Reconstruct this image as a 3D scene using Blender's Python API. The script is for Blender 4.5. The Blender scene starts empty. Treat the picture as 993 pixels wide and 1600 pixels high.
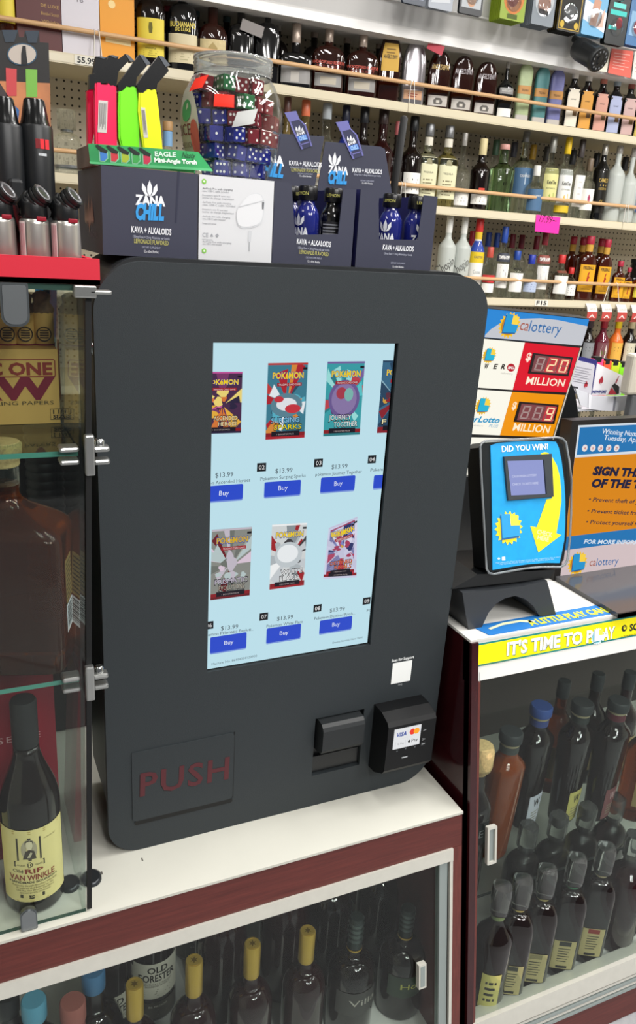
import bpy, bmesh, math, random
from math import sin, cos, pi, radians as R
from mathutils import Vector, Matrix
from mathutils.geometry import tessellate_polygon

sc = bpy.context.scene
C = sc.collection
# ---------------------------------------------------------------- camera, world, light, exposure
EYE = 1.47                      # the lens is 1.47 m above the shop floor; everything is built relative to it
CAMR = Matrix(((0.90948, -0.08172, 0.40764), (-0.41109, -0.32312, 0.85241), (0.06206, -0.94282, -0.32746)))  # columns: image right, image down, forward
FPX, CX, CY = 1245.88, 496.5, 800.0
cam_d = bpy.data.cameras.new('camera'); cam = bpy.data.objects.new('camera', cam_d); C.objects.link(cam)
cam_d.sensor_fit = 'VERTICAL'; cam_d.sensor_height = 24.0; cam_d.lens = FPX * 24.0 / 1600.0
cam_d.clip_start = 0.02; cam_d.clip_end = 60
rt, dn, fw = (CAMR.col[i].copy() for i in range(3))
m4 = Matrix((rt, -dn, -fw)).transposed().to_4x4()
cam.matrix_world = Matrix.Translation((0, 0, EYE)) @ m4
sc.camera = cam
sc.view_settings.view_transform = 'Standard'; sc.view_settings.look = 'None'
sc.view_settings.exposure = 0.0; sc.view_settings.gamma = 1.0; sc.view_settings.use_curve_mapping = False
cy = sc.cycles
cy.max_bounces = 14; cy.transparent_max_bounces = 24; cy.transmission_bounces = 10; cy.glossy_bounces = 5; cy.diffuse_bounces = 3
cy.caustics_reflective = False; cy.caustics_refractive = False; cy.sample_clamp_indirect = 4.0; cy.blur_glossy = 0.5
w = bpy.data.worlds.new('shop_air'); sc.world = w; w.use_nodes = True
w.node_tree.nodes['Background'].inputs[0].default_value = (0.93, 0.95, 1.0, 1)
w.node_tree.nodes['Background'].inputs[1].default_value = 0.17
def area(name, loc, sx, sy, power, rot=(0, 0, 0), col=(1, 0.98, 0.95)):
    l = bpy.data.lights.new(name, 'AREA'); l.shape = 'RECTANGLE'; l.size = sx; l.size_y = sy; l.energy = power; l.color = col
    o = bpy.data.objects.new(name, l); C.objects.link(o); o.location = loc; o.rotation_euler = rot
    return o
# the shop's ceiling tubes and two added fills, in rows running away from the counter
for x, y, p in ((-1.3, .6, 9), (.25, .45, 9), (.3, -1.9, 32), (1.7, .45, 14), (1.7, -1.8, 46), (1.1, 1.3, 15), (2.7, 1.2, 25), (4.0, 1.1, 19), (2.9, -.2, 20), (1.0, -2.3, 20)):  # last two added to brighten the canopy and the low showcase
    for dx in (-.11, .11): area('ceiling_tube_and_fill', (x + dx, y, EYE + 1.52), 0.06, 1.2, p * .9)

# ---------------------------------------------------------------- helpers
def ray(px, py):
    return rt * ((px - CX) / FPX) + dn * ((py - CY) / FPX) + fw
def on(px, py, ax, v):          # point seen at a photo pixel, on the plane X / Y / Z = v
    d = ray(px, py); return d * (v / d['XYZ'.index(ax)])
def lin(h):
    h = h.lstrip('#'); r = [int(h[i:i + 2], 16) / 255 for i in (0, 2, 4)]
    return tuple(c / 12.92 if c <= .04045 else ((c + .055) / 1.055) ** 2.4 for c in r)
MATS = {}
def mat(name, col='#808080', rough=.5, metal=0, trans=0, ior=1.45, emit=None, es=1, coat=0, bump=None, var=0, vs=30, spec=.5):
    if name in MATS: return MATS[name]
    m = bpy.data.materials.new(name); m.use_nodes = True; nt = m.node_tree; b = nt.nodes['Principled BSDF']
    c = lin(col) if isinstance(col, str) else col
    b.inputs['Base Color'].default_value = (*c, 1); b.inputs['Roughness'].default_value = rough; b.inputs['Metallic'].default_value = metal
    b.inputs['Transmission Weight'].default_value = trans; b.inputs['IOR'].default_value = ior; b.inputs['Coat Weight'].default_value = coat
    b.inputs['Specular IOR Level'].default_value = spec
    if emit:
        b.inputs['Base Color'].default_value = (0, 0, 0, 1)
        b.inputs['Emission Color'].default_value = (*lin(emit), 1); b.inputs['Emission Strength'].default_value = es
    if var or bump:
        tc = nt.nodes.new('ShaderNodeTexCoord'); n = nt.nodes.new('ShaderNodeTexNoise'); n.inputs['Scale'].default_value = vs; n.inputs['Detail'].default_value = 4
        nt.links.new(tc.outputs['Object'], n.inputs['Vector'])
        if var:
            cr = nt.nodes.new('ShaderNodeValToRGB'); cr.color_ramp.elements[0].position = .3; cr.color_ramp.elements[1].position = .7
            cr.color_ramp.elements[0].color = (*[x * (1 - var) for x in c], 1); cr.color_ramp.elements[1].color = (*[min(1, x * (1 + var)) for x in c], 1)
            nt.links.new(n.outputs['Fac'], cr.inputs['Fac']); nt.links.new(cr.outputs['Color'], b.inputs['Base Color'])
        if bump:
            bp = nt.nodes.new('ShaderNodeBump'); bp.inputs['Strength'].default_value = bump; bp.inputs['Distance'].default_value = .002
            nt.links.new(n.outputs['Fac'], bp.inputs['Height']); nt.links.new(bp.outputs['Normal'], b.inputs['Normal'])
    MATS[name] = m; return m
def ink(h, rough=.55): return mat('ink_' + h.lstrip('#') + ('' if rough == .55 else '_%d' % (rough * 100)), h, rough)
def lit(h, es=1.0): return mat('lit_' + h.lstrip('#') + '_%d' % (es * 100), emit=h, es=es, rough=.3, spec=.3)
def pane(name, tint='#ffffff', refl=.10, rough=.03):
    # clear sheet: transparent, with a mirror-like film that strengthens at grazing angles
    if name in MATS: return MATS[name]
    m = bpy.data.materials.new(name); m.use_nodes = True; nt = m.node_tree; nt.nodes.clear()
    o = nt.nodes.new('ShaderNodeOutputMaterial'); mx = nt.nodes.new('ShaderNodeMixShader'); t = nt.nodes.new('ShaderNodeBsdfTransparent'); g = nt.nodes.new('ShaderNodeBsdfGlossy')
    t.inputs[0].default_value = (*lin(tint), 1); g.inputs['Roughness'].default_value = rough
    lw = nt.nodes.new('ShaderNodeLayerWeight'); lw.inputs[0].default_value = .5
    pw = nt.nodes.new('ShaderNodeMath'); pw.operation = 'POWER'; pw.inputs[1].default_value = 5
    mm = nt.nodes.new('ShaderNodeMath'); mm.operation = 'MULTIPLY_ADD'; mm.inputs[1].default_value = .85; mm.inputs[2].default_value = .025 + refl
    nt.links.new(lw.outputs['Facing'], pw.inputs[0]); nt.links.new(pw.outputs[0], mm.inputs[0]); nt.links.new(mm.outputs[0], mx.inputs[0])
    nt.links.new(t.outputs[0], mx.inputs[1]); nt.links.new(g.outputs[0], mx.inputs[2]); nt.links.new(mx.outputs[0], o.inputs[0])
    MATS[name] = m; return m

def half_glass(name, tint, refract, ior=1.4, rough=.02):
    # filled clear bottle: partly refracting, partly letting light straight through
    if name in MATS: return MATS[name]
    m = mat(name, refract, rough, trans=1, ior=ior); nt = m.node_tree; o = nt.nodes['Material Output']; b = nt.nodes['Principled BSDF']
    t = nt.nodes.new('ShaderNodeBsdfTransparent'); t.inputs[0].default_value = (*lin(tint), 1); mx = nt.nodes.new('ShaderNodeMixShader'); mx.inputs[0].default_value = .5
    nt.links.new(t.outputs[0], mx.inputs[1]); nt.links.new(b.outputs[0], mx.inputs[2]); nt.links.new(mx.outputs[0], o.inputs[0]); return m

class Frame:                    # a flat face: origin, direction along it, direction up it
    def __init__(s, o, u, v):
        s.o = Vector(o); s.u = Vector(u).normalized(); v = Vector(v); s.v = (v - s.u * v.dot(s.u)).normalized(); s.n = s.u.cross(s.v)
    def T(s, off=0): return Matrix((s.u, s.v, s.n)).transposed().to_4x4() if False else Matrix.Translation(s.o + s.n * off) @ Matrix((s.u, s.v, s.n)).transposed().to_4x4()
    def px(s, x, y):            # local place on the face of what the photo shows at a pixel
        d = ray(x, y); t = s.o.dot(s.n) / d.dot(s.n); p = d * t - s.o
        return (p.dot(s.u), p.dot(s.v))

TXT = {}
def text_mesh(s, bold=0, shear=0, sp=1.0):
    k = (s, bold, shear, sp)
    if k not in TXT:
        cu = bpy.data.curves.new('t', 'FONT'); cu.body = s; cu.size = 1; cu.offset = bold; cu.shear = shear; cu.resolution_u = 2; cu.space_character = sp; cu.fill_mode = 'FRONT'
        o = bpy.data.objects.new('t', cu); C.objects.link(o)
        dg = bpy.context.evaluated_depsgraph_get(); ev = o.evaluated_get(dg); me = ev.to_mesh()
        vs = [tuple(v.co) for v in me.vertices]; fs = [tuple(p.vertices) for p in me.polygons]
        ev.to_mesh_clear(); bpy.data.objects.remove(o); bpy.data.curves.remove(cu)
        TXT[k] = (vs, fs)
    return TXT[k]
CAPH = .69                      # height of a capital at size 1

class MB:                       # gathers shapes and links them as ONE mesh object
    def __init__(s): s.v = []; s.f = []; s.mi = []; s.sm = []; s.mats = []
    def add(s, vs, fs, m, T=None, smooth=False):
        if m not in s.mats: s.mats.append(m)
        k = s.mats.index(m); b = len(s.v)
        s.v += [tuple(T @ Vector(p)) for p in vs] if T is not None else [tuple(p) for p in vs]
        for f in fs: s.f.append(tuple(i + b for i in f)); s.mi.append(k); s.sm.append(smooth)
        return s
    def box(s, lo, hi, m, r=0, T=None, seg=2):
        bm = bmesh.new(); bmesh.ops.create_cube(bm, size=1)
        c = [(a + b) / 2 for a, b in zip(lo, hi)]; z = [abs(b - a) for a, b in zip(lo, hi)]
        for v in bm.verts: v.co = Vector([v.co[i] * z[i] + c[i] for i in range(3)])
        if r: bmesh.ops.bevel(bm, geom=bm.edges[:], offset=min(r, min(z) * .49), segments=seg, affect='EDGES', profile=.5)
        bm.verts.index_update()
        s.add([v.co[:] for v in bm.verts], [[v.index for v in f.verts] for f in bm.faces], m, T, False); bm.free(); return s
    def prism(s, pts, z0, z1, m, T=None, holes=(), side=None, smooth=False):
        loops = [list(pts)] + [list(h) for h in holes]; flat = [p for l in loops for p in l]; n = len(flat)
        tris = tessellate_polygon([[Vector((x, y, 0)) for x, y in l] for l in loops])
        fs = []
        for t in tris:
            a, b, c = (Vector(flat[i]) for i in t)
            if (b - a).cross(c - a) < 0: t = (t[0], t[2], t[1])
            fs.append(tuple(t)); fs.append(tuple(i + n for i in reversed(t)))
        vs = [(x, y, z1) for x, y in flat] + [(x, y, z0) for x, y in flat]
        s.add(vs, fs, m, T)
        sf = []; b = 0
        for l in loops:
            k = len(l); ar = sum(l[i][0] * l[(i + 1) % k][1] - l[(i + 1) % k][0] * l[i][1] for i in range(k))
            ccw = (ar > 0) == (b == 0)
            for i in range(k):
                j = (i + 1) % k; q = (b + i, b + i + n, b + j + n, b + j); sf.append(q if ccw else q[::-1])
            b += k
        s.add(vs, sf, side or m, T, smooth); return s
    def poly(s, pts, m, T=None, z=0.0):
        pts = list(pts); n = len(pts); ar = sum(pts[i][0] * pts[(i + 1) % n][1] - pts[(i + 1) % n][0] * pts[i][1] for i in range(n))
        s.add([(p[0], p[1], z) for p in pts], [tuple(range(n)) if ar > 0 else tuple(range(n))[::-1]], m, T); return s
    def lathe(s, prof, m, n=24, T=None, cap0=True, cap1=True):      # prof: (radius, z), bottom to top
        vs = [(r * cos(2 * pi * i / n), r * sin(2 * pi * i / n), z) for r, z in prof for i in range(n)]; fs = []
        for k in range(len(prof) - 1):
            for i in range(n): j = (i + 1) % n; fs.append((k * n + i, k * n + j, k * n + n + j, k * n + n + i))
        s.add(vs, fs, m, T, True); e = []
        if cap0: e.append(tuple(range(n))[::-1])
        if cap1: e.append(tuple((len(prof) - 1) * n + i for i in range(n)))
        if e: s.add(vs, e, m, T)
        return s
    def loft(s, rings, m, n=28, T=None, cap=True, a0=None, a1=None):  # rings: (z, half x, half y, exponent[, dx])
        part = a0 is not None; N = n + 1 if part else n; vs = []
        for q in rings:
            z, hx, hy, e = q[:4]; dx = q[4] if len(q) > 4 else 0
            for i in range(N):
                t = a0 + (a1 - a0) * i / n if part else 2 * pi * i / n
                c, d = cos(t), sin(t)
                if e > 2.5 and not part:
                    pass
                vs.append((dx + hx * math.copysign(abs(c) ** (2 / e), c), hy * math.copysign(abs(d) ** (2 / e), d), z))
        fs = []
        for k in range(len(rings) - 1):
            for i in range(n):
                j = i + 1 if part else (i + 1) % n; fs.append((k * N + i, k * N + j, k * N + N + j, k * N + N + i))
        s.add(vs, fs, m, T, True)
        if cap and not part: s.add(vs, [tuple(range(N))[::-1], tuple((len(rings) - 1) * N + i for i in range(N))], m, T)
        return s
    def tube(s, pts, r, m, n=10, T=None):
        pts = [Vector(p) for p in pts]; vs = []; fs = []; ref = Vector((0, 0, 1))
        rr = r if isinstance(r, (list, tuple)) else [r] * len(pts)
        for i, p in enumerate(pts):
            d = (pts[min(i + 1, len(pts) - 1)] - pts[max(i - 1, 0)]).normalized()
            a = d.cross(ref if abs(d.dot(ref)) < .95 else Vector((1, 0, 0))).normalized(); b = d.cross(a)
            vs += [tuple(p + a * (rr[i] * cos(2 * pi * k / n)) + b * (rr[i] * sin(2 * pi * k / n))) for k in range(n)]
        for i in range(len(pts) - 1):
            for k in range(n): j = (k + 1) % n; fs.append((i * n + k, i * n + j, i * n + n + j, i * n + n + k))
        s.add(vs, fs, m, T, True); s.add(vs, [tuple(range(n))[::-1], tuple((len(pts) - 1) * n + k for k in range(n))], m, T); return s
    def text(s, t, m, p0, p1=None, h=None, T=None, bold=0, shear=0, z=.0005, align='L', wrap=None, sp=1.0):
        # p0 / p1: ends of the baseline; h: height of a capital; wrap(x, y, z) bends the lettering round a body
        vs, fs = text_mesh(t, bold, shear, sp)
        if not vs: return s
        x0 = min(v[0] for v in vs); x1 = max(v[0] for v in vs)
        p0 = Vector(p0)
        if p1 is None: k = h / CAPH; wd = (x1 - x0) * k; sx = k; u = Vector((1, 0))
        else:
            d = Vector(p1) - p0; wd = d.length; u = d.normalized(); sx = wd / (x1 - x0)
            if h is None: h = sx * CAPH
        sy = h / CAPH; nv = Vector((-u.y, u.x)); o = p0 - u * (wd / 2 if align == 'C' else wd if align == 'R' else 0)
        out = []
        for v in vs:
            q = o + u * ((v[0] - x0) * sx) + nv * (v[1] * sy); q3 = (q.x, q.y, z)
            out.append(wrap(*q3) if wrap else q3)
        return s.add(out, fs, m, T)
    def build(s, name, parent=None, org=None, loc=None):
        me = bpy.data.meshes.new(name); vs = s.v
        if org is not None: vs = [(a - org[0], b - org[1], c - org[2]) for a, b, c in vs]
        me.from_pydata(vs, [], s.f)
        for m in s.mats: me.materials.append(m)
        me.polygons.foreach_set('material_index', s.mi); me.polygons.foreach_set('use_smooth', s.sm); me.update()
        o = bpy.data.objects.new(name, me); C.objects.link(o)
        if parent: o.parent = parent
        elif org is not None: o.location = org
        if loc is not None: o.location = loc
        return o
def thing(name, label, cat, loc=(0, 0, 0), rz=0, group=None):
    o = bpy.data.objects.new(name, None); C.objects.link(o); o.location = loc; o.rotation_euler = (0, 0, rz); o.empty_display_size = .02
    return tag(o, label, cat, group)
def tag(o, label, cat, group=None):
    o['label'] = label; o['category'] = cat
    if group: o['group'] = group
    return o
def struct(o): o['kind'] = 'structure'; return o
def dup(root, loc, rz=None, label=None, group=None):
    r = root.copy(); C.objects.link(r); r.location = loc
    if rz is not None: r.rotation_euler = (0, 0, rz)
    if label: r['label'] = label
    if group: r['group'] = group
    for ch in root.children:
        c = ch.copy(); C.objects.link(c); c.parent = r
        for g in ch.children: d = g.copy(); C.objects.link(d); d.parent = c
    return r
def rrect(x0, y0, x1, y1, r, n=6):
    r = (r,) * 4 if not isinstance(r, (tuple, list)) else r; o = []
    for (cx, cy_, a, q) in ((x1 - r[0], y1 - r[0], 0, r[0]), (x0 + r[1], y1 - r[1], 90, r[1]), (x0 + r[2], y0 + r[2], 180, r[2]), (x1 - r[3], y0 + r[3], 270, r[3])):
        if q <= 0: o.append((cx, cy_)); continue
        o += [(cx + q * cos(R(a + 90 * i / n)), cy_ + q * sin(R(a + 90 * i / n))) for i in range(n + 1)]
    return o
def circ(x, y, r, n=20, a0=0, ry=None): return [(x + r * cos(a0 + 2 * pi * i / n), y + (ry or r) * sin(a0 + 2 * pi * i / n)) for i in range(n)]
def star(x, y, r0, r1, n): return [(x + (r0 if i % 2 else r1) * cos(pi * i / n), y + (r0 if i % 2 else r1) * sin(pi * i / n)) for i in range(2 * n)]
def logo_sun(mb, T, x, y, s, z=.001, m=ink, dark='#c9861a', yel='#f6c32c', blue='#2a9ad6', side='#1b5f9a'):
    # sunburst with a thick slab letter L standing on it
    mb.poly(star(x, y, s * .8, s, 18), m(yel), T, z); mb.poly(circ(x, y, s * .74, 28), m(dark), T, z + .0003)
    mb.poly([(x + s * .02, y + s * .75), (x + s * .7, y + s * .7), (x + s * .72, y + s * .02), (x + s * .02, y + s * .0)], m('#ffd84a'), T, z + .0005)
    L = [(-.5, .85), (.12, .8), (.14, .12), (.78, .08), (.74, -.5), (-.5, -.55)]
    mb.poly([(x + a * s - .06 * s, y + b * s - .1 * s) for a, b in L], m(side), T, z + .0007)
    mb.poly([(x + a * s, y + b * s) for a, b in L], m(blue), T, z + .0010)
# ---------------------------------------------------------------- shared materials
def wood(name, a, b, rough=.35, scale=(1.2, 12, 30), spec=.5):
    if name in MATS: return MATS[name]
    m = bpy.data.materials.new(name); m.use_nodes = True; nt = m.node_tree; bs = nt.nodes['Principled BSDF']; bs.inputs['Roughness'].default_value = rough; bs.inputs['Specular IOR Level'].default_value = spec
    tc = nt.nodes.new('ShaderNodeTexCoord'); mp = nt.nodes.new('ShaderNodeMapping'); mp.inputs['Scale'].default_value = scale
    n = nt.nodes.new('ShaderNodeTexNoise'); n.inputs['Scale'].default_value = 9; n.inputs['Detail'].default_value = 8; n.inputs['Roughness'].default_value = .7
    cr = nt.nodes.new('ShaderNodeValToRGB'); cr.color_ramp.elements[0].position = .32; cr.color_ramp.elements[1].position = .7
    cr.color_ramp.elements[0].color = (*lin(a), 1); cr.color_ramp.elements[1].color = (*lin(b), 1)
    nt.links.new(tc.outputs['Object'], mp.inputs['Vector']); nt.links.new(mp.outputs['Vector'], n.inputs['Vector']); nt.links.new(n.outputs['Fac'], cr.inputs['Fac']); nt.links.new(cr.outputs['Color'], bs.inputs['Base Color'])
    MATS[name] = m; return m
MAHOG = wood('mahogany_laminate', '#471a16', '#602822', .4)
MAHOG_V = wood('mahogany_laminate_upright', '#50201b', '#693029', .4, (30, 12, 1.2))
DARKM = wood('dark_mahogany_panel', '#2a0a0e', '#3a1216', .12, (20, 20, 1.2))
WHITE = mat('white_laminate', '#c5c4ba', .35, var=.02, vs=14)
WHITE2 = mat('white_panel', '#dfded9', .45)
ALU = mat('brushed_aluminium', '#c6c4bb', .4, .25, var=.03, vs=60)
ALUG = mat('grey_anodised_channel', '#8f9896', .45, .3)
BLACK = mat('black_rubber', '#08090a', .6)
BLK = mat('black_plastic', '#121416', .35, bump=.05, vs=300)
CHROME = mat('chrome', '#b9bbba', .18, 1)
GLASS = pane('showcase_glass', '#f2f6f4', .0)
GLASSE = mat('green_glass_edge', '#3c5a50', .15, 0, .3)
KIOSK = mat('charcoal_powder_coat', '#2e3336', .55, bump=.12, vs=700, var=.03, spec=.35)
KIOSKB = mat('black_kiosk_case', '#1b1e21', .45)

# ---------------------------------------------------------------- the room
struct(MB().box((-2.5, -2.6, -1.50), (5.2, 4.4, -1.47), mat('grey_vinyl_floor', '#8d8e90', .5, var=.12, vs=60)).build('floor'))
struct(MB().box((-2.5, 4.0, -1.47), (5.2, 4.1, 1.7), mat('painted_wall', '#c9c4b8', .7)).build('wall_back'))
struct(MB().box((-2.6, -2.6, -1.47), (-2.5, 4.1, 1.7), MATS['painted_wall']).build('wall_left'))
struct(MB().box((5.2, -2.6, -1.47), (5.3, 4.1, 1.7), MATS['painted_wall']).build('wall_right'))
struct(MB().box((-2.5, -2.6, 1.62), (5.2, 4.1, 1.70), mat('white_ceiling_tile', '#e4e3de', .8, var=.04, vs=8)).build('ceiling'))

# ---------------------------------------------------------------- low glass-front showcase whose top carries the kiosk
SL = .194                                               # its front leans back: .194 m per metre of height
S1 = Frame((0, .900, -.920), (1, 0, 0), (0, SL, 1))
kx = math.sqrt(1 + SL * SL)
def v1(z): return (z + .920) * kx                        # height on the slanted face for a height in the room
def profile(mb, x0, x1, pts, m):                        # a panel cut to a side profile (Y, Z)
    T = Matrix(((0, 0, 1, 0), (1, 0, 0, 0), (0, 1, 0, 0), (0, 0, 0, 1)))
    return mb.prism(pts, x0, x1, m, T)
sc1 = thing('display_showcase', 'low mahogany showcase with white top carrying the black kiosk, whiskey bottles behind its glass', 'display case', (.2, 1.15, -1.47))
O1 = tuple(sc1.location)
mb = MB().box((-1.1, .897, -.9215), (.742, 1.46, -.917), WHITE)
for px, py in ((222, 1343), (159, 1364)):
    p = on(px, py, 'Z', -.917); mb.box((p.x - .0009, p.y - .003, -.917), (p.x + .0009, p.y + .003, -.9166), ink('#4a4640'))
mb.build('countertop', sc1, O1)
MB().prism([(-1.1, v1(-.9795)), (.742, v1(-.9795)), (.742, v1(-.9216)), (-1.1, v1(-.9216))], -.018, 0, MAHOG, S1.T()).build('fascia', sc1, O1)
MB().prism([(.7225, v1(-1.42)), (.742, v1(-1.42)), (.742, v1(-.9800)), (.7225, v1(-.9800))], -.018, 0, MAHOG_V, S1.T()).build('corner_post', sc1, O1)
profile(MB(), .727, .7415, [(.920, -.9225), (1.45, -.9225), (1.45, -1.47), (.84, -1.47), (.822, -1.42)], MAHOG).build('side_panel', sc1, O1)
MB().prism([(-1.1, v1(-1.0015)), (.7222, v1(-1.0015)), (.7222, v1(-.9797)), (-1.1, v1(-.9797))], -.014, .004, ALU, S1.T()).build('top_rail', sc1, O1)
mb = MB().prism([(.7165, v1(-1.40)), (.7222, v1(-1.40)), (.7222, v1(-1.0017)), (.7165, v1(-1.0017))], -.012, .003, ALU, S1.T())
mb.prism([(.7135, v1(-1.40)), (.7165, v1(-1.40)), (.7165, v1(-1.0017)), (.7135, v1(-1.0017))], -.012, -.004, BLACK, S1.T())
mb.prism([(.6975, v1(-1.40)), (.7135, v1(-1.40)), (.7135, v1(-1.0017)), (.6975, v1(-1.0017))], -.014, -.001, ALUG, S1.T()).build('side_rail', sc1, O1)
mb_ = MB().prism([(-1.1, v1(-1.40)), (.6975, v1(-1.40)), (.6975, v1(-1.0017)), (-1.1, v1(-1.0017))], -.010, -.006, GLASS, S1.T())
sdoor = mb_.build('sliding_door', sc1, O1); mb = MB()
h0 = S1.px(657, 1530)
mb.prism([(h0[0] - .006, h0[1] - .016), (h0[0] + .009, h0[1] - .016), (h0[0] + .009, h0[1] + .03), (h0[0] - .006, h0[1] + .03)], -.006, .004, ALU, S1.T())
mb.prism([(h0[0] - .003, h0[1] - .012), (h0[0] + .006, h0[1] - .012), (h0[0] + .006, h0[1] + .027), (h0[0] - .003, h0[1] + .027)], .004, .0045, ALUG, S1.T()).build('door_pull', sdoor, O1)
MB().box((-1.1, .84, -1.415), (.7265, 1.44, -1.40), WHITE2).build('deck', sc1, O1)
MB().box((-1.1, 1.42, -1.399), (.7265, 1.435, -.9225), mat('pale_back_panel', '#c9c8c0', .5)).box((-1.1, 1.412, -1.22), (.7265, 1.419, -1.205), ALUG).build('back_panel', sc1, O1)
MB().box((-1.1, .86, -1.47), (.7265, 1.44, -1.4155), MAHOG).build('plinth', sc1, O1)

# ---------------------------------------------------------------- taller showcase beside it
S2 = Frame((0, .961, -.620), (1, 0, 0), (0, SL, 1))
def v2(z): return (z + .620) * kx
sc2 = thing('display_showcase', 'taller showcase with white header and lottery machines on top, bottles on two levels', 'display case', (1.3, 1.2, -1.47))
O2 = tuple(sc2.location)
XR = 2.3
mb = MB().box((.754, .957, -.6245), (XR, 1.62, -.620), WHITE2)
mb.build('countertop', sc2, O2)
mb = MB().prism([(.7545, v2(-.6945)), (XR, v2(-.6945)), (XR, v2(-.6246)), (.7545, v2(-.6246))], -.018, .001, WHITE2, S2.T())
a = S2.px(747.5, 1050); mb.poly([(a[0], a[1] - .018), (a[0] + .0008, a[1] - .018), (a[0] + .0008, a[1]), (a[0], a[1])], ink('#9a9a98'), S2.T(), .0015)
mb.build('header', sc2, O2)
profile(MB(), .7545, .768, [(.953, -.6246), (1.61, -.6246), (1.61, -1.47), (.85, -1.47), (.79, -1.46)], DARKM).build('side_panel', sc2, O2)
MB().prism([(.7545, v2(-1.415)), (.7775, v2(-1.415)), (.7775, v2(-.6947)), (.7545, v2(-.6947))], -.014, .0005, MAHOG_V, S2.T()).build('corner_post', sc2, O2)
mb_ = MB().prism([(.778, v2(-1.336)), (XR, v2(-1.336)), (XR, v2(-.6947)), (.778, v2(-.6947))], -.010, -.005, GLASS, S2.T())
gdoor = mb_.build('glass_front', sc2, O2)
a = S2.px(767, 1320)
mb = MB().prism(rrect(a[0] - .010, a[1] - .036, a[0] + .010, a[1] + .036, .002, 2), -.005, .003, ALU, S2.T(), holes=[[(a[0] - .006, a[1] - .031), (a[0] + .006, a[1] - .031), (a[0] + .006, a[1] + .031), (a[0] - .006, a[1] + .031)]])
mb.prism([(a[0] - .006, a[1] - .031), (a[0] + .006, a[1] - .031), (a[0] + .006, a[1] + .031), (a[0] - .006, a[1] + .031)], -.005, -.001, ALUG, S2.T()).build('door_pull', gdoor, O2)
MB().box((.769, .918, -1.154), (XR, 1.42, -1.148), pane('shelf_glass', '#f1f3f1', .0)).box((.769, .9175, -1.154), (XR, .9182, -1.148), mat('dark_shelf_edge', '#3a4240', .3)).build('glass_shelf', sc2, O2)
MB().box((.769, .855, -1.372), (XR, 1.60, -1.360), WHITE2).build('deck', sc2, O2)
MB().box((.769, 1.585, -1.359), (XR, 1.6, -.625), mat('dark_back_panel', '#4a4240', .5)).build('back_panel', sc2, O2)
mb = MB().prism([(.762, v2(-1.372)), (XR, v2(-1.372)), (XR, v2(-1.3365)), (.762, v2(-1.3365))], -.03, .004, ALU, S2.T())
for k in range(4): mb.prism([(.762, v2(-1.376 - .008 * k - .005)), (XR, v2(-1.376 - .008 * k - .005)), (XR, v2(-1.376 - .008 * k)), (.762, v2(-1.376 - .008 * k))], -.03, .002 + .002 * (k % 2), ALU if k % 2 == 0 else ALUG, S2.T())
mb.build('sliding_track', sc2, O2)
MB().prism([(.768, v2(-1.468)), (XR, v2(-1.468)), (XR, v2(-1.4062)), (.768, v2(-1.4062))], -.03, -.003, MAHOG, S2.T()).build('plinth', sc2, O2)
# banner stuck along the header
bn = MB(); T2 = S2.T()
b0 = S2.px(738, 1005); b1 = S2.px(739, 1043)
bx0, by0, by1 = b0[0] + .003, b1[1] + .001, b0[1] - .002
bn.prism(rrect(bx0, by0, 1.80, by1, .004, 3), .0012, .0022, mat('gloss_teal_border', '#17807c', .3), T2)
bn.poly(rrect(bx0 + .0028, by0 + .0028, 1.798, by1 - .0028, .003, 3), mat('gloss_banner_yellow', '#f2e50c', .3), T2, .0024)
def bt(s, xa, ya, xb, yb, h, z=.003, **k):
    p, q = S2.px(xa, ya), S2.px(xb, yb); hh = h
    bn.text(s, mat('gloss_banner_teal', '#0f6f78', .3), (p[0] + .0012, p[1] - .0014), (q[0] + .0012, q[1] - .0014), hh, T2, z=z, **k)
    bn.text(s, mat('gloss_banner_white', '#f7fbf8', .3), p, q, hh, T2, z=z + .0004, **k)
bt("IT'S TIME TO", 789, 1023, 907, 1004, .022, bold=.035)
bt("P", 913, 1003.5, 923, 1002, .022, bold=.035); bt("AY", 938, 999.5, 957, 996.5, .022, bold=.035)
c0 = S2.px(931, 995); logo_sun(bn, T2, c0[0], c0[1] + .002, .0165, .0030, yel='#d8ecf0', dark='#7ec3d4', blue='#ffffff', side='#1b87a0')
c0 = S2.px(973, 981); bn.poly(circ(c0[0], c0[1], .0065, 20), ink('#20241c'), T2, .0027); bn.poly(circ(c0[0] + .001, c0[1] + .001, .0035, 14), ink('#efe21a'), T2, .0030)
bn.poly([(c0[0], c0[1]), (c0[0] + .004, c0[1] + .004), (c0[0] + .001, c0[1] + .005)], ink('#20241c'), T2, .0032)
bn.text("SCRATCHERS", ink('#20241c'), S2.px(981, 985.5), h=.0125, T=T2, bold=.04, z=.0028)
bn.text("A CALIFORNIA LOTTERY GAME", ink('#20241c'), S2.px(968, 996), h=.0032, T=T2, z=.0028)
q = S2.px(742, 1041.5); bn.text("2024   Must be 18 or older to purchase, play or claim.", ink('#6b7420'), (q[0] + .001, q[1]), h=.0022, T=T2, z=.0028)
tag(bn.build('counter_banner', None, (1.25, .955, -.65)), 'yellow banner with teal border lettered about time to play along the white header', 'sign')
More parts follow.
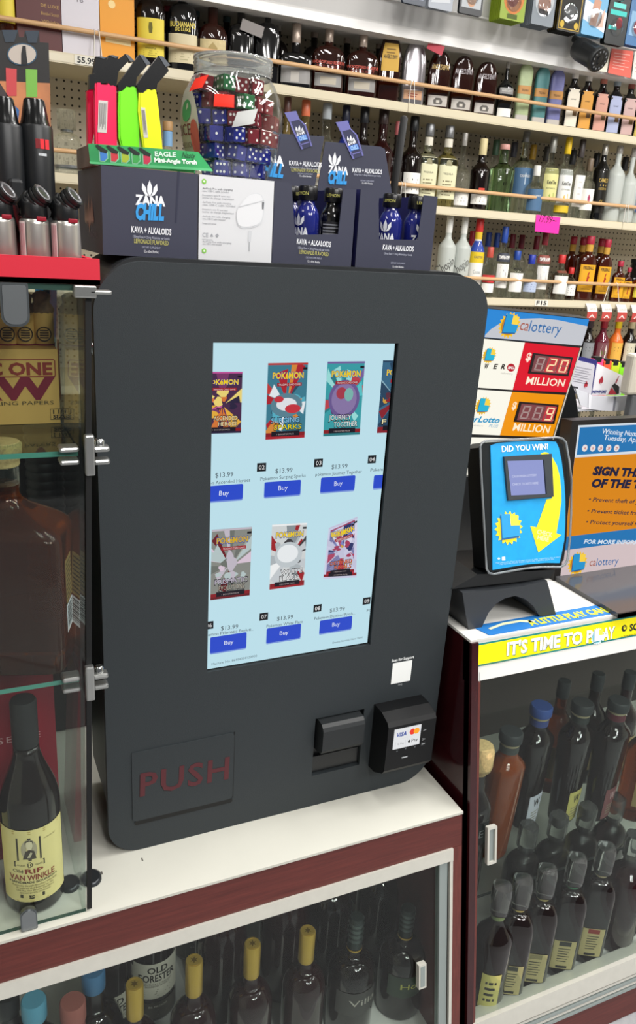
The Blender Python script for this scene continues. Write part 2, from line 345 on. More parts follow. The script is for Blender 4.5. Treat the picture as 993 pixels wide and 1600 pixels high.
# ---------------------------------------------------------------- the vending kiosk
K = Frame((0, 1.0, 0), (1, 0, 0), (0, 0, 1)); TK = K.T()
kk = thing('vending_kiosk', 'tall charcoal vending kiosk with bright touchscreen standing on the white counter', 'vending machine', (.449, 1.10, -.917))
OK_ = tuple(kk.location)
scrL, scrR, scrB, scrT = .3145, .5845, -.620, -.1395
hole = [(scrL - .001, scrB - .0025), (scrR + .0035, scrB - .0025), (scrR + .0035, scrT + .001), (scrL - .001, scrT + .001)]
acc = [(.4985, -.855), (.588, -.855), (.588, -.7435), (.4985, -.7435)]
mb = MB()
out = rrect(.1640, -.9170, .7345, -.0430, (.052, .062, .050, .060), 12)
mb.prism(out, -.012, 0, KIOSK, TK, holes=[hole[::-1], acc[::-1]], smooth=False)
mb.build('front_panel', kk, OK_)
mb = MB().prism(rrect(.172, -.910, .727, -.0385, .055, 10), -.185, -.0125, KIOSKB, TK)
mb.box((.171, 1.05, -.86), (.1735, 1.06, -.12), BLK)
kbody = mb.build('body', kk, OK_)
MB().lathe([(.009, 0), (.009, .004), (.007, .005)], CHROME, 16, Matrix.Translation((.1715, 1.06, -.155)) @ Matrix.Rotation(-pi / 2, 4, 'Y')).build('lock', kbody, OK_)
# touchscreen, lit, with everything it shows
s = MB(); ZS = -.0045
s.prism([(scrL - .001, scrB - .0025), (scrR + .0035, scrB - .0025), (scrR + .0035, scrT + .001), (scrL - .001, scrT + .001)], -.010, -.006, mat('screen_bezel', '#050607', .25), TK)
s.poly([(scrL, scrB), (scrR, scrB), (scrR, scrT), (scrL, scrT)], lit('#bcdfea', .98), TK, ZS)
def z7(x, y): return K.px(310 + x / 2.963, 520 + y / 2.963)
def clipx(pts):                                          # keep what scrolls past the screen's sides inside it
    o = []
    for lim, sg in ((scrL + .0002, 1), (scrR - .0002, -1)):
        src = o or pts; o = []
        for i in range(len(src)):
            a, b = src[i], src[(i + 1) % len(src)]
            ia, ib = (a[0] - lim) * sg >= 0, (b[0] - lim) * sg >= 0
            if ia: o.append(a)
            if ia != ib: t = (lim - a[0]) / (b[0] - a[0]); o.append((lim, a[1] + t * (b[1] - a[1])))
        if not o: return []
    return o
def spoly(pts, c, z, es=.9):
    pts = clipx(list(pts))
    if len(pts) > 2: s.poly(pts, lit(c, es), TK, z)
def stext(t, c, a, b, h, z=ZS + .0012, **k):
    vs, fs = text_mesh(t, k.pop('bold', 0), k.pop('shear', 0))
    x0 = min(v[0] for v in vs); x1 = max(v[0] for v in vs); a = Vector(a); b = Vector(b); u = (b - a); sx = u.length / (x1 - x0); u.normalize(); nv = Vector((-u.y, u.x)); sy = h / CAPH
    pts = [a + u * ((v[0] - x0) * sx) + nv * (v[1] * sy) for v in vs]
    keep = [f for f in fs if all(scrL < pts[i].x < scrR for i in f)]
    s.add([(p.x, p.y, z) for p in pts], keep, lit(c, .9), TK)
def pack(q, title, pal, seed, logo='#f4d21e', lblue='#2b4aa0', strip=True, dark='#1a1420', blobs=()):
    rg = random.Random(seed)
    TL, TR, BR, BL = [Vector(p) for p in q]
    def W(x, y):                                         # unit square of the wrapper (0,0 = lower corner) to the screen
        return tuple(BL * (1 - x) * (1 - y) + BR * x * (1 - y) + TL * (1 - x) * y + TR * x * y)
    def P(pts, c, k, es=.9): spoly([W(min(1, max(0, x)), min(1, max(0, y))) for x, y in pts], c, ZS + .0003 + k * .00012, es)
    P([(0, 0), (1, 0), (1, 1), (0, 1)], pal[0], 0)
    for i in range(16):                                  # plain abstract shards radiating from the middle
        a = rg.uniform(0, 2 * pi); d = rg.uniform(.10, .26); r = rg.uniform(.35, .8); c = rg.choice(pal[1:])
        cx, cy2 = .5, .48
        P([(cx + .1 * cos(a), cy2 + .06 * sin(a)), (cx + r * cos(a - d), cy2 + .75 * r * sin(a - d)), (cx + r * cos(a + d), cy2 + .75 * r * sin(a + d))], c, 1 + .1 * i)
    for i in range(9):
        x, y = rg.uniform(.15, .85), rg.uniform(.3, .68); r = rg.uniform(.05, .15); e = rg.uniform(.5, 1.4)
        P([(x + r * cos(t) * (1 + .3 * sin(3 * t + i)), y + r * .6 * e * sin(t)) for t in [2 * pi * k / 10 for k in range(10)]], rg.choice(pal[1:]), 3 + .1 * i)
    for k, (x, y, rx, ry, c) in enumerate(blobs): P([(x + rx * cos(2 * pi * i / 22), y + ry * sin(2 * pi * i / 22)) for i in range(22)], c, 4 + .05 * k)
    P([(0, 0), (1, 0), (1, .035), (0, .035)], pal[-1], 5); P([(0, .035), (1, .035), (1, .085), (0, .085)], '#8c1c24', 5)
    P([(.14, .035), (.86, .035), (.86, .105), (.14, .105)], dark, 5.3)
    P([(0, .975), (1, .975), (1, 1), (0, 1)], pal[1], 5); P([(.88, .91), (.99, .91), (.99, .94), (.88, .94)], '#15151c', 5.2)
    hh = (Vector(W(.5, 1)) - Vector(W(.5, 0))).length
    def tx(t, c, x0, x1, y, h, k, **kw): stext(t, c, W(x0, y), W(x1, y), hh * h, ZS + .0003 + k * .00012, **kw)
    tx('POKéMON', lblue, .11, .91, .795, .085, 6, bold=.07); tx('POKéMON', logo, .12, .90, .80, .078, 6.5, bold=.03)
    if strip: P([(.24, .70), (.86, .70), (.86, .745), (.24, .745)], '#a01c28', 6); tx('TRADING CARD GAME', '#e8d8d8', .28, .83, .708, .024, 6.5)
    n = len(title)
    for i, (t, c, x0, x1) in enumerate(title):
        y = .125 + .095 * (n - 1 - i); tx(t, '#17141c', x0 - .015, x1 + .015, y - .008, .080, 7, bold=.04); tx(t, c, x0, x1, y, .066, 7.5, bold=.0)
    tx('1 BOOSTER PACK', '#b8a8a8', .28, .72, .052, .020, 7)
Z = lambda *l: [z7(*p) for p in l]
pack(Z((20, 183), (208, 183), (200, 466), (16, 472)), [('ASCENDED', '#f2e2b0', .3, .9), ('HEROES', '#f2e2b0', .42, .88)], ['#4a2c4c', '#c2549a', '#e8b040', '#f0d878', '#7a3a68', '#d87838', '#2c2440'], 3)
pack(Z((327, 143), (512, 140), (495, 488), (314, 498)), [('SURGING', '#86c8ee', .12, .84), ('SPARKS', '#f2e020', .2, .9)], ['#3d7d92', '#c23c3a', '#d88a3c', '#e8eef2', '#58b0c4', '#2c4c60', '#b02430'], 5, blobs=((.5, .45, .40, .16, '#5c8494'), (.5, .46, .26, .085, '#e4e8ec'), (.66, .40, .20, .06, '#c83440'), (.30, .53, .12, .04, '#c83440')))
pack(Z((603, 136), (776, 134), (751, 474), (582, 482)), [('JOURNEY', '#f0f4f0', .12, .72), ('TOGETHER', '#f0f4f0', .26, .9)], ['#3aa0a8', '#7a62a0', '#58c8cc', '#544070', '#9ce0dc', '#c0424c', '#2c7c84'], 8, blobs=((.5, .5, .42, .26, '#6c5a92'), (.5, .5, .34, .21, '#8a78a8'), (.42, .58, .14, .08, '#a83c4c'), (.62, .56, .12, .09, '#7cb8b0')))
pack(Z((860, 130), (1030, 130), (1005, 460), (831, 467)), [('FATES', '#f0e4b0', .1, .9)], ['#3c6a88', '#2a4660', '#d0a040', '#5c3040', '#8ab0c0', '#8c2430'], 11)
pack(Z((66, 917), (252, 903), (240, 1220), (58, 1243)), [('PRISMATIC', '#c8c0d0', .1, .92), ('EVOLUTIONS', '#b8b0a0', .2, .85)], ['#8a8c86', '#c4bcc8', '#a8aca0', '#70746e', '#dcc8d8', '#b8c8c8', '#6c1c24'], 14, logo='#d8b020')
pack(Z((345, 893), (507, 884), (492, 1173), (332, 1194)), [('WHITE', '#f4f4f4', .3, .92), ('FLARE', '#f4f4f4', .28, .8)], ['#d4d8d8', '#f4f6f6', '#3c3a3e', '#b0b8bc', '#c8ced2', '#8c9498', '#a02028'], 17, strip=False, blobs=((.5, .52, .40, .20, '#c4ccd0'), (.48, .54, .30, .14, '#eef2f4')))
pack(Z((608, 908), (740, 855), (735, 1137), (582, 1143)), [], ['#d4d4ec', '#c8c8e0', '#dcdcf0', '#d0d0e8'], 20)
pack(Z((616, 920), (728, 870), (724, 1118), (594, 1128)), [('DESTINED', '#f07848', .12, .9), ('RIVALS', '#f07848', .28, .88)], ['#4c4c90', '#a83c5c', '#8088c0', '#b04868', '#2c3468', '#d0a848', '#c03048'], 21)
def badge(t, x, y):
    a = Vector(z7(x, y)); u = Vector((.0068, 0)); dv = .0062
    spoly([(a.x - .0068 + .0, a.y - dv), (a.x + .0068, a.y - dv), (a.x + .0068, a.y + dv), (a.x - .0068, a.y + dv)], '#15171c', ZS + .0006); stext(t, '#f0f0f0', (a.x - .0043, a.y - .0030), (a.x + .0043, a.y - .0030), .0062)
for t, x, y in (('02', 296, 626), ('03', 560, 606), ('04', 808, 589), ('06', 52, 1360), ('07', 306, 1319), ('08', 555, 1280), ('09', 783, 1246)): badge(t, x, y)
def lab(t, xa, ya, xb, yb, h, c='#4a545c'): stext(t, c, z7(xa, ya), z7(xb, yb), h)
for xa, ya, xb, yb in ((81, 674, 164, 668), (359, 654, 438, 648), (619, 634, 693, 629), (106, 1383, 186, 1373), (366, 1338, 440, 1328), (611, 1299, 680, 1289)): lab('$13.99', xa, ya, xb, yb, .0068, '#48525a')
lab('Pokemon Ascended Heroes', -10, 712, 243, 692, .0050); lab('Pokemon Surging Sparks', 290, 688, 499, 670, .0050); lab('pokemon Journey Together', 545, 667, 759, 652, .0050); lab('Pokemon Destined', 800, 646, 960, 634, .0050)
lab('Pokemon Prismatic Evoluti...', 14, 1414, 260, 1382, .0048); lab('Pokemon White Flare', 318, 1370, 486, 1347, .0048); lab('Pokemon Destined Rivals...', 540, 1334, 728, 1308, .0048); lab('Pok', 783, 1296, 810, 1291, .0048)
lab('Machine No. 86404304120900', 64, 1545, 274, 1505, .0038, '#5c6a72'); lab('Device Normal. Next Vend', 624, 1444, 762, 1418, .0034, '#5c6a72')
def buy(q, t0, t1):
    a, b, c, d = [Vector(z7(*p)) for p in q]; x0, x1 = (a.x + d.x) / 2, (b.x + c.x) / 2; y1, y0 = (a.y + b.y) / 2, (c.y + d.y) / 2
    spoly(rrect(x0, y0 - .0022, x1, y1, .002, 3), '#7c98e0', ZS + .0004); spoly(rrect(x0, y0, x1, y1, .0022, 3), '#2a4cd0', ZS + .0006)
    if t0: stext('Buy', '#e8f0ff', z7(*t0), z7(*t1), .0068)
buy(((30, 712), (210, 706), (209, 774), (30, 786)), (98, 757), (143, 755)); buy(((310, 696), (479, 684), (476, 752), (307, 765)), (373, 733), (416, 729)); buy(((571, 675), (731, 663), (727, 730), (569, 743)), (632, 712), (670, 708))
buy(((817, 662), (960, 655), (960, 715), (814, 721)), None, None); buy(((58, 1412), (227, 1396), (224, 1468), (56, 1486)), (122, 1450), (164, 1444)); buy(((320, 1372), (479, 1354), (476, 1420), (317, 1440)), (379, 1405), (419, 1399)); buy(((566, 1336), (716, 1318), (713, 1376), (563, 1397)), (622, 1365), (657, 1360))
s.build('touchscreen', kk, OK_)
# delivery flap with PUSH cut into it
fl = MB(); fl.prism(rrect(.200, -.8605, .3592, -.7370, (.006, .001, .006, .006), 5), -.004, .0016, KIOSK, TK)
fl.text('PUSH', mat('deep_maroon_cutout', '#501d24', .5), K.px(218, 1243), K.px(356, 1215), .040, TK, z=.0020, sp=1.1, bold=.018)
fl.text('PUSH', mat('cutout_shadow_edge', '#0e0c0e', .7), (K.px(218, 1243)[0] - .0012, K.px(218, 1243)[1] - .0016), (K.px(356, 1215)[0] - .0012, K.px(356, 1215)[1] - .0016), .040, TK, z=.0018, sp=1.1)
fl.prism(rrect(.3590, -.8600, .3604, -.7365, .0006, 2), 0, .0008, BLACK, TK); fl.prism(rrect(.2030, -.8685, .3592, -.8608, .0030, 3), 0, .0010, BLACK, TK)
fl.build('delivery_flap', kk, OK_)
# bill acceptor: recess, hood
ba = MB(); ba.prism([(.4985, -.855), (.588, -.855), (.588, -.7435), (.4985, -.7435)], -.020, -.016, mat('recess_black', '#0b0c0d', .6), TK)
ba.prism([(.5, -.853), (.5865, -.853), (.5865, -.822), (.5, -.822)], -.016, -.006, BLK, TK)
ba_ = ba.build('bill_acceptor', kk, OK_)
hood = MB(); prof = [(-.016, -.7455), (.014, -.7465), (.019, -.751), (.022, -.757), (.022, -.793), (.017, -.801), (-.016, -.808)]      # out from the face, up
Th = Matrix(((0, 0, 1, 0), (-1, 0, 0, 1.0), (0, 1, 0, 0), (0, 0, 0, 1)))
hood.prism(prof, .5035, .5795, mat('hood_plastic', '#1f2224', .4), Th)
hood.build('acceptor_hood', ba_, OK_)
# card reader
cr = MB(); cr.prism([(0, -.738), (.026, -.738), (.047, -.745), (.052, -.752), (.052, -.836), (.046, -.845), (.020, -.860), (0, -.862)], .6065, .6985, mat('reader_black', '#0b0c0e', .45, spec=.3), Th)
cr_ = cr.build('card_reader', kk, OK_)
RF = Frame((0, 1.0 - .0523, 0), (1, 0, 0), (0, 0, 1)); TR = RF.T(); rc = MB()
c4 = [RF.px(*p) for p in ((616, 1141), (657, 1131), (655, 1162), (613, 1171))]
x0, x1, y0, y1 = (c4[0][0] + c4[3][0]) / 2, (c4[1][0] + c4[2][0]) / 2, (c4[2][1] + c4[3][1]) / 2, (c4[0][1] + c4[1][1]) / 2
wd, ht = x1 - x0, y1 - y0
def rp(a, b): return (x0 + a * wd, y0 + b * ht)
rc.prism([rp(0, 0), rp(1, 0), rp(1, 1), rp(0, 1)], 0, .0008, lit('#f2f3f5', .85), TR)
rc.text('VISA', ink('#1d3f96'), rp(.09, .62), rp(.46, .62), ht * .20, TR, bold=.03, shear=.2, z=.0012)
rc.poly(circ(*rp(.68, .73), ht * .15, 18), ink('#e0301e'), TR, .0011); rc.poly(circ(*rp(.83, .73), ht * .15, 18), ink('#f2a01c'), TR, .0012)
rc.text('Pay', ink('#202020'), rp(.68, .20), rp(.92, .20), ht * .16, TR, z=.0012); rc.poly(circ(*rp(.59, .27), ht * .065, 12), ink('#202020'), TR, .0012)
rc.text('G Pay', ink('#8a8e94'), rp(.15, .20), rp(.40, .20), ht * .11, TR, z=.0012)
for a in ((.52, .08, .525, .92), (.05, .5, .95, .505)): rc.poly([rp(a[0], a[1]), rp(a[2], a[1]), rp(a[2], a[3]), rp(a[0], a[3])], ink('#c8ccd2'), TR, .0010)
for i in range(2): rc.poly([rp(.07 + .38 * i, .12), rp(.08 + .38 * i, .12), rp(.08 + .38 * i, .38), rp(.07 + .38 * i, .38)], ink('#b8bcc4'), TR, .0010)
for a, b in ((.15, -.16), (.47, -.12), (.82, -.14)): rc.poly([rp(a, b), rp(a + .05, b), rp(a + .05, b + .06), rp(a, b + .06)], ink('#5c6066'), TR, .0005)
for b in (.60, .12, -.12): rc.text('>', ink('#b0b4b8'), rp(1.10, b), rp(1.22, b), ht * .14, TR, z=.0006); 
rc.poly([rp(.38, -.56), rp(.60, -.56), rp(.60, -.50), rp(.38, -.50)], ink('#b0b4b8'), TR, .0006)
rc.poly([rp(1.06, -.15), rp(1.24, -.15), rp(1.24, .05), rp(1.06, .05)], ink('#1c1e20'), TR, .0004)
rc.build('payment_display', cr_, OK_)
# support sticker; its square code is left blank
st = MB(); q0 = K.px(611.5, 1068.5); st.prism([(.6345, -.7050), (.6720, -.7050), (.6720, -.6655), (.6345, -.6655)], 0, .0006, ink('#eceeec'), TK)
st.text('Scan for Support', ink('#e0e2e2'), (.6315, -.6620), (.6745, -.6620), .0050, TK, bold=.03, z=.0006); st.text('FAQ', ink('#b8bcbe'), (.6495, -.7105), (.6570, -.7105), .0032, TK, z=.0006)
st.build('support_sticker', kk, OK_)
# ---------------------------------------------------------------- bottles
CLEARG = half_glass('clear_bottle_glass', '#f2f6f2', '#fafcfa')
FROST = mat('frosted_bottle_glass', '#dde3dd', .35, trans=.35, ior=1.4)
WHISK = mat('whiskey_in_glass', '#2c0c05', .04, trans=.25, ior=1.4, coat=.4)
AMBER = mat('amber_spirit_in_glass', '#8e3c0c', .02, trans=.92, ior=1.38)
DARKB = mat('dark_spirit_in_glass', '#100706', .05, ior=1.45, coat=.3)
BLKG = mat('black_bottle_glass', '#0b0b0d', .05, coat=.5)
CORK = mat('pale_cork', '#c9ac78', .75, bump=.5, vs=250, var=.15)
def bottle(label, loc, h, w, d=None, e=2.0, glass=None, sh=.55, st=.72, nk=.36, shp='s', capz=.86, cap=None, capw=None, labs=(), rz=0, group=None, name='liquor_bottle', taper=1.0, band=None, n=28, cat='bottle', capn=24, ext=None, foot=.86):
    glass = glass or WHISK; d = d or w
    t = thing(name, label, cat, loc, rz, group)
    def wid(zf):                                         # half sizes and corner exponent at a height fraction
        if zf <= sh:
            f = taper + (1 - taper) * (zf / sh); fy = f; ee = e
        elif zf < st:
            q = (zf - sh) / (st - sh); g = math.sqrt(max(0, 1 - q * q)) if shp == 'r' else (1 + cos(pi * q)) / 2
            f = nk + (1 - nk) * g; fy = nk * w / d + (1 - nk * w / d) * g; ee = 2 + (e - 2) * g
        else: f = nk; fy = nk * w / d; ee = 2
        return w / 2 * f, d / 2 * fy, ee
    zs = [.02, sh * .5, sh] + [sh + (st - sh) * k / 7 for k in range(1, 8)] + [capz]
    if shp == 'r': zs = [.02, sh * .5, sh] + [sh + (st - sh) * sin(pi / 2 * k / 8) for k in range(1, 9)] + [capz]
    a = wid(.0); rings = [(0, a[0] * foot, a[1] * foot, a[2]), (.006 * h, a[0] * .97, a[1] * .97, a[2])]
    for z in zs: q = wid(z); rings.append((z * h, q[0], q[1], q[2]))
    MB().loft(rings, glass, n).build('bottle_body', t)
    if cap:
        cw = (capw or nk * w * 1.12) / 2; m = MB()
        m.lathe([(cw * .97, capz * h - .002), (cw, capz * h), (cw, h * .99), (cw * .9, h)], cap, capn)
        m.build('cap', t)
    def wrap(off=0):
        def f(x, z, o):
            hx, hy, ee = wid(z / h); r = min(.999, abs(x / (hx + off)))
            return (x, -((hy + off) * (1 - r ** ee) ** (1 / ee)) - o, z)
        return f
    if band:
        for b in (band if isinstance(band, list) else [band]):
            z0, z1, bm = b; m = MB(); m.loft([(z * h, wid(z)[0] + .0006, wid(z)[1] + .0006, wid(z)[2]) for z in (z0, (z0 + z1) / 2, z1)], bm, n, cap=False); m.build('neck_band', t)
    if labs:
        for L in labs:                                   # (z0, z1, material, half angle in degrees, [(text, material, x0, x1, z, capital height)], [extra shapes])
            m = MB(); z0, z1, lm, arc = L[:4]; k = 5
            rg = []
            for i in range(k + 1):
                z = z0 + (z1 - z0) * i / k; q = wid(z); rg.append((z * h, q[0] + .0007, q[1] + .0007, q[2]))
            m.loft(rg, lm, 14, a0=-pi / 2 - R(arc), a1=-pi / 2 + R(arc))
            for tx in (L[4] if len(L) > 4 else ()):
                s, im, x0, x1, z, ch = tx[:6]
                m.text(s, im, (x0 * w / 2, z * h), (x1 * w / 2, z * h), ch * h, z=.0004, wrap=wrap(.0008), bold=.02 if len(tx) > 6 else 0)
            for sp in (L[5] if len(L) > 5 else ()):      # (points in half-widths / height fractions, material)
                pts, im = sp[:2]; wf = wrap(.0008); o = .00025 if len(sp) < 3 else sp[2]
                m.add([wf(x * w / 2, z * h, o) for x, z in pts], [tuple(range(len(pts)))], im)
            m.build('label', t)
    if ext: ext(t, h, wid, wrap)
    return t
def bars(x0, x1, z0, z1, k, im, fill=.45):              # rows of fine print
    o = []
    for i in range(k):
        z = z1 - (z1 - z0) * (i + .5) / k; hgt = (z1 - z0) / k * fill / 2; xx = x1 - (x1 - x0) * (.18 * ((i * 7) % 3) / 2)
        o.append(([(x0, z - hgt), ((x0 + xx) / 2, z - hgt), (xx, z - hgt), (xx, z + hgt), ((x0 + xx) / 2, z + hgt), (x0, z + hgt)], im))
    return o

# ---------------------------------------------------------------- glass cube case at the edge of the photo, on the same counter
def xs(z): return .115 + .025 * (z + .917) / .85
cs = thing('glass_display_case', 'clear glass case with chrome clips holding bottles beside the black kiosk', 'display case', (-.2, 1.1, -.917))
OC = tuple(cs.location)
CF = Frame((0, .909, 0), (1, 0, 0), (0, 0, 1)); TCF = CF.T()
PGL = pane('case_glass', '#f4f8f6', .0)
MB().prism([(-.55, -.9165), (xs(-.9165), -.9165), (xs(-.072), -.072), (-.55, -.072)], -.005, 0, PGL, TCF).prism([(-.55, -.917), (xs(-.917), -.917), (xs(-.917), -.9162), (-.55, -.9162)], -.005, .0004, GLASSE, TCF).build('front_pane', cs, OC)
mb = MB()
vs = [(xs(z) + o, y, z) for o in (0, -.005) for y, z in ((.915, -.9165), (1.34, -.9165), (1.34, -.072), (.915, -.072))]
mb.add(vs, [(0, 1, 2, 3), (7, 6, 5, 4), (0, 4, 5, 1), (2, 6, 7, 3), (1, 5, 6, 2), (3, 7, 4, 0)], PGL); mb.build('side_pane', cs, OC)
mb = MB()
vs = [(xs(z) + o, y, z) for o in (.0012, .0075) for y, z in ((.907, -.913), (.911, -.913), (.911, -.075), (.907, -.075))]
mb.add(vs, [(3, 2, 1, 0), (4, 5, 6, 7), (1, 5, 4, 0), (3, 7, 6, 2), (2, 6, 5, 1), (0, 4, 7, 3)], BLACK); mb.build('edge_seal', cs, OC)
mb = MB().box((-.55, .9085, -.072), (xs(-.07) + .006, 1.34, -.0655), PGL).box((-.55, .908, -.072), (xs(-.07) + .006, .9084, -.0655), GLASSE); mb.build('top_pane', cs, OC)
for z in (-.2505, -.5465):
    mb = MB().box((-.55, .917, z - .006), (xs(z) - .0062, 1.33, z), pane('case_shelf_glass', '#eaf2ee', .01)).box((-.55, .9165, z - .006), (xs(z) - .0062, .917, z), mat('teal_glass_edge', '#4f8f80', .15)); mb.build('shelf', cs, OC)
for z in (-.2505, -.5465):
    x = xs(z); mb = MB()
    mb.box((x - .001, .898, z - .026), (x + .010, .908, z + .022), mat('satin_steel', '#a3a4a2', .32, .9), .002)
    for dz in (.003, -.012):
        mb.box((x - .028, .905, z + dz - .002), (x - .006, .926, z + dz + .004), MATS['satin_steel'], .0025)
        mb.box((x + .0085, .902, z + dz - .003), (x + .028, .918, z + dz + .004), MATS['satin_steel'], .003)
    mb.lathe([(.006, 0), (.006, .008), (.004, .010)], CHROME, 14, Matrix.Translation((x + .018, .914, z + .004)))
    mb.build('clip', cs, OC)
x = xs(-.07); mb = MB().box((x - .012, .899, -.079), (x + .012, .912, -.0655), MATS['satin_steel'], .002).box((x + .004, .899, -.075), (x + .028, .912, -.070), MATS['satin_steel'], .002); mb.build('clip', cs, OC)
for (xa, za, xb, zb, up) in ((.0285, -.9165, .0500, -.880, 1), (.055, -.110, .0830, -.0655, 0)):
    mb = MB(); r = .0105
    pts = rrect(xa, za, xb, zb, (r, r, .002, .002) if up else (.002, .002, r, r), 5)
    mb.prism(pts, .0005, .0065, mat('dark_satin_steel', '#6f7476', .3, .85), TCF)
    ins = [((p[0] - (xa + xb) / 2) * .84 + (xa + xb) / 2, (p[1] - (za + zb) / 2) * .88 + (za + zb) / 2) for p in pts]
    mb.prism(ins, .0065, .0078, mat('brushed_clip_face', '#8d9193', .35, .9), TCF).build('clip', cs, OC)
mb = MB(); fx = xs(-.917)
for s in (-1, 1):
    mb.loft([(-.9168, .0140, .0165, 2, 0), (-.9125, .0140, .0165, 2, 0), (-.9105, .011, .0135, 2, 0)], mat('gunmetal_foot', '#3a3d40', .28, .6), 20, Matrix.Translation((fx + .0015 + s * .0155, .965, 0)))
mb.build('foot', cs, OC)

# contents of the case
bx = thing('cone_box', 'tan carton of rolling cones with burgundy lettering on the top glass shelf', 'box', (.04, 1.09, -.2503)); OB = tuple(bx.location)
BF = Frame((0, 1.055, 0), (1, 0, 0), (0, 0, 1)); TB = BF.T()
KR = mat('tan_carton', '#cfa75c', .55, var=.03, vs=20); BUR = ink('#7a1530')
xr = .1275; zt = BF.px(108, 546)[1]
mb = MB().box((-.045, 1.055, -.2500), (xr, 1.135, zt), KR)
a = BF.px(58, 592)[1]; b = BF.px(60, 560)[1]
mb.text('CLASSIC ONE', ink('#8a2f25'), (-.03, BF.px(78, 585)[1]), (BF.px(82, 585)[0], BF.px(78, 585)[1]), BF.px(80, 567)[1] - BF.px(80, 585)[1], TB, bold=.04)
r0 = (-.034, BF.px(84, 589)[1]); r1 = BF.px(86, 561)
mb.prism(rrect(r0[0], r0[1], r1[0], r1[1], .003, 3), 0, .0004, ink('#8a2f25'), TB, holes=[rrect(r0[0] + .0012, r0[1] + .0012, r1[0] - .0012, r1[1] - .0012, .002, 3)[::-1]])
zw0, zw1 = BF.px(75, 622)[1], BF.px(75, 590)[1]
mb.text('RAW', BUR, (-.022, zw0), (BF.px(88, 620)[0], zw0), zw1 - zw0, TB, bold=.05)
mb.text('ORGANIC ROLLING PAPERS', ink('#4a4028'), (-.03, BF.px(70, 632)[1]), (BF.px(84, 632)[0], BF.px(70, 632)[1]), .0048, TB)
s0 = BF.px(79, 656); s1 = BF.px(107, 638)
mb.prism([s0, (s1[0], s0[1]), s1, (s0[0], s1[1])], 0, .0004, ink('#3a3020'), TB, holes=[[(s0[0] + .0006, s0[1] + .0006), (s0[0] + .0006, s1[1] - .0006), (s1[0] - .0006, s1[1] - .0006), (s1[0] - .0006, s0[1] + .0006)]])
wd = s1[0] - s0[0]; ht = s1[1] - s0[1]
mb.text('1 1/4', ink('#2c2418'), (s0[0] + .15 * wd, s0[1] + .55 * ht), (s0[0] + .85 * wd, s0[1] + .55 * ht), .34 * ht, TB, bold=.04); mb.text('SIZE', ink('#2c2418'), (s0[0] + .15 * wd, s0[1] + .12 * ht), (s0[0] + .88 * wd, s0[1] + .12 * ht), .32 * ht, TB, bold=.04)
mb.build('carton', bx, OB)
mb = MB(); mb.box((-.045, 1.131, zt - .001), (xr, 1.135, zt + .002), KR); mb.build('flap', bx, OB)
CR_ = mat('crinkled_brown_paper', '#6b5138', .7, bump=.9, vs=120, var=.3)
for i, (px_, lab_) in enumerate(((67, 'kraft cone tube standing in the tan carton, beside the glass side pane'), (38, 'kraft cone tube with twisted top in the tan carton, between two other tubes'), (10, 'kraft cone tube with twisted top in the tan carton, farthest from the side pane'))):
    p = on(px_, 520, 'Y', 1.10); z0 = -.246
    t = thing('cone_tube', lab_, 'tube', (p.x, 1.10, z0), 0, 'kraft cone tubes in the tan carton')
    zt2 = on(px_, 487, 'Y', 1.10).z - z0; ztop = on(px_, 456, 'Y', 1.10).z - z0
    m = MB().lathe([(.0125, 0), (.0135, zt2 * .6), (.0140, zt2)], KR, 20); fr = lambda x, y, o: (x, -math.sqrt(max(0, .0143 ** 2 - x * x)) - o, y)
    zc_ = on(px_, 520, 'Y', 1.10).z - z0
    def ringpts(ro, n=16): return [(ro * cos(2 * pi * k / n), zc_ + ro * sin(2 * pi * k / n)) for k in range(n)]
    m.add([fr(x, y, .0003) for x, y in ringpts(.0095)], [tuple(range(16))], ink('#3a2a22')); m.add([fr(x, y, .0006) for x, y in ringpts(.0078)], [tuple(range(16))], KR)
    for k in range(4): m.add([fr(x, y, .0009) for x, y in ((-.0055, zc_ - .005 + k * .003), (0, zc_ - .005 + k * .003), (.0055, zc_ - .005 + k * .003), (.0055, zc_ - .0035 + k * .003), (0, zc_ - .0035 + k * .003), (-.0055, zc_ - .0035 + k * .003))], [tuple(range(6))], ink('#3a2a22'))
    zb = on(px_, 540, 'Y', 1.10).z - z0; m.lathe([(.0142, zb - .010), (.0144, zb + .004)], BUR, 20, cap0=False, cap1=False)
    tb_ = m.build('tube_body', t)
    MB().lathe([(.0142, zt2 - .001), (.0155, zt2 + .004), (.010, (zt2 + ztop) / 2), (.012, ztop - .004), (.007, ztop), (.001, ztop + .002)], CR_, 11).build('twisted_top', t)
for px_, py_, c1, c2, lab_ in ((67, 455, '#2f8fc8', '#f0f0f0', 'small blue packet standing behind the cone tubes'), (78, 457, '#c4562c', '#e8d8b0', 'small orange packet standing behind the cone tubes')):
    p = on(px_, py_, 'Y', 1.20); m = MB().box((p.x - .009, 1.20, -.2500), (p.x + .009, 1.215, p.z + .016), ink(c1)).box((p.x - .006, 1.1995, -.24), (p.x + .006, 1.2, -.16), ink(c2))
    tag(m.build('paper_packet', None, (p.x, 1.207, -.25)), lab_, 'packet')
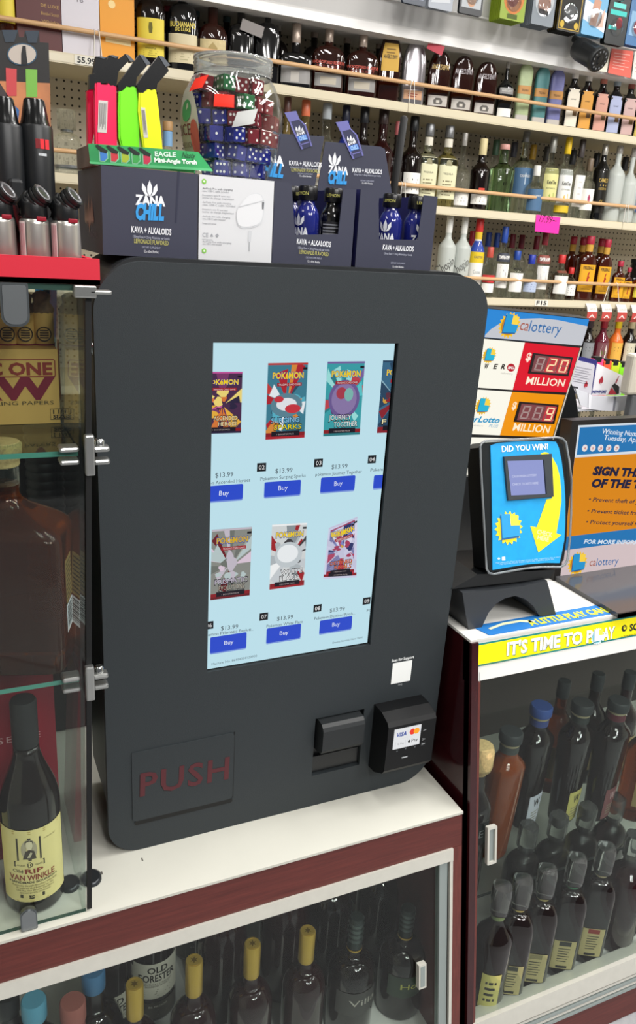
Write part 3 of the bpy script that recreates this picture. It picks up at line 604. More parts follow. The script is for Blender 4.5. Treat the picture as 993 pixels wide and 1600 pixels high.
# big square bottle
def sq_ext(t, h, wid, wrap):
    m = MB(); cw = .0225
    m.lathe([(.016, h * .80), (.0195, h * .805), (.0195, h * .90), (.0175, h * .905)], CLEARG, 24); sg = m.build('stopper', t)
    m = MB(); m.lathe([(.0205, h * .90), (.021, h * .905), (.0205, h * .925), (.0235, h * .93), (.0245, h * .99), (.0215, h)], CORK, 24); m.build('cork_top', sg)
    m = MB(); hx = wid(.3)[0] + .0006; T = Matrix(((0, 0, 1, hx), (1, 0, 0, 0), (0, 1, 0, 0), (0, 0, 0, 1)))
    m.poly([(-.025, h * .30), (.012, h * .30), (.012, h * .50), (-.025, h * .50)], mat('antique_gold_print', '#8a7340', .5), T)
    for i in range(9): m.poly([(-.022, h * (.315 + .02 * i)), (.009, h * (.315 + .02 * i)), (.009, h * (.322 + .02 * i)), (-.022, h * (.322 + .02 * i))], ink('#2a1a10'), T, .0003)
    m.poly([(-.025, h * .16), (.010, h * .16), (.010, h * .29), (-.025, h * .29)], ink('#dcdde2'), T)
    for i in range(12): m.poly([(-.022, h * (.175 + .009 * i)), (.007, h * (.175 + .009 * i)), (.007, h * (.175 + .009 * i + .003 + .002 * (i % 3))), (-.022, h * (.175 + .009 * i + .003 + .002 * (i % 3)))], ink('#202024'), T, .0003)
    m.build('side_label', t)
bottle('large square amber whiskey bottle with cork stopper on the middle glass shelf', (.050, .997, -.5461), .290, .146, .110, 7, AMBER, .60, .78, .25, 's', .82, rz=-.30, ext=sq_ext, n=48, name='whiskey_bottle')
mb = MB()
for i in range(21): mb.lathe([(.024, i * .013), (.027, i * .013 + .0065), (.024, i * .013 + .013)], mat('black_ribbed_plastic', '#0d0d10', .5), 20, cap0=i == 0, cap1=i == 20)
p = on(76, 770, 'Y', 1.15); tag(mb.build('ribbed_hose', None, None, (p.x - .004, 1.15, -.5463)), 'black ribbed tube standing behind the square whiskey bottle', 'tube')
tag(MB().box((.05, 1.21, -.5463), (.1225, 1.32, -.275), mat('dark_grey_backing', '#1c1b1e', .5), .002).box((.052, 1.2094, -.40), (.120, 1.21, -.34), ink('#3a383c')).build('backing_box', None, (.09, 1.26, -.5463)), 'dark grey backing box added at the back of the middle glass shelf', 'box')  # dark backing added to cover the pale pegboard seen through the case
tag(MB().box((-.20, 1.355, -.9168), (.205, 1.44, -.33), mat('black_backing_vinyl', '#141416', .55, bump=.2, vs=200), .004).box((-.15, 1.353, -.50), (.16, 1.3545, -.44), ink('#2c2c30')).build('darkening_box', None, (0, 1.4, -.9168)), 'black box added on the counter to darken the view behind the glass case', 'case')  # dark box added to darken what shows through the side pane
# bottles standing on the counter inside the case
CREAM = mat('aged_cream_label', '#e8d793', .5, var=.05, vs=25)
def rip_labs(h):
    bk, rd, br = ink('#2a2018'), ink('#8a2f20'), ink('#6a5a28')
    ov = [(.0 + .26 * cos(2 * pi * k / 18) - .12, .352 + .052 * sin(2 * pi * k / 18)) for k in range(18)]
    sh = [([(-.52, .295), (-.12, .295), (.27, .295), (.27, .410), (-.12, .410), (-.52, .410)], ink('#3c342a'), .0002), (ov, ink('#b3a78c'), .0003),
          ([(-.22, .37), (-.17, .352), (-.05, .352), (0, .37), (-.02, .392), (-.1, .398), (-.2, .392)], ink('#e0d3b0'), .0005),
          ([(-.25, .38), (-.23, .398), (-.12, .400), (0, .396), (.02, .38), (-.02, .392), (-.11, .394), (-.2, .392)], ink('#2c261f'), .0006),
          ([(-.34, .304), (-.11, .302), (.1, .304), (.04, .345), (-.1, .352), (-.24, .345)], ink('#4a4238'), .0005),
          ([(-.2, .312), (-.1, .312), (-.02, .335), (-.08, .34)], ink('#cabfa0'), .0007),
          ([(-.62, .262), (-.15, .258), (.36, .262), (.36, .290), (-.15, .287), (-.62, .290)], ink('#3c342a'), .0003), ([(-.58, .266), (-.15, .262), (.32, .266), (.32, .286), (-.15, .283), (-.58, .286)], CREAM, .0005),
          ([(-.5, .098), (-.12, .092), (.3, .098), (.3, .116), (-.12, .110), (-.5, .116)], ink('#3a3424'), .0004)]
    for z in (.436, .446, .085): sh.append(([(-.95, z), (-.6, z - .006), (-.1, z - .006), (.4, z - .006), (.85, z), (.85, z + .003), (.4, z - .003), (-.1, z - .003), (-.6, z - .003), (-.95, z + .003)], ink('#b08f3a'), .0003))
    tx = [('10', bk, -.2, -.02, .265, .016, 1), ('AGED', bk, -.55, -.28, .268, .008), ('YEARS', bk, .04, .28, .268, .008),
          ('Old', bk, -.68, -.36, .232, .018), ('RIP', rd, -.30, .30, .228, .024, 1), ('VAN WINKLE', rd, -.80, .66, .192, .028, 1), ('HANDMADE BOURBON', bk, -.80, .72, .176, .011, 1),
          ('Kentucky Straight Bourbon Whiskey', br, -.72, .72, .160, .010), ('Produced and Bottled by the', br, -.6, .6, .147, .009), ('Old Rip Van Winkle Distillery', br, -.62, .62, .134, .009), ('45% ALC BY VOL (90 PROOF)', br, -.52, .50, .121, .008), ('LOT B. AMERICAN', CREAM, -.4, .2, .099, .009), ('10 SUMMERS OLD', br, .38, .74, .390, .006)]
    return [(.075, .45, CREAM, 72, tx, sh)]
rip = dict(h=.322, w=.0795, glass=DARKB, sh=.50, st=.80, nk=.40, shp='s', capz=.795, cap=mat('dull_black_wax', '#1b1b1d', .6), capw=.034, labs=rip_labs(.322), name='bourbon_bottle')
bottle('bourbon bottle with cream portrait label and black capsule on the counter inside the glass case', (.054, .966, -.9165), rz=-.06, **rip)
bottle('dark bourbon bottle with cream label inside the case, cut off by the photo edge', (-.0405, .985, -.9165), rz=-.1, **rip)
mb = MB().box((-.09, 1.05, -.9163), (.101, 1.16, -.600), mat('crimson_carton', '#8e0f28', .4))
p = on(0, 1163, 'Y', 1.05); mb.text('RESERVE', ink('#d8a8a8'), (p.x - .027, p.z), (p.x + .055, p.z - .0), .010, Frame((0, 1.05, 0), (1, 0, 0), (0, 0, 1)).T(), sp=1.3)
tag(mb.build('gift_box', None, (.005, 1.1, -.9163)), 'crimson gift box standing behind the bourbon bottle with the portrait label', 'box')

# red tray on the case and what stands in it
RED = mat('red_plastic', '#d0263a', .45)
tr = MB().box((-.45, .905, -.0652), (.1565, 1.13, -.060), RED).box((-.45, .905, -.0652), (.1565, .911, -.0385), RED).box((-.45, 1.124, -.06), (.1565, 1.13, -.040), RED).box((.1505, .911, -.06), (.1565, 1.124, -.040), RED)
tag(tr.build('display_tray', None, (-.1, 1.0, -.0652)), 'red plastic tray of torch lighters on top of the glass case', 'tray')
SILV = mat('silver_can', '#b4b2ac', .3, .75)
for i, (px_, lab_) in enumerate(((104, 'silver torch lighter with black angled nozzle at the end of the red tray'), (56, 'silver torch lighter second from the end of the red tray, black nozzle tilted up'), (3, 'silver torch lighter in the red tray, cut by the edge of the photo'))):
    p = on(px_, 396, 'Y', .96)
    t = thing('torch_lighter', lab_, 'torch lighter', (p.x, .96, -.0598), 0, 'silver torch lighters in the red tray')
    m = MB().lathe([(.0158, 0), (.0166, .002), (.0152, .052), (.0148, .056), (.013, .0575)], SILV, 28)
    fr = lambda x, y, o: (x, -math.sqrt(max(0, .0172 ** 2 - x * x)) - o, y)
    m.build('can', t)
    m = MB(); m.add([(.0169 * cos(a), .0169 * sin(a), z) for z in (.006, .030, .0545) for a in [R(200 + 6 * k) for k in range(6)]], [(r * 6 + k, r * 6 + k + 1, r * 6 + 7 + k, r * 6 + 6 + k) for r in range(2) for k in range(5)], ink('#e4dcd8'))
    for q in range(5): m.add([(.0171 * cos(R(a)), .0171 * sin(R(a)), z) for a, z in ((204 + 5 * q, .009), (206 + 5 * q, .009), (206 + 5 * q, .052), (204 + 5 * q, .052))], [(0, 1, 2, 3)], ink('#c87888'))
    m.build('warning_label', t)
    m = MB().lathe([(.0135, .0575), (.0145, .060), (.0140, .072), (.0120, .078), (.006, .080)], BLK, 22)
    m.tube([(-.012, .0, .060), (-.0135, 0, .070), (-.004, 0, .083)], .005, BLK, 8)
    A = Matrix.Translation((.002, -.003, .076)) @ Vector((.62, -.45, .62)).to_track_quat('Z', 'Y').to_matrix().to_4x4()
    m.lathe([(.009, -.010), (.0105, 0), (.0112, .010), (.0115, .012)], BLK, 22, A)
    for k in range(3): m.lathe([(.0118, -.006 + k * .005), (.0122, -.0045 + k * .005), (.0118, -.003 + k * .005)], BLK, 22, A, cap0=False, cap1=False)
    nh_ = m.build('nozzle_head', t)
    m = MB().lathe([(.0096, .0121), (.0100, .0126), (.0070, .0130), (.0066, .009)], mat('worn_rim_metal', '#77777a', .35, .7), 22, A, cap0=False, cap1=False); m.build('nozzle_rim', nh_)
    MB().box((.001, -.0155, .0555), (.011, -.011, .0600), ink('#8e1c2c', .3), .001).build('safety_catch', t)
def big_torch(px_, pyt, Y, lab_, grip):
    p = on(px_, pyt, 'Y', Y); hh = p.z + .0598
    t = thing('torch_lighter', lab_, 'torch lighter', (p.x, Y, -.0598))
    b = mat('matt_black_metal', '#15171a', .38)
    MB().lathe([(.0175, 0), (.0190, .003), (.0190, hh - .030), (.0180, hh - .027)], b, 28).build('barrel', t)
    MB().lathe([(.0165, hh - .027), (.0150, hh - .022), (.0115, hh - .002), (.0100, hh)], mat('gloss_black', '#0c0d0f', .15), 24).build('flame_guard', t)
    fr = lambda x, y, o: (x, -math.sqrt(max(0, .0192 ** 2 - x * x)) - o, y)
    if not grip:
        m = MB()
        z = on(66, 225, 'Y', Y - .019).z + .0598
        for x, c in ((-.0005, '#7a0c18'), (.0045, '#e0202c'), (.0100, '#e0202c')): m.add([fr(x + a, z + b_, .0004) for a, b_ in ((-.0022, -.005), (.0022, -.005), (.0022, .005), (-.0022, .005))], [(0, 1, 2, 3)], ink(c))
        m.add([fr(a, z - .011 + b_, .0004) for a, b_ in ((.0, -.0014), (.004, -.0014), (.009, -.0014), (.009, .0014), (.004, .0014), (.0, .0014))], [tuple(range(6))], ink('#b8bcc0')); m.build('gauge_window', t)
    else:
        MB().box((-.002, -.034, .070), (.014, -.016, .098), b, .004).tube([(.006, -.030, .072), (.010, -.026, .055), (.014, -.020, .040), (.012, -.016, .030)], .006, b, 10).build('trigger_grip', t)
    return t
big_torch(53, 155, 1.045, 'tall matt black torch lighter with red gauge marks in front of display card', False)
big_torch(4, 152, 1.035, 'matt black torch lighter with trigger grip, partly out of the photo', True)
cd = MB(); DF = Frame((0, 1.100, 0), (1, 0, 0), (0, 0, 1)); TD = DF.T(); D = lambda l: [DF.px(*p) for p in l]
cd.prism(D([(-60, 330), (83, 330), (80, 210), (76, 67), (62, 66), (61, 48), (39, 48), (37, 58), (30, 58), (28, 47), (3, 47), (-60, 50)]), -.002, 0, mat('black_card', '#1c1a1a', .5), TD)
cd.poly(D([(-60, 124), (78, 130), (82, 329), (-60, 329)]), mat('orange_print', '#b5764c', .5, var=.35, vs=18), TD, .0003)
cd.poly(D([(0, 130), (30, 178), (24, 200), (-40, 160)]), ink('#3c3434'), TD, .0006); cd.poly(D([(22, 164), (30, 172), (28, 190), (14, 174)]), ink('#2c64a0'), TD, .0009)
cd.poly([DF.px(34.5 + 23.5 * cos(2 * pi * k / 28), 85 + 17.5 * sin(2 * pi * k / 28)) for k in range(28)], ink('#2f4f66'), TD, .0006); cd.poly([DF.px(34.5 + 21.5 * cos(2 * pi * k / 28), 85 + 15.5 * sin(2 * pi * k / 28)) for k in range(28)], ink('#b7aea4'), TD, .0009)
cd.poly(D([(33, 101), (33, 84), (35, 72), (40, 72), (41, 84), (43, 101)]), ink('#15161a'), TD, .0012)
for q, c in ((((9, 106), (26, 108), (26, 150), (10, 150)), '#c04448'), (((40, 108), (58, 109), (58, 152), (41, 152)), '#74b048')): cd.poly(D(q), ink(c), TD, .0006)
for q in (((3, 47), (28, 47), (22, 66), (8, 66)), ((39, 48), (61, 48), (57, 67), (44, 67))): cd.poly(D(q), ink('#2c3844'), TD, .0006)
tag(cd.build('display_card', None, (.1, 1.1, -.06)), 'upright black and orange display card behind the torch lighters in the red tray', 'display card')
# ---------------------------------------------------------------- cartons and goods on top of the kiosk
ZT = -.0384                                              # top of the kiosk
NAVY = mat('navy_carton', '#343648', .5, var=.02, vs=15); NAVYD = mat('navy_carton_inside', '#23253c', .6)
WHI = ink('#eceef4'); CYA = ink('#2f96dc'); LEM = ink('#c8c46a')
B1 = Frame((0, 1.030, 0), (1, 0, 0), (0, 0, 1)); T1 = B1.T()
def leaf_logo(mb, T, x, y, s, m, z):
    for q in ([(0, -1), (-.33, -.35), (-.30, .25), (0, 1), (.30, .25), (.33, -.35)], [(-.10, -.95), (-.45, -.35), (-.50, .10), (-.95, .62), (-1, -.15), (-.62, -.75)], [(.10, -.95), (.45, -.35), (.50, .10), (.95, .62), (1, -.15), (.62, -.75)]):
        mb.poly([(x + a * s, y + b * s) for a, b in q], m, T, z)
def brand(mb, fr, T, pl, pr, pc, capz, cap2, m1, m2, z=.0008, cut=None):
    # the two-line wordmark: white capitals over a brushed blue word
    mb.text('ZANA', m1, fr.px(*pl), fr.px(*pr), capz, T, bold=.05, z=z)
    a = fr.px(*pc[0]); b = fr.px(*pc[1]); mb.text('CHILL', m2, a, b, cap2, T, bold=.06, shear=.25, z=z + .0003)
def kava(mb, fr, T, l, r, dy, sc_, lem=True):
    k = lambda x, y: fr.px(x, y)
    mb.text('KAVA + ALKALOIDS', WHI, k(*l), k(*r), .0072 * sc_, T, bold=.02, z=.0008)
    wd = r[0] - l[0]; sl = (r[1] - l[1]) / max(1, wd); f = lambda u, d: k(l[0] + wd * u, l[1] + sl * wd * u + d)
    mb.text('150mg Kava + 25mg Alkaloids per bottle', ink('#b4b8c8'), f(.04, dy), f(.96, dy), .0030 * sc_, T, z=.0008)
    if lem: mb.text('LEMONADE FLAVORED', LEM, f(.07, dy * 2.05), f(.93, dy * 2.05), .0052 * sc_, T, z=.0008)
    mb.text('DIETARY SUPPLEMENT', ink('#a8acc0'), f(.27, dy * 2.9), f(.73, dy * 2.9), .0024 * sc_, T, z=.0008)
    mb.text('12 x 60ml Bottles', WHI, f(.32, dy * 3.75), f(.68, dy * 3.75), .0030 * sc_, T, z=.0008)
P1 = lambda l: [B1.px(*p) for p in l]
# closed carton
t = thing('drink_carton', 'closed navy drink carton with leaf logo under the green lighter tray', 'carton', (.24, 1.12, ZT)); o = tuple(t.location)
zt = .0615
m = MB().box((.1825, 1.030, ZT), (.2995, 1.205, zt), NAVY)
m.prism(P1([(277.5, 268), (281, 268), (275.5, 348), (273, 348)]), -.001, .0003, NAVYD, T1)
leaf_logo(m, T1, *B1.px(233.5, 294.5), .0094, WHI, .0008)
brand(m, B1, T1, (211, 319), (258, 322), ((212, 342), (256, 343)), .0105, .0165, WHI, CYA)
kava(m, B1, T1, (205, 363), (267, 367.5), 8.0, 1.0)
SF = Frame((.1825, 0, 0), (0, -1, 0), (0, 0, 1)); TS = SF.T()
rg = random.Random(4)
for k in range(7):
    y = -1.155 + .010 * k; a = .020 + rg.uniform(0, .018); m.poly([(y, .0), (y + .005, -.003 - rg.uniform(0, .02)), (y + .010, .0), (y + .0065, a * .6), (y + .005, a)], ink('#a89080'), TS, .0006)
m.text('ZANA CHILL', ink('#6a6470'), (-1.13, -.020), (-1.06, -.020), .006, TS, z=.0006)
m.build('carton', t, o)
# cut-out cartons with bottles standing in them
def open_carton(lab_, x0, x1, win, kv, riser, rb, brandpx, kvr, lem):
    t = thing('drink_carton', lab_, 'carton', ((x0 + x1) / 2, 1.12, ZT)); o = tuple(t.location)
    m = MB(); w0 = [B1.px(*p) for p in win]
    m.prism([(x0, ZT), (x1, ZT), (x1, zt)] + w0 + [(x0, zt)], -.0015, 0, NAVY, T1)
    kava(m, B1, T1, kv[0], kv[1], 7.2, .92, lem); m.build('front_panel', t, o)
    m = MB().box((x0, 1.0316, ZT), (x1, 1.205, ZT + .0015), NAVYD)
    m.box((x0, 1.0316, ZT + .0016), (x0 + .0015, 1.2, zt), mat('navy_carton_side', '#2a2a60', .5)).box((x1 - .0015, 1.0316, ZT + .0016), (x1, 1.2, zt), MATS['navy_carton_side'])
    m.build('tray', t, o)
    RF_ = Frame((0, 1.203, 0), (1, 0, 0), (0, 0, 1)); TRr = RF_.T(); m = MB()
    m.prism([(x0 + .001, ZT + .0016)] + [(x1 - .001, ZT + .0016)] + [RF_.px(*p) for p in riser], -.0015, 0, NAVY, TRr)
    kava(m, RF_, TRr, kvr[0], kvr[1], 4.6, .86, lem)
    if brandpx:
        leaf_logo(m, TRr, *RF_.px(*brandpx[0]), .0100, WHI, .0008)
        brand(m, RF_, TRr, brandpx[1], brandpx[2], brandpx[3], .0103, .0165, WHI, CYA)
    else:
        m.text('CHILL', CYA, RF_.px(398, 272), RF_.px(442, 277), .0170, TRr, bold=.06, shear=.25, z=.0009); m.text('ZANA', WHI, RF_.px(396, 256), RF_.px(443, 259), .0125, TRr, bold=.05, z=.0008)
    rp_ = m.build('riser_panel', t, o)
    if rb:
        m = MB(); VI = ink('#6a6aa8'); VD = ink('#2e3050'); q = lambda l: [RF_.px(430 + a / 3.972, 130 + b / 3.972) for a, b in l]; dx = rb
        sh = lambda l: [(a + dx[0], b + dx[1]) for a, b in l]
        m.prism(q(sh([(372, 243), (445, 232), (467, 285), (402, 302)])), .0002, .0012, VI, TRr); m.prism(q(sh([(402, 300), (468, 284), (505, 320), (545, 450), (478, 472), (418, 345)])), .0002, .0010, VD, TRr)
        m.prism(q(sh([(404, 302), (412, 300), (430, 345), (488, 468), (478, 472), (418, 345)])), .0010, .0013, VI, TRr); m.prism(q(sh([(462, 286), (468, 284), (505, 320), (545, 450), (536, 453), (497, 325)])), .0010, .0013, VI, TRr)
        m.prism(q(sh([(468, 440), (532, 420), (534, 426), (470, 447)])), .0010, .0013, VI, TRr)
        leaf_logo(m, TRr, *RF_.px(430 + (463 + dx[0]) / 3.972, 130 + (348 + dx[1]) / 3.972), .0058, WHI, .0016)
        f = lambda a, b: RF_.px(430 + (a + dx[0]) / 3.972, 130 + (b + dx[1]) / 3.972)
        m.text('ZANA', WHI, f(448, 386), f(498, 373), .0064, TRr, bold=.05, z=.0016); m.prism([f(450, 392), f(505, 376), f(518, 408), f(462, 424)], .001, .0014, ink('#3a6cc8'), TRr); m.text('CHILL', ink('#9cc4f0'), f(466, 418), f(512, 404), .0056, TRr, bold=.05, z=.0017)
        m.build('bottle_cutout', rp_, o)
    return t
open_carton('open navy drink carton printed lemonade flavored, next to the white earbud box', .4010, .5180, [(536, 296), (528, 366), (461, 367), (455, 286)], ((463, 381), (516, 386)), [(506.5, 213), (425, 208)], (-318, -60), None, ((451, 258), (502, 261)), True)
open_carton('open navy drink carton at the end of the row, without yellow flavor line', .5245, .6465, [(662, 305), (652, 375), (592, 374), (591, 297)], ((597, 390), (645, 393)), [(612, 303), (601, 233), (594, 229), (508, 221)], (0, 0), ((522, 248.5), (512, 270), (543, 273), ((512, 286), (541, 287))), ((550, 269), (596, 272)), False)
# shot bottles in the cut-out cartons
BLUEB = mat('cobalt_shot_bottle', '#1d2470', .12, coat=.5)
def shot(lab_, x, y, rz, side):
    h = .098; w = .034
    t = thing('shot_bottle', lab_, 'bottle', (x, y, ZT + .0018), rz, 'navy shot bottles in the cartons')
    MB().loft([(0, .015, .015, 2), (.002, .017, .017, 2), (.058, .017, .017, 2), (.064, .0162, .0162, 2), (.070, .0135, .0135, 2), (.075, .0100, .0100, 2), (.080, .0095, .0095, 2)], BLUEB if not side else BLKG, 26).build('bottle_body', t)
    m = MB().lathe([(.0125, .080), (.0130, .081), (.0130, .096), (.0120, .098)], mat('black_cap', '#0f0f12', .3), 24)
    fr = lambda r: (lambda a, z, o: ((r + o) * sin(a / r), -(r + o) * cos(a / r), z))
    m.text('LEMON', LEM, (-.009, .0865), (.009, .0865), .0040, wrap=fr(.0131), z=.0003); m.build('cap', t)
    m = MB(); f = fr(.0171)
    if not side:
        m.text('ZANA', WHI, (-.016, .034), (.014, .034), .0105, wrap=f, z=.0004, bold=.04); m.text('CHILL', CYA, (-.015, .016), (.014, .016), .015, wrap=f, z=.0004, bold=.05)
        for q in ([(0, -1), (-.33, -.35), (-.30, .25), (0, 1), (.30, .25), (.33, -.35)], [(-.10, -.95), (-.45, -.35), (-.50, .10), (-.95, .62), (-1, -.15), (-.62, -.75)], [(.10, -.95), (.45, -.35), (.50, .10), (.95, .62), (1, -.15), (.62, -.75)]):
            m.add([f(a * .0085 - .001, .055 + b * .0085, .0004) for a, b in q], [tuple(range(6))], WHI)
    else:
        m.add([f(a, z, .0003) for z in (.008, .055) for a in (-.014, -.007, 0, .007, .014)], [(i, i + 1, i + 6, i + 5) for i in range(4)], ink('#1a1a20'))
        for k in range(11): m.add([f(a, z, .0006) for z in (.010 + k * .004, .0118 + k * .004) for a in (-.012, -.006, 0, .006, .012 - .003 * (k % 3))], [(i, i + 1, i + 6, i + 5) for i in range(4)], ink('#8a8c94'))
    m.build('label', t); return t
for px_, rz, side, lab_ in ((479, -1.05, 0, 'cobalt shot bottle with yellow cap lettering in the lemonade carton window'), (519, -.5, 1, 'shot bottle turned to its fine print in the lemonade carton window'), (610, -.85, 0, 'cobalt shot bottle nearer the middle carton, in the end carton window'), (649, .15, 0, 'dark shot bottle by the outer edge of the end carton window')):
    p = on(px_, 340, 'Y', 1.062); shot(lab_, p.x, 1.062, rz, side)
p = on(452, 340, 'Y', 1.10); shot('half hidden shot bottle behind the inner edge of the lemonade carton window', p.x, 1.10, .9, 0)
# earbud box
m = MB().box((.3010, 1.030, ZT), (.4000, 1.10, zt), mat('white_card', '#d6d7da', .4)); gy = ink('#9a9ca2')
for px_, py in ((318.5, 283.5), (318.5, 392)):
    a = B1.px(px_, py); m.poly(circ(*a, .0030, 16), ink('#7cc23c'), T1, .0004); m.poly(circ(*a, .0013, 12), ink('#e8f4e0'), T1, .0007)
for k, (yy, ww) in enumerate(((295.5, 48), (299.5, 42), (306, 44), (310, 50), (317, 46), (321, 52), (328, 40), (332, 50), (339, 44), (343, 36), (350, 22), (375, 16), (378.5, 46), (382, 30))):
    a = B1.px(316, yy); b = B1.px(316 + ww * .98, yy + ww * .055); m.text(('AirPods Pro with charging', 'case, USB-C cable included', 'Ecouteurs sans fil avec etui', 'boitier de charge magnetique')[k % 4], gy if k else ink('#55585e'), a, b, .0021, T1, z=.0004)
m.text('CE', gy, B1.px(316, 370), B1.px(325, 370.5), .0050, T1, z=.0004)
m.poly(circ(*B1.px(330.5, 368), .0026, 3, pi / 2), gy, T1, .0004); m.poly(circ(*B1.px(339, 368), .0024, 4), gy, T1, .0004)
cs_ = [(376, 318), (388, 304), (402, 301), (411, 306), (413, 322), (411, 345), (404, 353), (390, 357), (375, 357), (369, 350), (368, 330)]
def smooth(pts, n=3):
    for _ in range(n): pts = [q for i in range(len(pts)) for a, b in ((pts[i], pts[(i + 1) % len(pts)]),) for q in ((a[0] * .75 + b[0] * .25, a[1] * .75 + b[1] * .25), (a[0] * .25 + b[0] * .75, a[1] * .25 + b[1] * .75))]
    return pts
m.poly([B1.px(*p) for p in smooth(cs_)], ink('#cfd1d5'), T1, .0004); m.poly([B1.px(391 + (x - 391) * .94 - .6, 330 + (y - 330) * .94 - .8) for x, y in smooth(cs_)], ink('#dcdde0'), T1, .0007)
m.poly([B1.px(*p) for p in ((372, 323), (412, 313), (412, 314), (372, 324.2))], ink('#b8babe'), T1, .0010); m.poly([B1.px(*p) for p in ((409, 316), (412, 316), (411, 327), (409, 327))], ink('#55575c'), T1, .0010)
m.poly([B1.px(*p) for p in ((388, 361), (393, 361), (391.5, 378), (387, 378))], ink('#c8cace'), T1, .0004); m.poly([B1.px(*p) for p in ((388.6, 378), (390.2, 378), (389.6, 393), (388.2, 393))], ink('#aaacb0'), T1, .0004)
tag(m.build('earbud_box', None, (.35, 1.06, ZT)), 'white earbud box with fine print and a grey case picture, under the dice jar', 'box')
# antenna of the kiosk
p0 = on(614, 304, 'Y', 1.235); p1 = on(631.5, 181, 'Y', 1.235)
MB().tube([(p0.x - .0, 1.235, ZT - .002), (p0.x, 1.235, .08), (p1.x, 1.235, p1.z - .003), (p1.x + .0005, 1.235, p1.z)], [.0065, .0065, .0062, .003], mat('matt_black_antenna', '#0a0a0c', .7), 14).build('antenna', kk, OK_)

# green torch tray on the closed carton and its lighters
ZB = zt + .0002
TF = Frame((0, 1.050, 0), (1, 0, 0), (0, 0, 1)); TT = TF.T()
z4 = lambda l: [TF.px(130 + a / 4.729, 80 + b / 4.729) for a, b in l]
GRN = mat('green_display_card', '#2f9a58', .4, var=.18, vs=22)
t = thing('lighter_tray', 'green card tray with lighter pictures holding bright mini torches on the closed carton', 'tray', (.24, 1.09, ZB)); o = tuple(t.location)
q = z4([(35, 682), (500, 715), (648, 728), (850, 745), (955, 880), (955, 888), (52, 830)]); zb_ = min(p[1] for p in q)
q = [(x, max(y, ZB + .0002)) for x, y in q]
m = MB(); m.prism(q, -.0015, 0, GRN, TT)
m.prism([(p[0], p[1]) for p in z4([(45, 815), (500, 842), (945, 868), (955, 888), (52, 832)])], 0, .0004, ink('#57b878'), TT)
for i, c in enumerate(('#3c7cc8', '#c83440', '#a4b830', '#3ca04c', '#c42c4c')):
    x = 118 + i * 80; y = 735 + i * 6
    m.poly(z4([(x - 6, y - 4), (x + 64, y), (x + 66, y + 60), (x + 40, y + 84), (x + 2, y + 80)]), ink('#88c8a0'), TT, .0004)
    m.poly(z4([(x + 4, y + 8), (x + 54, y + 10), (x + 60, y + 50), (x + 38, y + 76), (x + 8, y + 72)]), ink(c), TT, .0007)
    m.poly(z4([(x - 32, y - 38), (x - 14, y - 46), (x + 62, y + 2), (x + 52, y + 20), (x + 10, y + 10)]), ink('#15201a'), TT, .0009)
a, b = z4([(528, 775), (685, 782)]); m.text('EAGLE', ink('#d8f0e0'), a, b, .0052, TT, bold=.03, z=.0006)
a, b = z4([(524, 818), (838, 836)]); m.text('Mini-Angle Torch', ink('#e8f4ea'), a, b, .0045, TT, bold=.05, z=.0006)
a, b = z4([(728, 785), (830, 792)]); m.text('Nasty', ink('#1c5a34'), a, b, .0060, TT, bold=.02, shear=.3, z=.0006)
m.build('front_card', t, o)
m = MB().box((.178, 1.0516, ZB), (.302, 1.170, ZB + .002), ink('#8a7a64')).box((.1765, 1.0516, ZB), (.1785, 1.170, ZB + .024), mat('brown_card_end', '#6c625a', .6)).box((.178, 1.168, ZB), (.302, 1.170, ZB + .020), GRN).box((.3005, 1.0516, ZB), (.302, 1.168, ZB + .018), GRN)
m.build('tray', t, o)
def mini_torch(lab_, body, bpx, hpx, tip, y, sticker=None, part=False):
    f = Frame((0, y, 0), (1, 0, 0), (0, 0, 1)); T = f.T(); zz = lambda l: [f.px(130 + a / 4.729, 80 + b / 4.729) for a, b in l]
    pts = zz(bpx); zmin = ZB + .0025; pts = [(a, max(b, zmin)) for a, b in pts]; cx = sum(p[0] for p in pts) / len(pts)
    t = thing('torch_lighter', lab_, 'torch lighter', (cx, y + .006, zmin)); o = tuple(t.location)
    m = MB(); m.prism(pts, -.013, -.001, body, T); ins = [((a - cx) * .82 + cx, b) for a, b in pts]; m.prism(ins, -.001, .0005, body, T)
    zlo, zhi = min(p[1] for p in pts), max(p[1] for p in pts)
    m.build('body', t, o)
    m = MB(); m.prism(zz(hpx), -.012, -.0005, mat('gloss_black_nozzle', '#101113', .25), T); nh_ = m.build('nozzle_head', t, o)
    m = MB(); m.prism(zz(tip), -.011, .0004, mat('nozzle_end_sheen', '#5c6066', .3, .5), T); m.build('nozzle_tip', nh_, o)
    if sticker:
        m = MB(); s = zz(sticker); m.prism(s, -.001, .0010, ink('#d4d0cc'), T)
        A, B_, C_, D_ = [Vector(p) for p in s]
        for k in range(7): u = .12 + .11 * k; m.poly([tuple(A.lerp(B_, u).lerp(D_.lerp(C_, u), .08)), tuple(A.lerp(B_, u + .05).lerp(D_.lerp(C_, u + .05), .08)), tuple(A.lerp(B_, u + .05).lerp(D_.lerp(C_, u + .05), .9 - .08 * (k % 3))), tuple(A.lerp(B_, u).lerp(D_.lerp(C_, u), .9 - .08 * (k % 3)))], ink('#6a6468'), T, .0014)
        m.build('warning_label', t, o)
    return t
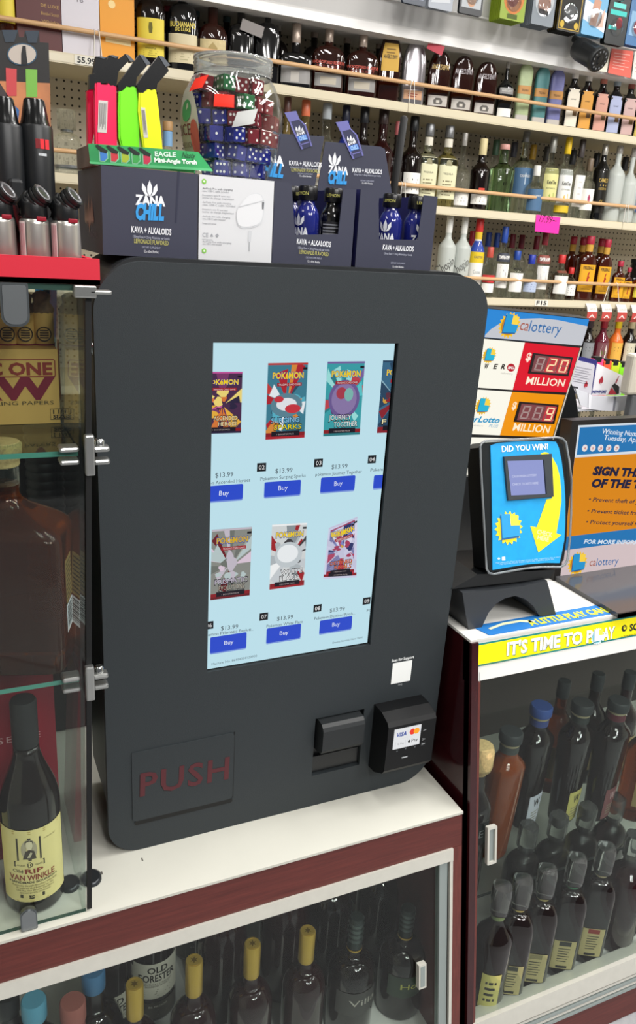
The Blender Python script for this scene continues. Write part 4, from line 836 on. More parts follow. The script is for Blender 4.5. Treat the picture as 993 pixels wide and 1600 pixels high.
mini_torch('hot pink mini torch lighter with white sticker in the green tray', mat('hot_pink_plastic', '#ff1458', .35), [(85, 230), (118, 232), (122, 245), (180, 250), (185, 238), (206, 256), (235, 255), (246, 262), (250, 700), (95, 700)], [(45, 172), (100, 166), (310, 22), (345, 60), (262, 150), (245, 260), (205, 252), (180, 232), (125, 240), (88, 232), (80, 282), (45, 282)], [(308, 20), (335, 28), (378, 72), (350, 80)], 1.085, [(112, 362), (180, 368), (172, 605), (106, 598)])
mini_torch('lime green mini torch lighter in the middle of the green tray', mat('lime_green_plastic', '#7cf014', .35), [(262, 300), (290, 290), (320, 262), (345, 268), (370, 262), (392, 268), (405, 380), (412, 500), (415, 720), (285, 720), (262, 640), (258, 450)], [(255, 250), (300, 185), (415, 25), (460, 58), (470, 110), (395, 195), (388, 268), (350, 262), (325, 255), (298, 285), (262, 290)], [(414, 25), (446, 30), (498, 92), (466, 104)], 1.082)
mini_torch('fluorescent yellow mini torch lighter nearest the dice jar in the green tray', mat('fluorescent_yellow_plastic', '#ecf412', .35), [(412, 305), (440, 312), (478, 280), (505, 290), (538, 282), (555, 400), (572, 560), (588, 740), (450, 740), (425, 600), (405, 440)], [(395, 250), (440, 185), (558, 35), (605, 75), (632, 145), (548, 240), (542, 284), (505, 285), (478, 272), (440, 306), (412, 300)], [(556, 34), (590, 40), (642, 104), (606, 116)], 1.079, [(424, 415), (455, 418), (478, 638), (446, 640)])
mini_torch('pink mini torch lighter behind the hot pink one with the sticker', mat('deep_pink_plastic', '#f01850', .35), [(30, 290), (95, 290), (95, 540), (60, 700), (36, 700)], [(70, 165), (95, 42), (178, 45), (165, 110), (118, 170)], [(92, 40), (124, 38), (178, 46), (150, 56)], 1.112)
mini_torch('mini torch lighter in back, only its black nozzle showing above the pink one', mat('yellow_olive_plastic', '#a8b020', .4), [(110, 600), (240, 600), (240, 700), (110, 700)], [(120, 600), (150, 120), (190, 32), (262, 42), (235, 110), (230, 600)], [(188, 30), (218, 28), (264, 42), (236, 52)], 1.128)

# jar of dice
JX, JY, JZ = .3665, 1.1065, zt + .0003
JP = [(.046, 0), (.0495, .004), (.0570, .022), (.0630, .043), (.0662, .064), (.0655, .084), (.0615, .102), (.0545, .116), (.0490, .123), (.0482, .127), (.0500, .1285), (.0482, .1305), (.0500, .1325), (.0482, .1345), (.0500, .1365), (.0482, .1385), (.0500, .141), (.0495, .1445)]
def jr(z):
    for (r0, z0), (r1, z1) in zip(JP, JP[1:]):
        if z0 <= z <= z1: return r0 + (r1 - r0) * (z - z0) / max(1e-6, z1 - z0)
    return JP[-1][0]
t = thing('dice_jar', 'round clear plastic jar with threaded neck full of red and blue dice', 'jar', (JX, JY, JZ))
JAR = pane('clear_jar_plastic', '#fcfdfc', .03, .04)
MB().lathe(JP, JAR, 48, None, True, False).lathe([(r - .0016, z) for r, z in JP[1:]][::-1], JAR, 48, None, False, False).build('jar_body', t)
vd = Vector((-JX, -JY)).normalized(); base_a = math.atan2(vd.y, vd.x)
def jpatch(px_, py, wpx, hpx, mt, name, n=6, oval=False, off=.0006, tilt=0):
    a0 = base_a + math.asin(max(-1, min(1, (px_ - 364) / 76)))
    z0 = on(px_, py, 'Y', JY - .05).z - JZ; m = MB(); k = .00090; r = jr(z0) + off
    pts = []
    if oval:
        ns = 24; ring = [(cos(2 * pi * i / ns), sin(2 * pi * i / ns)) for i in range(ns)]; rows = [ring] + [[(x * q, y * q) for x, y in ring] for q in (.66, .33)]; vs = []
        for rw in rows:
            for x, y in rw: z = z0 + y * hpx * k / 2; a = a0 + x * wpx * k / 2 / r; q = jr(z) + off; vs.append((q * cos(a), q * sin(a), z))
        vs.append((r * cos(a0), r * sin(a0), z0)); fs = [(b * ns + i, b * ns + (i + 1) % ns, (b + 1) * ns + (i + 1) % ns, (b + 1) * ns + i) for b in range(2) for i in range(ns)] + [(2 * ns + i, 2 * ns + (i + 1) % ns, 3 * ns) for i in range(ns)]
        m.add(vs, fs, mt, None, True)
    else:
        vs = []
        for j in range(n + 1):
            for i in range(n + 1):
                x, y = i / n - .5, j / n - .5; x, y = x + tilt * y * .4, y + tilt * x * .6
                z = z0 + y * hpx * k; a = a0 + x * wpx * k / r; q = jr(z) + off; vs.append((q * cos(a), q * sin(a), z))
        m.add(vs, [(j * (n + 1) + i, j * (n + 1) + i + 1, (j + 1) * (n + 1) + i + 1, (j + 1) * (n + 1) + i) for j in range(n) for i in range(n)], mt, None, True)
    return m, a0, z0, r
MB().lathe([(r + .0012, z) for r, z in JP[8:]] + [(r - .0022, z) for r, z in JP[8:]][::-1], mat('thick_clear_plastic', '#e2e6e6', .05, trans=.8, ior=1.4), 48, None, False, False).build('threaded_neck', t)
m, *_ = jpatch(352, 159, 28, 16, ink('#f0301c'), 'price'); m.build('price_sticker', t)
m, *_ = jpatch(309, 124, 26, 17, ink('#f0301c'), 'price', tilt=.4); m.build('price_sticker', t)
m, *_ = jpatch(383, 187, 30, 20, ink('#c4c6c4'), 'peeled', tilt=.6); m.build('torn_label', t)
m, a0, z0, r = jpatch(293.5, 195, 76, 108, mat('oval_label_card', '#a9a99c', .5), 'oval', oval=True, off=.0008)
fr = lambda x, y, o: ((jr(y) + .0012 + o) * cos(a0 + x / r), (jr(y) + .0012 + o) * sin(a0 + x / r), y)
m.text('DICE', ink('#6a3030'), (-.02, z0 - .008), (.02, z0 - .008), .013, wrap=fr, z=.0003); m.text('PURE LUCK', ink('#7a6a60'), (-.02, z0 - .022), (.02, z0 - .022), .006, wrap=fr, z=.0003)
m.add([fr(x * .011 + .01, z0 + .02 + y * .013, .0003) for x, y in circ(0, 0, 1, 16)], [tuple(range(16))], ink('#3f8a55')); m.add([fr(x * .008 + .026, z0 - .012 + y * .022, .0003) for x, y in circ(0, 0, 1, 16)], [tuple(range(16))], ink('#a85048'))
m.build('oval_label', t)
# the dice: one of each colour, then copies
def die_mesh(col):
    m = MB(); s = .0088; m.box((-s, -s, -s), (s, s, s), mat('dice_' + col[1:], col, .12, trans=.12, ior=1.45, coat=.4), .0012)
    W_ = ink('#f2f2f0', .4); d = .0045; L = {1: [(0, 0)], 2: [(-d, -d), (d, d)], 3: [(-d, -d), (0, 0), (d, d)], 4: [(-d, -d), (d, d), (-d, d), (d, -d)], 5: [(-d, -d), (d, d), (-d, d), (d, -d), (0, 0)], 6: [(-d, -d), (-d, 0), (-d, d), (d, -d), (d, 0), (d, d)]}
    for n_, rot in ((1, None), (6, ('X', pi)), (2, ('X', pi / 2)), (5, ('X', -pi / 2)), (3, ('Y', pi / 2)), (4, ('Y', -pi / 2))):
        M_ = Matrix.Rotation(rot[1], 4, rot[0]) if rot else Matrix()
        for x, y in L[n_]: m.poly(circ(x, y, .00165, 10), W_, M_, s + .00012)
    return m
DIE = {}
def die(col, lab_, grp, loc, eul):
    if col not in DIE: o = die_mesh(col).build('die'); DIE[col] = o
    else: o = DIE[col].copy(); C.objects.link(o)
    o.location = loc; o.rotation_euler = eul; tag(o, lab_, 'die', grp)
rg = random.Random(12); rv = Vector((-vd.y, vd.x))       # to the viewer's right
if rv.x < 0: rv = -rv
fz = .0125; stp = .0198
for lay in range(6):
    z = JZ + fz + lay * .0196; rad = jr(z - JZ) - .0105; off = rg.uniform(0, 1), rg.uniform(0, 1); ang = rg.uniform(0, pi / 2)
    for i in range(-4, 5):
        for j in range(-4, 5):
            x0, y0 = (i + (off[0] - .5) * .9) * stp, (j + (off[1] - .5) * .9) * stp
            x, y = x0 * cos(ang) - y0 * sin(ang), x0 * sin(ang) + y0 * cos(ang)
            if math.hypot(x, y) > rad - .002: continue
            rr = x * rv.x + y * rv.y; ff = x * vd.x + y * vd.y
            if ff < -.035: continue
            zz_ = z - JZ + rg.uniform(-.006, .006)
            if lay >= 5 and ff < 0: continue
            if abs(rr + .010) < .011 and lay == 5 and ff > .015 or abs(rr - .022) < .010 and lay == 4 and ff > .03 or (abs(rr + .02) < .011 and lay == 3 and ff > .035): c = ('#1c6a3c', 'translucent green die with white pips inside the clear jar', 'green dice in the jar')
            elif zz_ > .068 - rr * .85: c = ('#7a1426', 'dark red die with white pips inside the clear jar', 'red dice in the jar')
            else: c = ('#1c2890', 'deep blue die with white pips inside the clear jar', 'blue dice in the jar')
            die(*c, (JX + x, JY + y, z), (rg.choice((0, pi / 2, pi, -pi / 2)) + rg.uniform(-.12, .12), rg.choice((0, pi / 2)) + rg.uniform(-.12, .12), ang + rg.uniform(-.18, .18)))
# ---------------------------------------------------------------- lottery machines on the taller showcase
ZC = -.620
def sz(fr, x, y, d): a = Vector(fr.px(x, y)); b = Vector(fr.px(x + d, y)); return (b - a).length
def calot(mb, fr, T, lg, r, c0, c1, l1, h, z, em=1.0, mk=None):
    mk = mk or (lambda c: lit(c, em))
    logo_sun(mb, T, *fr.px(*lg), sz(fr, lg[0], lg[1], r), z, m=mk)
    mb.text('ca', mk('#a85a48'), fr.px(*c0), fr.px(*c1), h, T, z=z + .0003); mb.text('lottery', mk('#2a6aa8'), fr.px(c1[0] + .8, c1[1] + .2), fr.px(*l1), h, T, z=z + .0003)
JF = Frame((.883, 1.200, -.104), (cos(R(3.5)), 0, -sin(R(3.5))), (.06, -.11, 1)); TJ = JF.T(); J = lambda l: [JF.px(*p) for p in l]
js = thing('jackpot_sign', 'backlit jackpot sign with red and orange panels showing 20 and 9 million', 'sign', (1.0, 1.24, ZC)); o = tuple(js.location)
m = MB(); m.prism(J([(745, 480), (920, 498), (908, 542), (865, 685), (842, 762), (690, 752)]), -.030, -.004, BLK, TJ)
m.prism(J([(745, 480), (920, 498), (908, 542), (865, 685), (842, 762), (690, 752)]), -.004, 0, ink('#141416'), TJ)
m.prism(J([(906.4, 543), (907.4, 543), (864, 685), (841, 762), (840, 762)]), 0, .002, lit('#f0e8d8', .8), TJ)
m.build('housing', js, o)
m = MB(); bl = lit('#2f8fe0', .9); gy = lit('#c9cbd2', .95)
m.poly(J([(740, 480), (919.5, 499), (907.5, 540), (735, 525)]), bl, TJ, .001)
m.poly(J([(757, 523), (766, 514), (780, 505), (795, 500.5), (810, 498), (843, 497), (871, 500), (917, 509.5), (907.5, 540), (756, 526.5)]), gy, TJ, .0013)
calot(m, JF, TJ, (794.5, 508), 17, (809.5, 515), (823, 517), (873.5, 522), .0205, .0016); m.build('header_panel', js, o)
def row(pts_w, pts_c, col, name):
    m = MB(); m.poly(J(pts_w), lit('#fbf8ea', 1.0), TJ, .001); m.poly(J(pts_c), lit(col, .95), TJ, .0012); return m
SEG = {'0': 'abcdef', '1': 'bc', '2': 'abged', '3': 'abgcd', '8': 'abcdefg', '9': 'abcdfg'}
def led(mb, q, digs):
    A = [Vector(p) for p in J(q)]
    W = lambda x, y: tuple(A[3] * (1 - x) * (1 - y) + A[2] * x * (1 - y) + A[0] * (1 - x) * y + A[1] * x * y)
    mb.prism([W(0, 0), W(1, 0), W(1, 1), W(0, 1)], .001, .0030, ink('#16090b'), TJ)
    mb.poly([W(.055, .10), W(.945, .10), W(.945, .92), W(.055, .92)], lit('#a05a5e', .62), TJ, .0032)
    for i, (d, on_) in enumerate(digs):
        x0 = .10 + .30 * i; w_ = .19; y0, y1 = .18, .84; sk = .035; ym = (y0 + y1) / 2; tW = .030; tH = .07
        S = {'a': [(0, y1), (1, y1), (.80, y1 - tH), (.20, y1 - tH)], 'd': [(0, y0), (1, y0), (.80, y0 + tH), (.20, y0 + tH)], 'g': [(.1, ym), (.2, ym + tH / 2), (.8, ym + tH / 2), (.9, ym), (.8, ym - tH / 2), (.2, ym - tH / 2)],
             'f': [(0, y1 - .02), (.2, y1 - tH - .02), (.2, ym + .03), (0, ym + .01)], 'e': [(0, y0 + .02), (.2, y0 + tH + .02), (.2, ym - .03), (0, ym - .01)], 'b': [(1, y1 - .02), (.8, y1 - tH - .02), (.8, ym + .03), (1, ym + .01)], 'c': [(1, y0 + .02), (.8, y0 + tH + .02), (.8, ym - .03), (1, ym - .01)]}
        P_ = lambda l: [W(x0 + x * w_ + sk * (y - y0) / (y1 - y0), y) for x, y in l]
        if on_: mb.poly(P_([(-.2, y0 - .05), (1.2, y0 - .05), (1.2, y1 + .05), (-.2, y1 + .05)]), lit('#d8404a', .8), TJ, .0034)  # red glow round a lit digit, painted on the display face
        for k, l in S.items(): mb.poly(P_(l), lit('#ffe2b0', 1.0) if k in SEG[d] and on_ else lit('#b06a6c', .7) if on_ else lit('#c0a4a0', .75), TJ, .0037)
        mb.poly(P_([(1.14, y0), (1.3, y0), (1.3, y0 + .06), (1.14, y0 + .06)]), lit('#c89088', .7), TJ, .0037)
ltx = lambda mb, s, c, a, b, h, **k: mb.text(s, lit(c, 1.0), JF.px(*a), JF.px(*b), h, TJ, z=k.pop('z', .0022), **k)
hp = lambda x, y, d: abs(JF.px(x, y)[1] - JF.px(x, y + d)[1])
m = row([(700, 524), (819, 535), (800, 609), (695, 602)], [(819, 535), (904.5, 543.5), (884, 613), (800, 609)], '#e3142c', '')
logo_sun(m, TJ, *JF.px(763, 555), sz(JF, 763, 555, 11), .0016, m=lambda c: lit(c, .95), dark='#e0b030', blue='#28b8dc')
for ch, x in (('P', 729), ('O', 741), ('W', 754.5), ('E', 768.5), ('R', 780.5)): ltx(m, ch, '#2a2420', (x, 575.2 + (x - 754) * .03), (x + 6.5, 575.5 + (x - 754) * .03), hp(760, 570, 7.6), bold=.04, shear=.15)
m.poly([JF.px(797 + 6.3 * cos(2 * pi * k / 20), 574 + 6.3 * sin(2 * pi * k / 20)) for k in range(20)], lit('#c02030', .9), TJ, .002); ltx(m, 'BALL', '#f8e8e8', (791.8, 575.6), (802.2, 576), hp(797, 570, 3.6), bold=.05, z=.0026); ltx(m, 'calottery', '#9a968c', (780.5, 583.5), (799.5, 585), hp(790, 583, 2.6))
ltx(m, '$', '#ffe8d8', (819, 562.5), (826.5, 563.5), hp(822, 555, 12), bold=.04); ltx(m, 'MILLION', '#fff0d8', (819.5, 599.5), (879, 603.5), hp(850, 590, 11.5), bold=.015); pp_ = m.build('price_panel', js, o); lm_ = MB(); led(lm_, ((831.5, 551), (893, 558), (886, 587.5), (823.5, 583)), (('8', 0), ('2', 1), ('0', 1))); lm_.build('number_display', pp_, o)
m = row([(695, 605), (799, 612), (780, 680), (690, 676)], [(799, 612), (882, 617), (862, 683), (780, 680)], '#f79a0c', '')
logo_sun(m, TJ, *JF.px(753, 634), sz(JF, 753, 634, 12.5), .0016, m=lambda c: lit(c, .95), dark='#e0b030', blue='#28b8dc')
ltx(m, 'SuperLotto', '#1c96c8', (708, 657), (778.5, 660.5), hp(750, 650, 9), bold=.03, shear=.25); ltx(m, 'PLUS', '#1c96c8', (762, 666.5), (776, 667.5), hp(760, 664, 4.4), shear=.2); ltx(m, 'calottery', '#a8b0b0', (736, 665), (753, 666), hp(745, 664, 2.6))
ltx(m, '$', '#ffeac8', (797.5, 638), (804, 638.6), hp(800, 630, 10.5), bold=.04); ltx(m, 'MILLION', '#fff0d0', (799, 672), (855.5, 676), hp(830, 665, 11.5), bold=.015); pp_ = m.build('price_panel', js, o); lm_ = MB(); led(lm_, ((810, 627), (871, 632), (864, 662), (801, 658.5)), (('8', 0), ('8', 0), ('9', 1))); lm_.build('number_display', pp_, o)
m = row([(690, 682), (778, 684), (752, 756), (690, 754)], [(778, 684), (861, 687), (838, 758), (752, 756)], '#f8f0dc', '')
ltx(m, 'MEGA', '#d02028', (718, 718), (768, 720), hp(740, 710, 14), bold=.05); ltx(m, 'MILLIONS', '#202840', (712, 729), (772, 731.5), hp(740, 725, 6.5), bold=.04); m.build('price_panel', js, o)
MB().box((.80, 1.225, ZC + .0005), (1.06, 1.285, -.425), BLK).build('pedestal', js, o)
SF2 = Frame((0, 1.285, 0), (1, 0, 0), (0, 0, 1)); m = MB()
m.prism([(1.02, ZC + .001), (SF2.px(907, 740)[0], ZC + .001)] + [SF2.px(*p) for p in ((907, 740), (905, 680), (902, 640), (897, 610), (889, 593), (878, 585), (850, 585))], -.06, 0, BLK, SF2.T()); m.build('stand', js, o)

# ticket checker
VF = Vector((0, .075, .230)); CFm = Frame((.80, .985, -.535), (1, 0, 0), VF); TC = CFm.T(); zc = lambda l: [CFm.px(740 + a / 6.206, 680 + b / 6.206) for a, b in l]
ck = thing('ticket_checker', 'blue ticket checking machine asking did you win, with a yellow arrow and small screen', 'ticket scanner', (.87, 1.03, ZC)); o = tuple(ck.location)
ol = [(50, 110), (62, 80), (100, 56), (450, 40), (790, 22), (845, 34), (880, 70), (912, 250), (932, 440), (930, 760), (918, 1000), (895, 1210), (870, 1255), (825, 1277), (640, 1278), (480, 1292), (310, 1322), (180, 1346), (135, 1335), (112, 1295), (88, 900), (70, 560), (56, 300)]
m = MB(); m.prism(zc([(60, 120), (110, 70), (450, 52), (800, 38), (870, 90), (905, 330), (915, 700), (905, 1000), (878, 1210), (830, 1260), (480, 1276), (180, 1330), (125, 1290), (80, 600)]), -.038, -.002, BLK, TC)
bF = Frame((0, .985, 0), (1, 0, 0), (0, 0, 1)); bp = [bF.px(*p) for p in ((712, 925), (865, 908), (874, 894), (752, 902))]
m.prism(bp, -.12, -.012, BLK, bF.T()); m.build('housing', ck, o)
m = MB(); m.prism(zc(ol), -.0015, .0075, pane('acrylic_cover', '#fafcfc', .0), TC)
m.tube([TC @ Vector((*p, .003)) for p in zc(ol + ol[:1])], .0020, mat('clear_acrylic_edge', '#b8bcc0', .2, trans=.6), 8); m.build('clear_cover', ck, o)
m = MB(); CB = mat('cyan_print', '#1f9fe0', .4, var=.06, vs=60)
m.prism(zc([(160, 98), (240, 74), (450, 58), (700, 56), (795, 64), (822, 120), (850, 250), (875, 450), (886, 650), (886, 850), (876, 1020), (850, 1150), (830, 1240), (700, 1238), (520, 1252), (340, 1280), (180, 1308), (178, 900), (172, 500)]), -.0018, 0, CB, TC)
m.poly(zc([(640, 182), (680, 163), (712, 168), (750, 200), (800, 290), (830, 400), (843, 520), (845, 640), (830, 760), (812, 860), (796, 950), (845, 968), (622, 1136), (545, 882), (606, 892), (640, 800), (675, 700), (702, 622), (752, 612), (762, 500), (756, 360), (735, 250), (700, 195)]), ink('#f0e21c'), TC, .0005)
P_ = lambda x, y: CFm.px(740 + x / 6.206, 680 + y / 6.206)
wt = ink('#f4f8f8'); lpx = lambda n: abs(P_(400, 100)[1] - P_(400, 100 + n)[1])
m.text('DID YOU WIN?', wt, P_(268, 162), P_(718, 136), lpx(56), TC, bold=.02, z=.001); m.text('CHECK', ink('#f6f2a8'), P_(606, 955), P_(752, 990), lpx(44), TC, bold=.03, z=.001); m.text('HERE', ink('#f6f2a8'), P_(610, 1008), P_(718, 1034), lpx(40), TC, bold=.03, z=.001)
logo_sun(m, TC, *P_(335, 900), sz(CFm, 790, 825, 22), .0006, yel='#f2dc28', dark='#e0c81c')
for k in range(2): m.text('Play responsibly. Must be 18 years of age or older to purchase, play or claim.', ink('#b8e0f4'), P_(210 + 40 * k, 1245 + 12 * k), P_(835 - 60 * k, 1185 + 20 * k), lpx(13), TC, z=.0008)
m.poly([P_(268, 1180), P_(300, 1176), P_(302, 1212), P_(270, 1216)], wt, TC, .0006); m.poly([P_(222, 1196), P_(240, 1184), P_(256, 1196), P_(240, 1210)], ink('#d0e8f4'), TC, .0006); fc_ = m.build('face_card', ck, o)
m = MB(); m.prism(zc([(278, 208), (738, 180), (757, 596), (318, 632)]), 0, .0045, mat('charcoal_bezel', '#3c4044', .35), TC, holes=[zc([(308, 250), (662, 240), (690, 572), (346, 588)])])
m.poly(zc([(300, 240), (700, 225), (715, 590), (335, 600)]), mat('dark_recess', '#101214', .3), TC, .0008); m.poly(zc([(308, 250), (662, 240), (688, 570), (344, 586)]), lit('#9aa2da', .95), TC, .0012)
m.text('CALIFORNIA LOTTERY', lit('#dfe2f8', 1), P_(365, 412), P_(602, 398), lpx(22), TC, z=.0016); m.text('CHECK TICKETS HERE', lit('#dfe2f8', 1), P_(368, 488), P_(618, 474), lpx(22), TC, z=.0016); m.build('screen', fc_, o)
GB = mat('graphite_base', '#33363a', .4); m = MB(); AF = Frame((0, .990, 0), (1, 0, 0), (0, 0, 1)); ap = [AF.px(*p) for p in ((722, 926), (770, 922), (815, 916), (854, 907), (859, 925), (866, 973), (848, 976), (842, 962), (833, 947), (820, 936), (804, 931), (788, 935), (774, 944), (763, 957), (756, 972), (751, 987), (731, 990), (727, 960))]
ap = [(x, max(z, ZC + .0005)) for x, z in ap]; m.prism(ap, -.13, 0, GB, AF.T()); m.build('arched_base', ck, o)

# monitor
MF = Frame(on(863, 917, 'Y', 1.115), (1, 0, 0), (0, .022, .303)); TM = MF.T(); zm = lambda x, y: MF.px(860 + x / 3.203, 460 + y / 3.2)
mo = thing('lottery_monitor', 'black framed lottery monitor telling players to sign the back of the ticket', 'monitor', (1.2, 1.02, ZC)); o = tuple(mo.location)
xl, xR_ = MF.px(863, 917)[0], .62; yb, yt = MF.px(870, 914)[1], MF.px(900, 657)[1]; sl_, sb, st_ = MF.px(874.5, 907)[0], MF.px(873.5, 908)[1], MF.px(904, 664.5)[1]
BZ = mat('monitor_bezel', '#1a1716', .35); hx = xl + .012
m = MB().prism([(xl, yb), (xR_, yb), (xR_, yt), (xl, yt)], -.030, 0, BZ, TM); m.build('frame', mo, o)
hx = MF.px(889, 780)[0]; s = MB(); e = lambda c: lit(c, .92)
sb = MF.px(876, 905)[1]
def R4(y0, y1, x0, c, z): s.poly([(x0, y0), (xR_ - .014, y0), (xR_ - .014, y1), (x0, y1)], e(c), TM, z)
yy = lambda y: zm(120, y)[1]
R4(sb, st_, hx, '#d9c6c8', .0006); R4(yy(815), st_, hx, '#dce6ee', .0008); R4(yy(803), st_ - .004, hx + .004, '#2478b8', .0010); R4(yy(1206), yy(817), hx, '#e08a10', .0008); R4(yy(1272), yy(1206), hx, '#2478b8', .0009)
mt = lambda t, c, a, b, h, **k: s.text(t, e(c), zm(*a), zm(*b), h, TM, z=.0014, **k)
lh = lambda n: abs(zm(300, 900)[1] - zm(300, 900 + n)[1])
mt('Winning Numbers', '#e8f0f8', (252, 695), (476, 713), lh(24), bold=.01, shear=.1); mt('Tuesday, April 14, 2026', '#e8f0f8', (262, 727), (560, 748), lh(24), bold=.01, shear=.1)
for t_, x in (('4', 168), ('8', 208), ('23', 247), ('28', 287), ('29', 327)):
    c = zm(x, 768); s.poly(circ(c[0], c[1], .0068, 22), e('#eee6e4'), TM, .0012); w_ = .0028 if len(t_) == 1 else .0064; s.text(t_, e('#c04838'), (c[0] - w_ / 2, c[1] - .0028), (c[0] + w_ / 2, c[1] - .0028), .0056, TM, z=.0016, bold=.02)
mt('SIGN THE BACK', '#181a3c', (205, 900), (600, 918), lh(38), bold=.06, shear=.12); mt('OF THE TICKET', '#181a3c', (198, 962), (590, 972), lh(38), bold=.06, shear=.12)
mt('• Prevent theft of your ticket', '#2c2a40', (186, 1033), (560, 1052), lh(20), shear=.15, bold=.015); mt('• Prevent ticket fraud by signing', '#2c2a40', (178, 1091), (590, 1108), lh(20), shear=.15, bold=.015); mt('• Protect yourself from scams', '#2c2a40', (172, 1146), (560, 1160), lh(20), shear=.15, bold=.015)
mt('FOR MORE INFORMATION VISIT', '#dce8f4', (162, 1245), (600, 1250), lh(20), bold=.03, shear=.1)
calot(s, MF, TM, (901, 880), 15, (919, 884), (929, 883.5), (964, 881), .0160, .0012, .92); s.build('screen', mo, o)
f0 = on(967, 960.5, 'Z', ZC + .008); f1 = on(905, 922, 'Z', ZC + .008)
m = MB().box((f0.x, f0.y, ZC + .0003), (1.62, 1.24, ZC + .009), mat('glossy_grey_plate', '#4a4a4c', .12)).box((f0.x - .0, f0.y + .0, ZC + .0003), (1.62, f0.y + .003, ZC + .0093), BLK); m.build('base_plate', mo, o)
m = MB().box((1.33, 1.15, ZC + .0085), (1.43, 1.18, -.45), BZ); m.build('neck', mo, o)

# mat on the counter
PF = Frame((0, 0, ZC), (1, 0, 0), (0, 1, 0)); TP = PF.T(); m = MB(); q = [PF.px(*p) for p in ((766.5, 992), (967.5, 958.5), (944, 951), (753, 979))]
y0 = (q[0][1] + q[1][1]) / 2; y1 = .999; m.prism([(q[0][0] - .004, y0), (f0.x - .002, y0), (f0.x - .002, y1), (q[0][0] - .016, y1)], .0002, .0012, ink('#1f6db4'), TP)
m.poly([PF.px(766 + 0, 985), PF.px(785, 978), PF.px(812, 973), PF.px(832, 974), PF.px(836, 971), PF.px(812, 970), PF.px(785, 974), PF.px(762, 983)], ink('#d8d8b0'), TP, .0016)
a, b = PF.px(831, 979.5), PF.px(956, 961); m.text('A LITTLE PLAY CAN', ink('#c8cc3c'), (a[0], y0 + .007), (b[0], y0 + .007), .018, TP, bold=.05, z=.0016)
tag(m.build('counter_mat', None, (.9, .98, ZC)), 'blue counter mat with yellow lettering under the ticket checker', 'mat')

# lighter rack and terminal further back on the same counter
NF = Frame((0, 1.350, 0), (1, 0, 0), (0, 0, 1)); TN = NF.T(); zn = lambda l: [NF.px(870 + a / 8.073, 520 + b / 8.073) for a, b in l]
rk = thing('lighter_rack', 'white rack on clear legs holding folders with red flames, behind the lottery monitor', 'rack', (1.33, 1.40, ZC)); o = tuple(rk.location)
WP = mat('white_rack_plastic', '#dcdde4', .4); m = MB(); m.prism(zn([(215, 695), (370, 755), (430, 790), (720, 797), (890, 790), (885, 972), (690, 985), (520, 975), (400, 955), (280, 910)]), 0, .004, WP, TN)
m.prism(zn([(375, 756), (415, 785), (400, 955), (372, 945)]), .004, .0055, ink('#f0f0f6'), TN); m.prism(zn([(700, 797), (722, 797), (698, 985), (682, 984)]), .004, .006, ink('#8c8e98'), TN)
q = zn([(280, 910), (885, 972)]); m.box((q[0][0], 1.352, q[1][1]), (q[1][0], 1.46, q[1][1] + .004), WP); m.build('tray', rk, o)
m = MB(); 
for px_ in (322, 830): c = zn([(px_, 950)])[0]; m.box((c[0] - .004, 1.358, ZC + .0005), (c[0] + .004, 1.364, c[1]), pane('clear_leg', '#d8dcdc', .1)).box((c[0] - .004, 1.44, ZC + .0005), (c[0] + .004, 1.446, c[1]), MATS['clear_leg'])
m.build('legs', rk, o)
flame = [(0, -1), (-.45, -.85), (-.8, -.45), (-.8, -.05), (-.45, .35), (-.1, .6), (.1, 1), (.3, .6), (.75, .2), (.85, -.3), (.6, -.75)]
def flame_at(mb, x, y, s, T): c = zn([(x, y)])[0]; k = s * .00012; mb.poly([(c[0] + a * k * .75, c[1] + b * k) for a, b in flame], ink('#a82434'), T, .0004); mb.poly([(c[0] + a * k * .2, c[1] - .72 * k + b * k * .22) for a, b in flame], ink('#e4dcdc'), T, .0007)
NB = Frame((0, 1.366, 0), (1, 0, 0), (0, 0, 1)); TNB = NB.T()
m = MB(); m.prism(zn([(300, 350), (322, 322), (355, 314), (560, 355), (578, 375), (505, 800), (240, 780)]), -.004, -.0016, ink('#2a2a70'), TNB); m.prism(zn([(215, 745), (270, 345), (300, 355), (520, 410), (540, 430), (490, 800)]), -.0016, 0, ink('#c8c6ce'), TNB)
for k in range(7): a, b = zn([(300 - 8 * k, 440 + 30 * k), (500 - 8 * k - 30 * (k % 2), 478 + 30 * k)]); m.poly([a, b, (b[0], b[1] - .0012), (a[0], a[1] - .0012)], ink('#8c8a94'), TNB, .0004)
a, b = zn([(215, 680), (322, 712)]); m.poly([a, (b[0], b[1] + .002), (b[0], b[1] - .003), (a[0], a[1] - .004)], ink('#38363c'), TNB, .0005)
flame_at(m, 425, 665, 70, TNB); tag(m.build('blister_pack', None, (1.28, 1.367, -.25)), 'grey and purple packet with fine print and red flame in the white rack', 'packet')
NB2 = Frame((0, 1.372, 0), (1, 0, 0), (0, 0, 1)); TN2 = NB2.T()
m = MB(); m.prism(zn([(578, 400), (915, 562), (890, 810), (520, 810)]), -.030, 0, ink('#e4e2e6'), TN2); flame_at(m, 642, 615, 85, TN2)
a, b = zn([(528, 785), (706, 785)]); m.text('NEWPORT', ink('#2c3478'), a, b, .0062, TN2, bold=.05, z=.0006); 
m.poly(zn([(725, 800), (770, 715), (830, 780), (835, 800)]), ink('#b02c3c'), TN2, .0005); m.poly(zn([(775, 690), (810, 660), (870, 700), (865, 790), (835, 800), (800, 730)]), ink('#1c2020'), TN2, .0008); m.poly(zn([(815, 655), (862, 565), (868, 570), (832, 662)]), ink('#a03848'), TN2, .0008)
tag(m.build('lighter_box', None, (1.36, 1.39, -.25)), 'white lighter box with red flame and torch picture in the white rack', 'box')
NB3 = Frame((0, 1.42, 0), (1, 0, 0), (0, 0, 1))
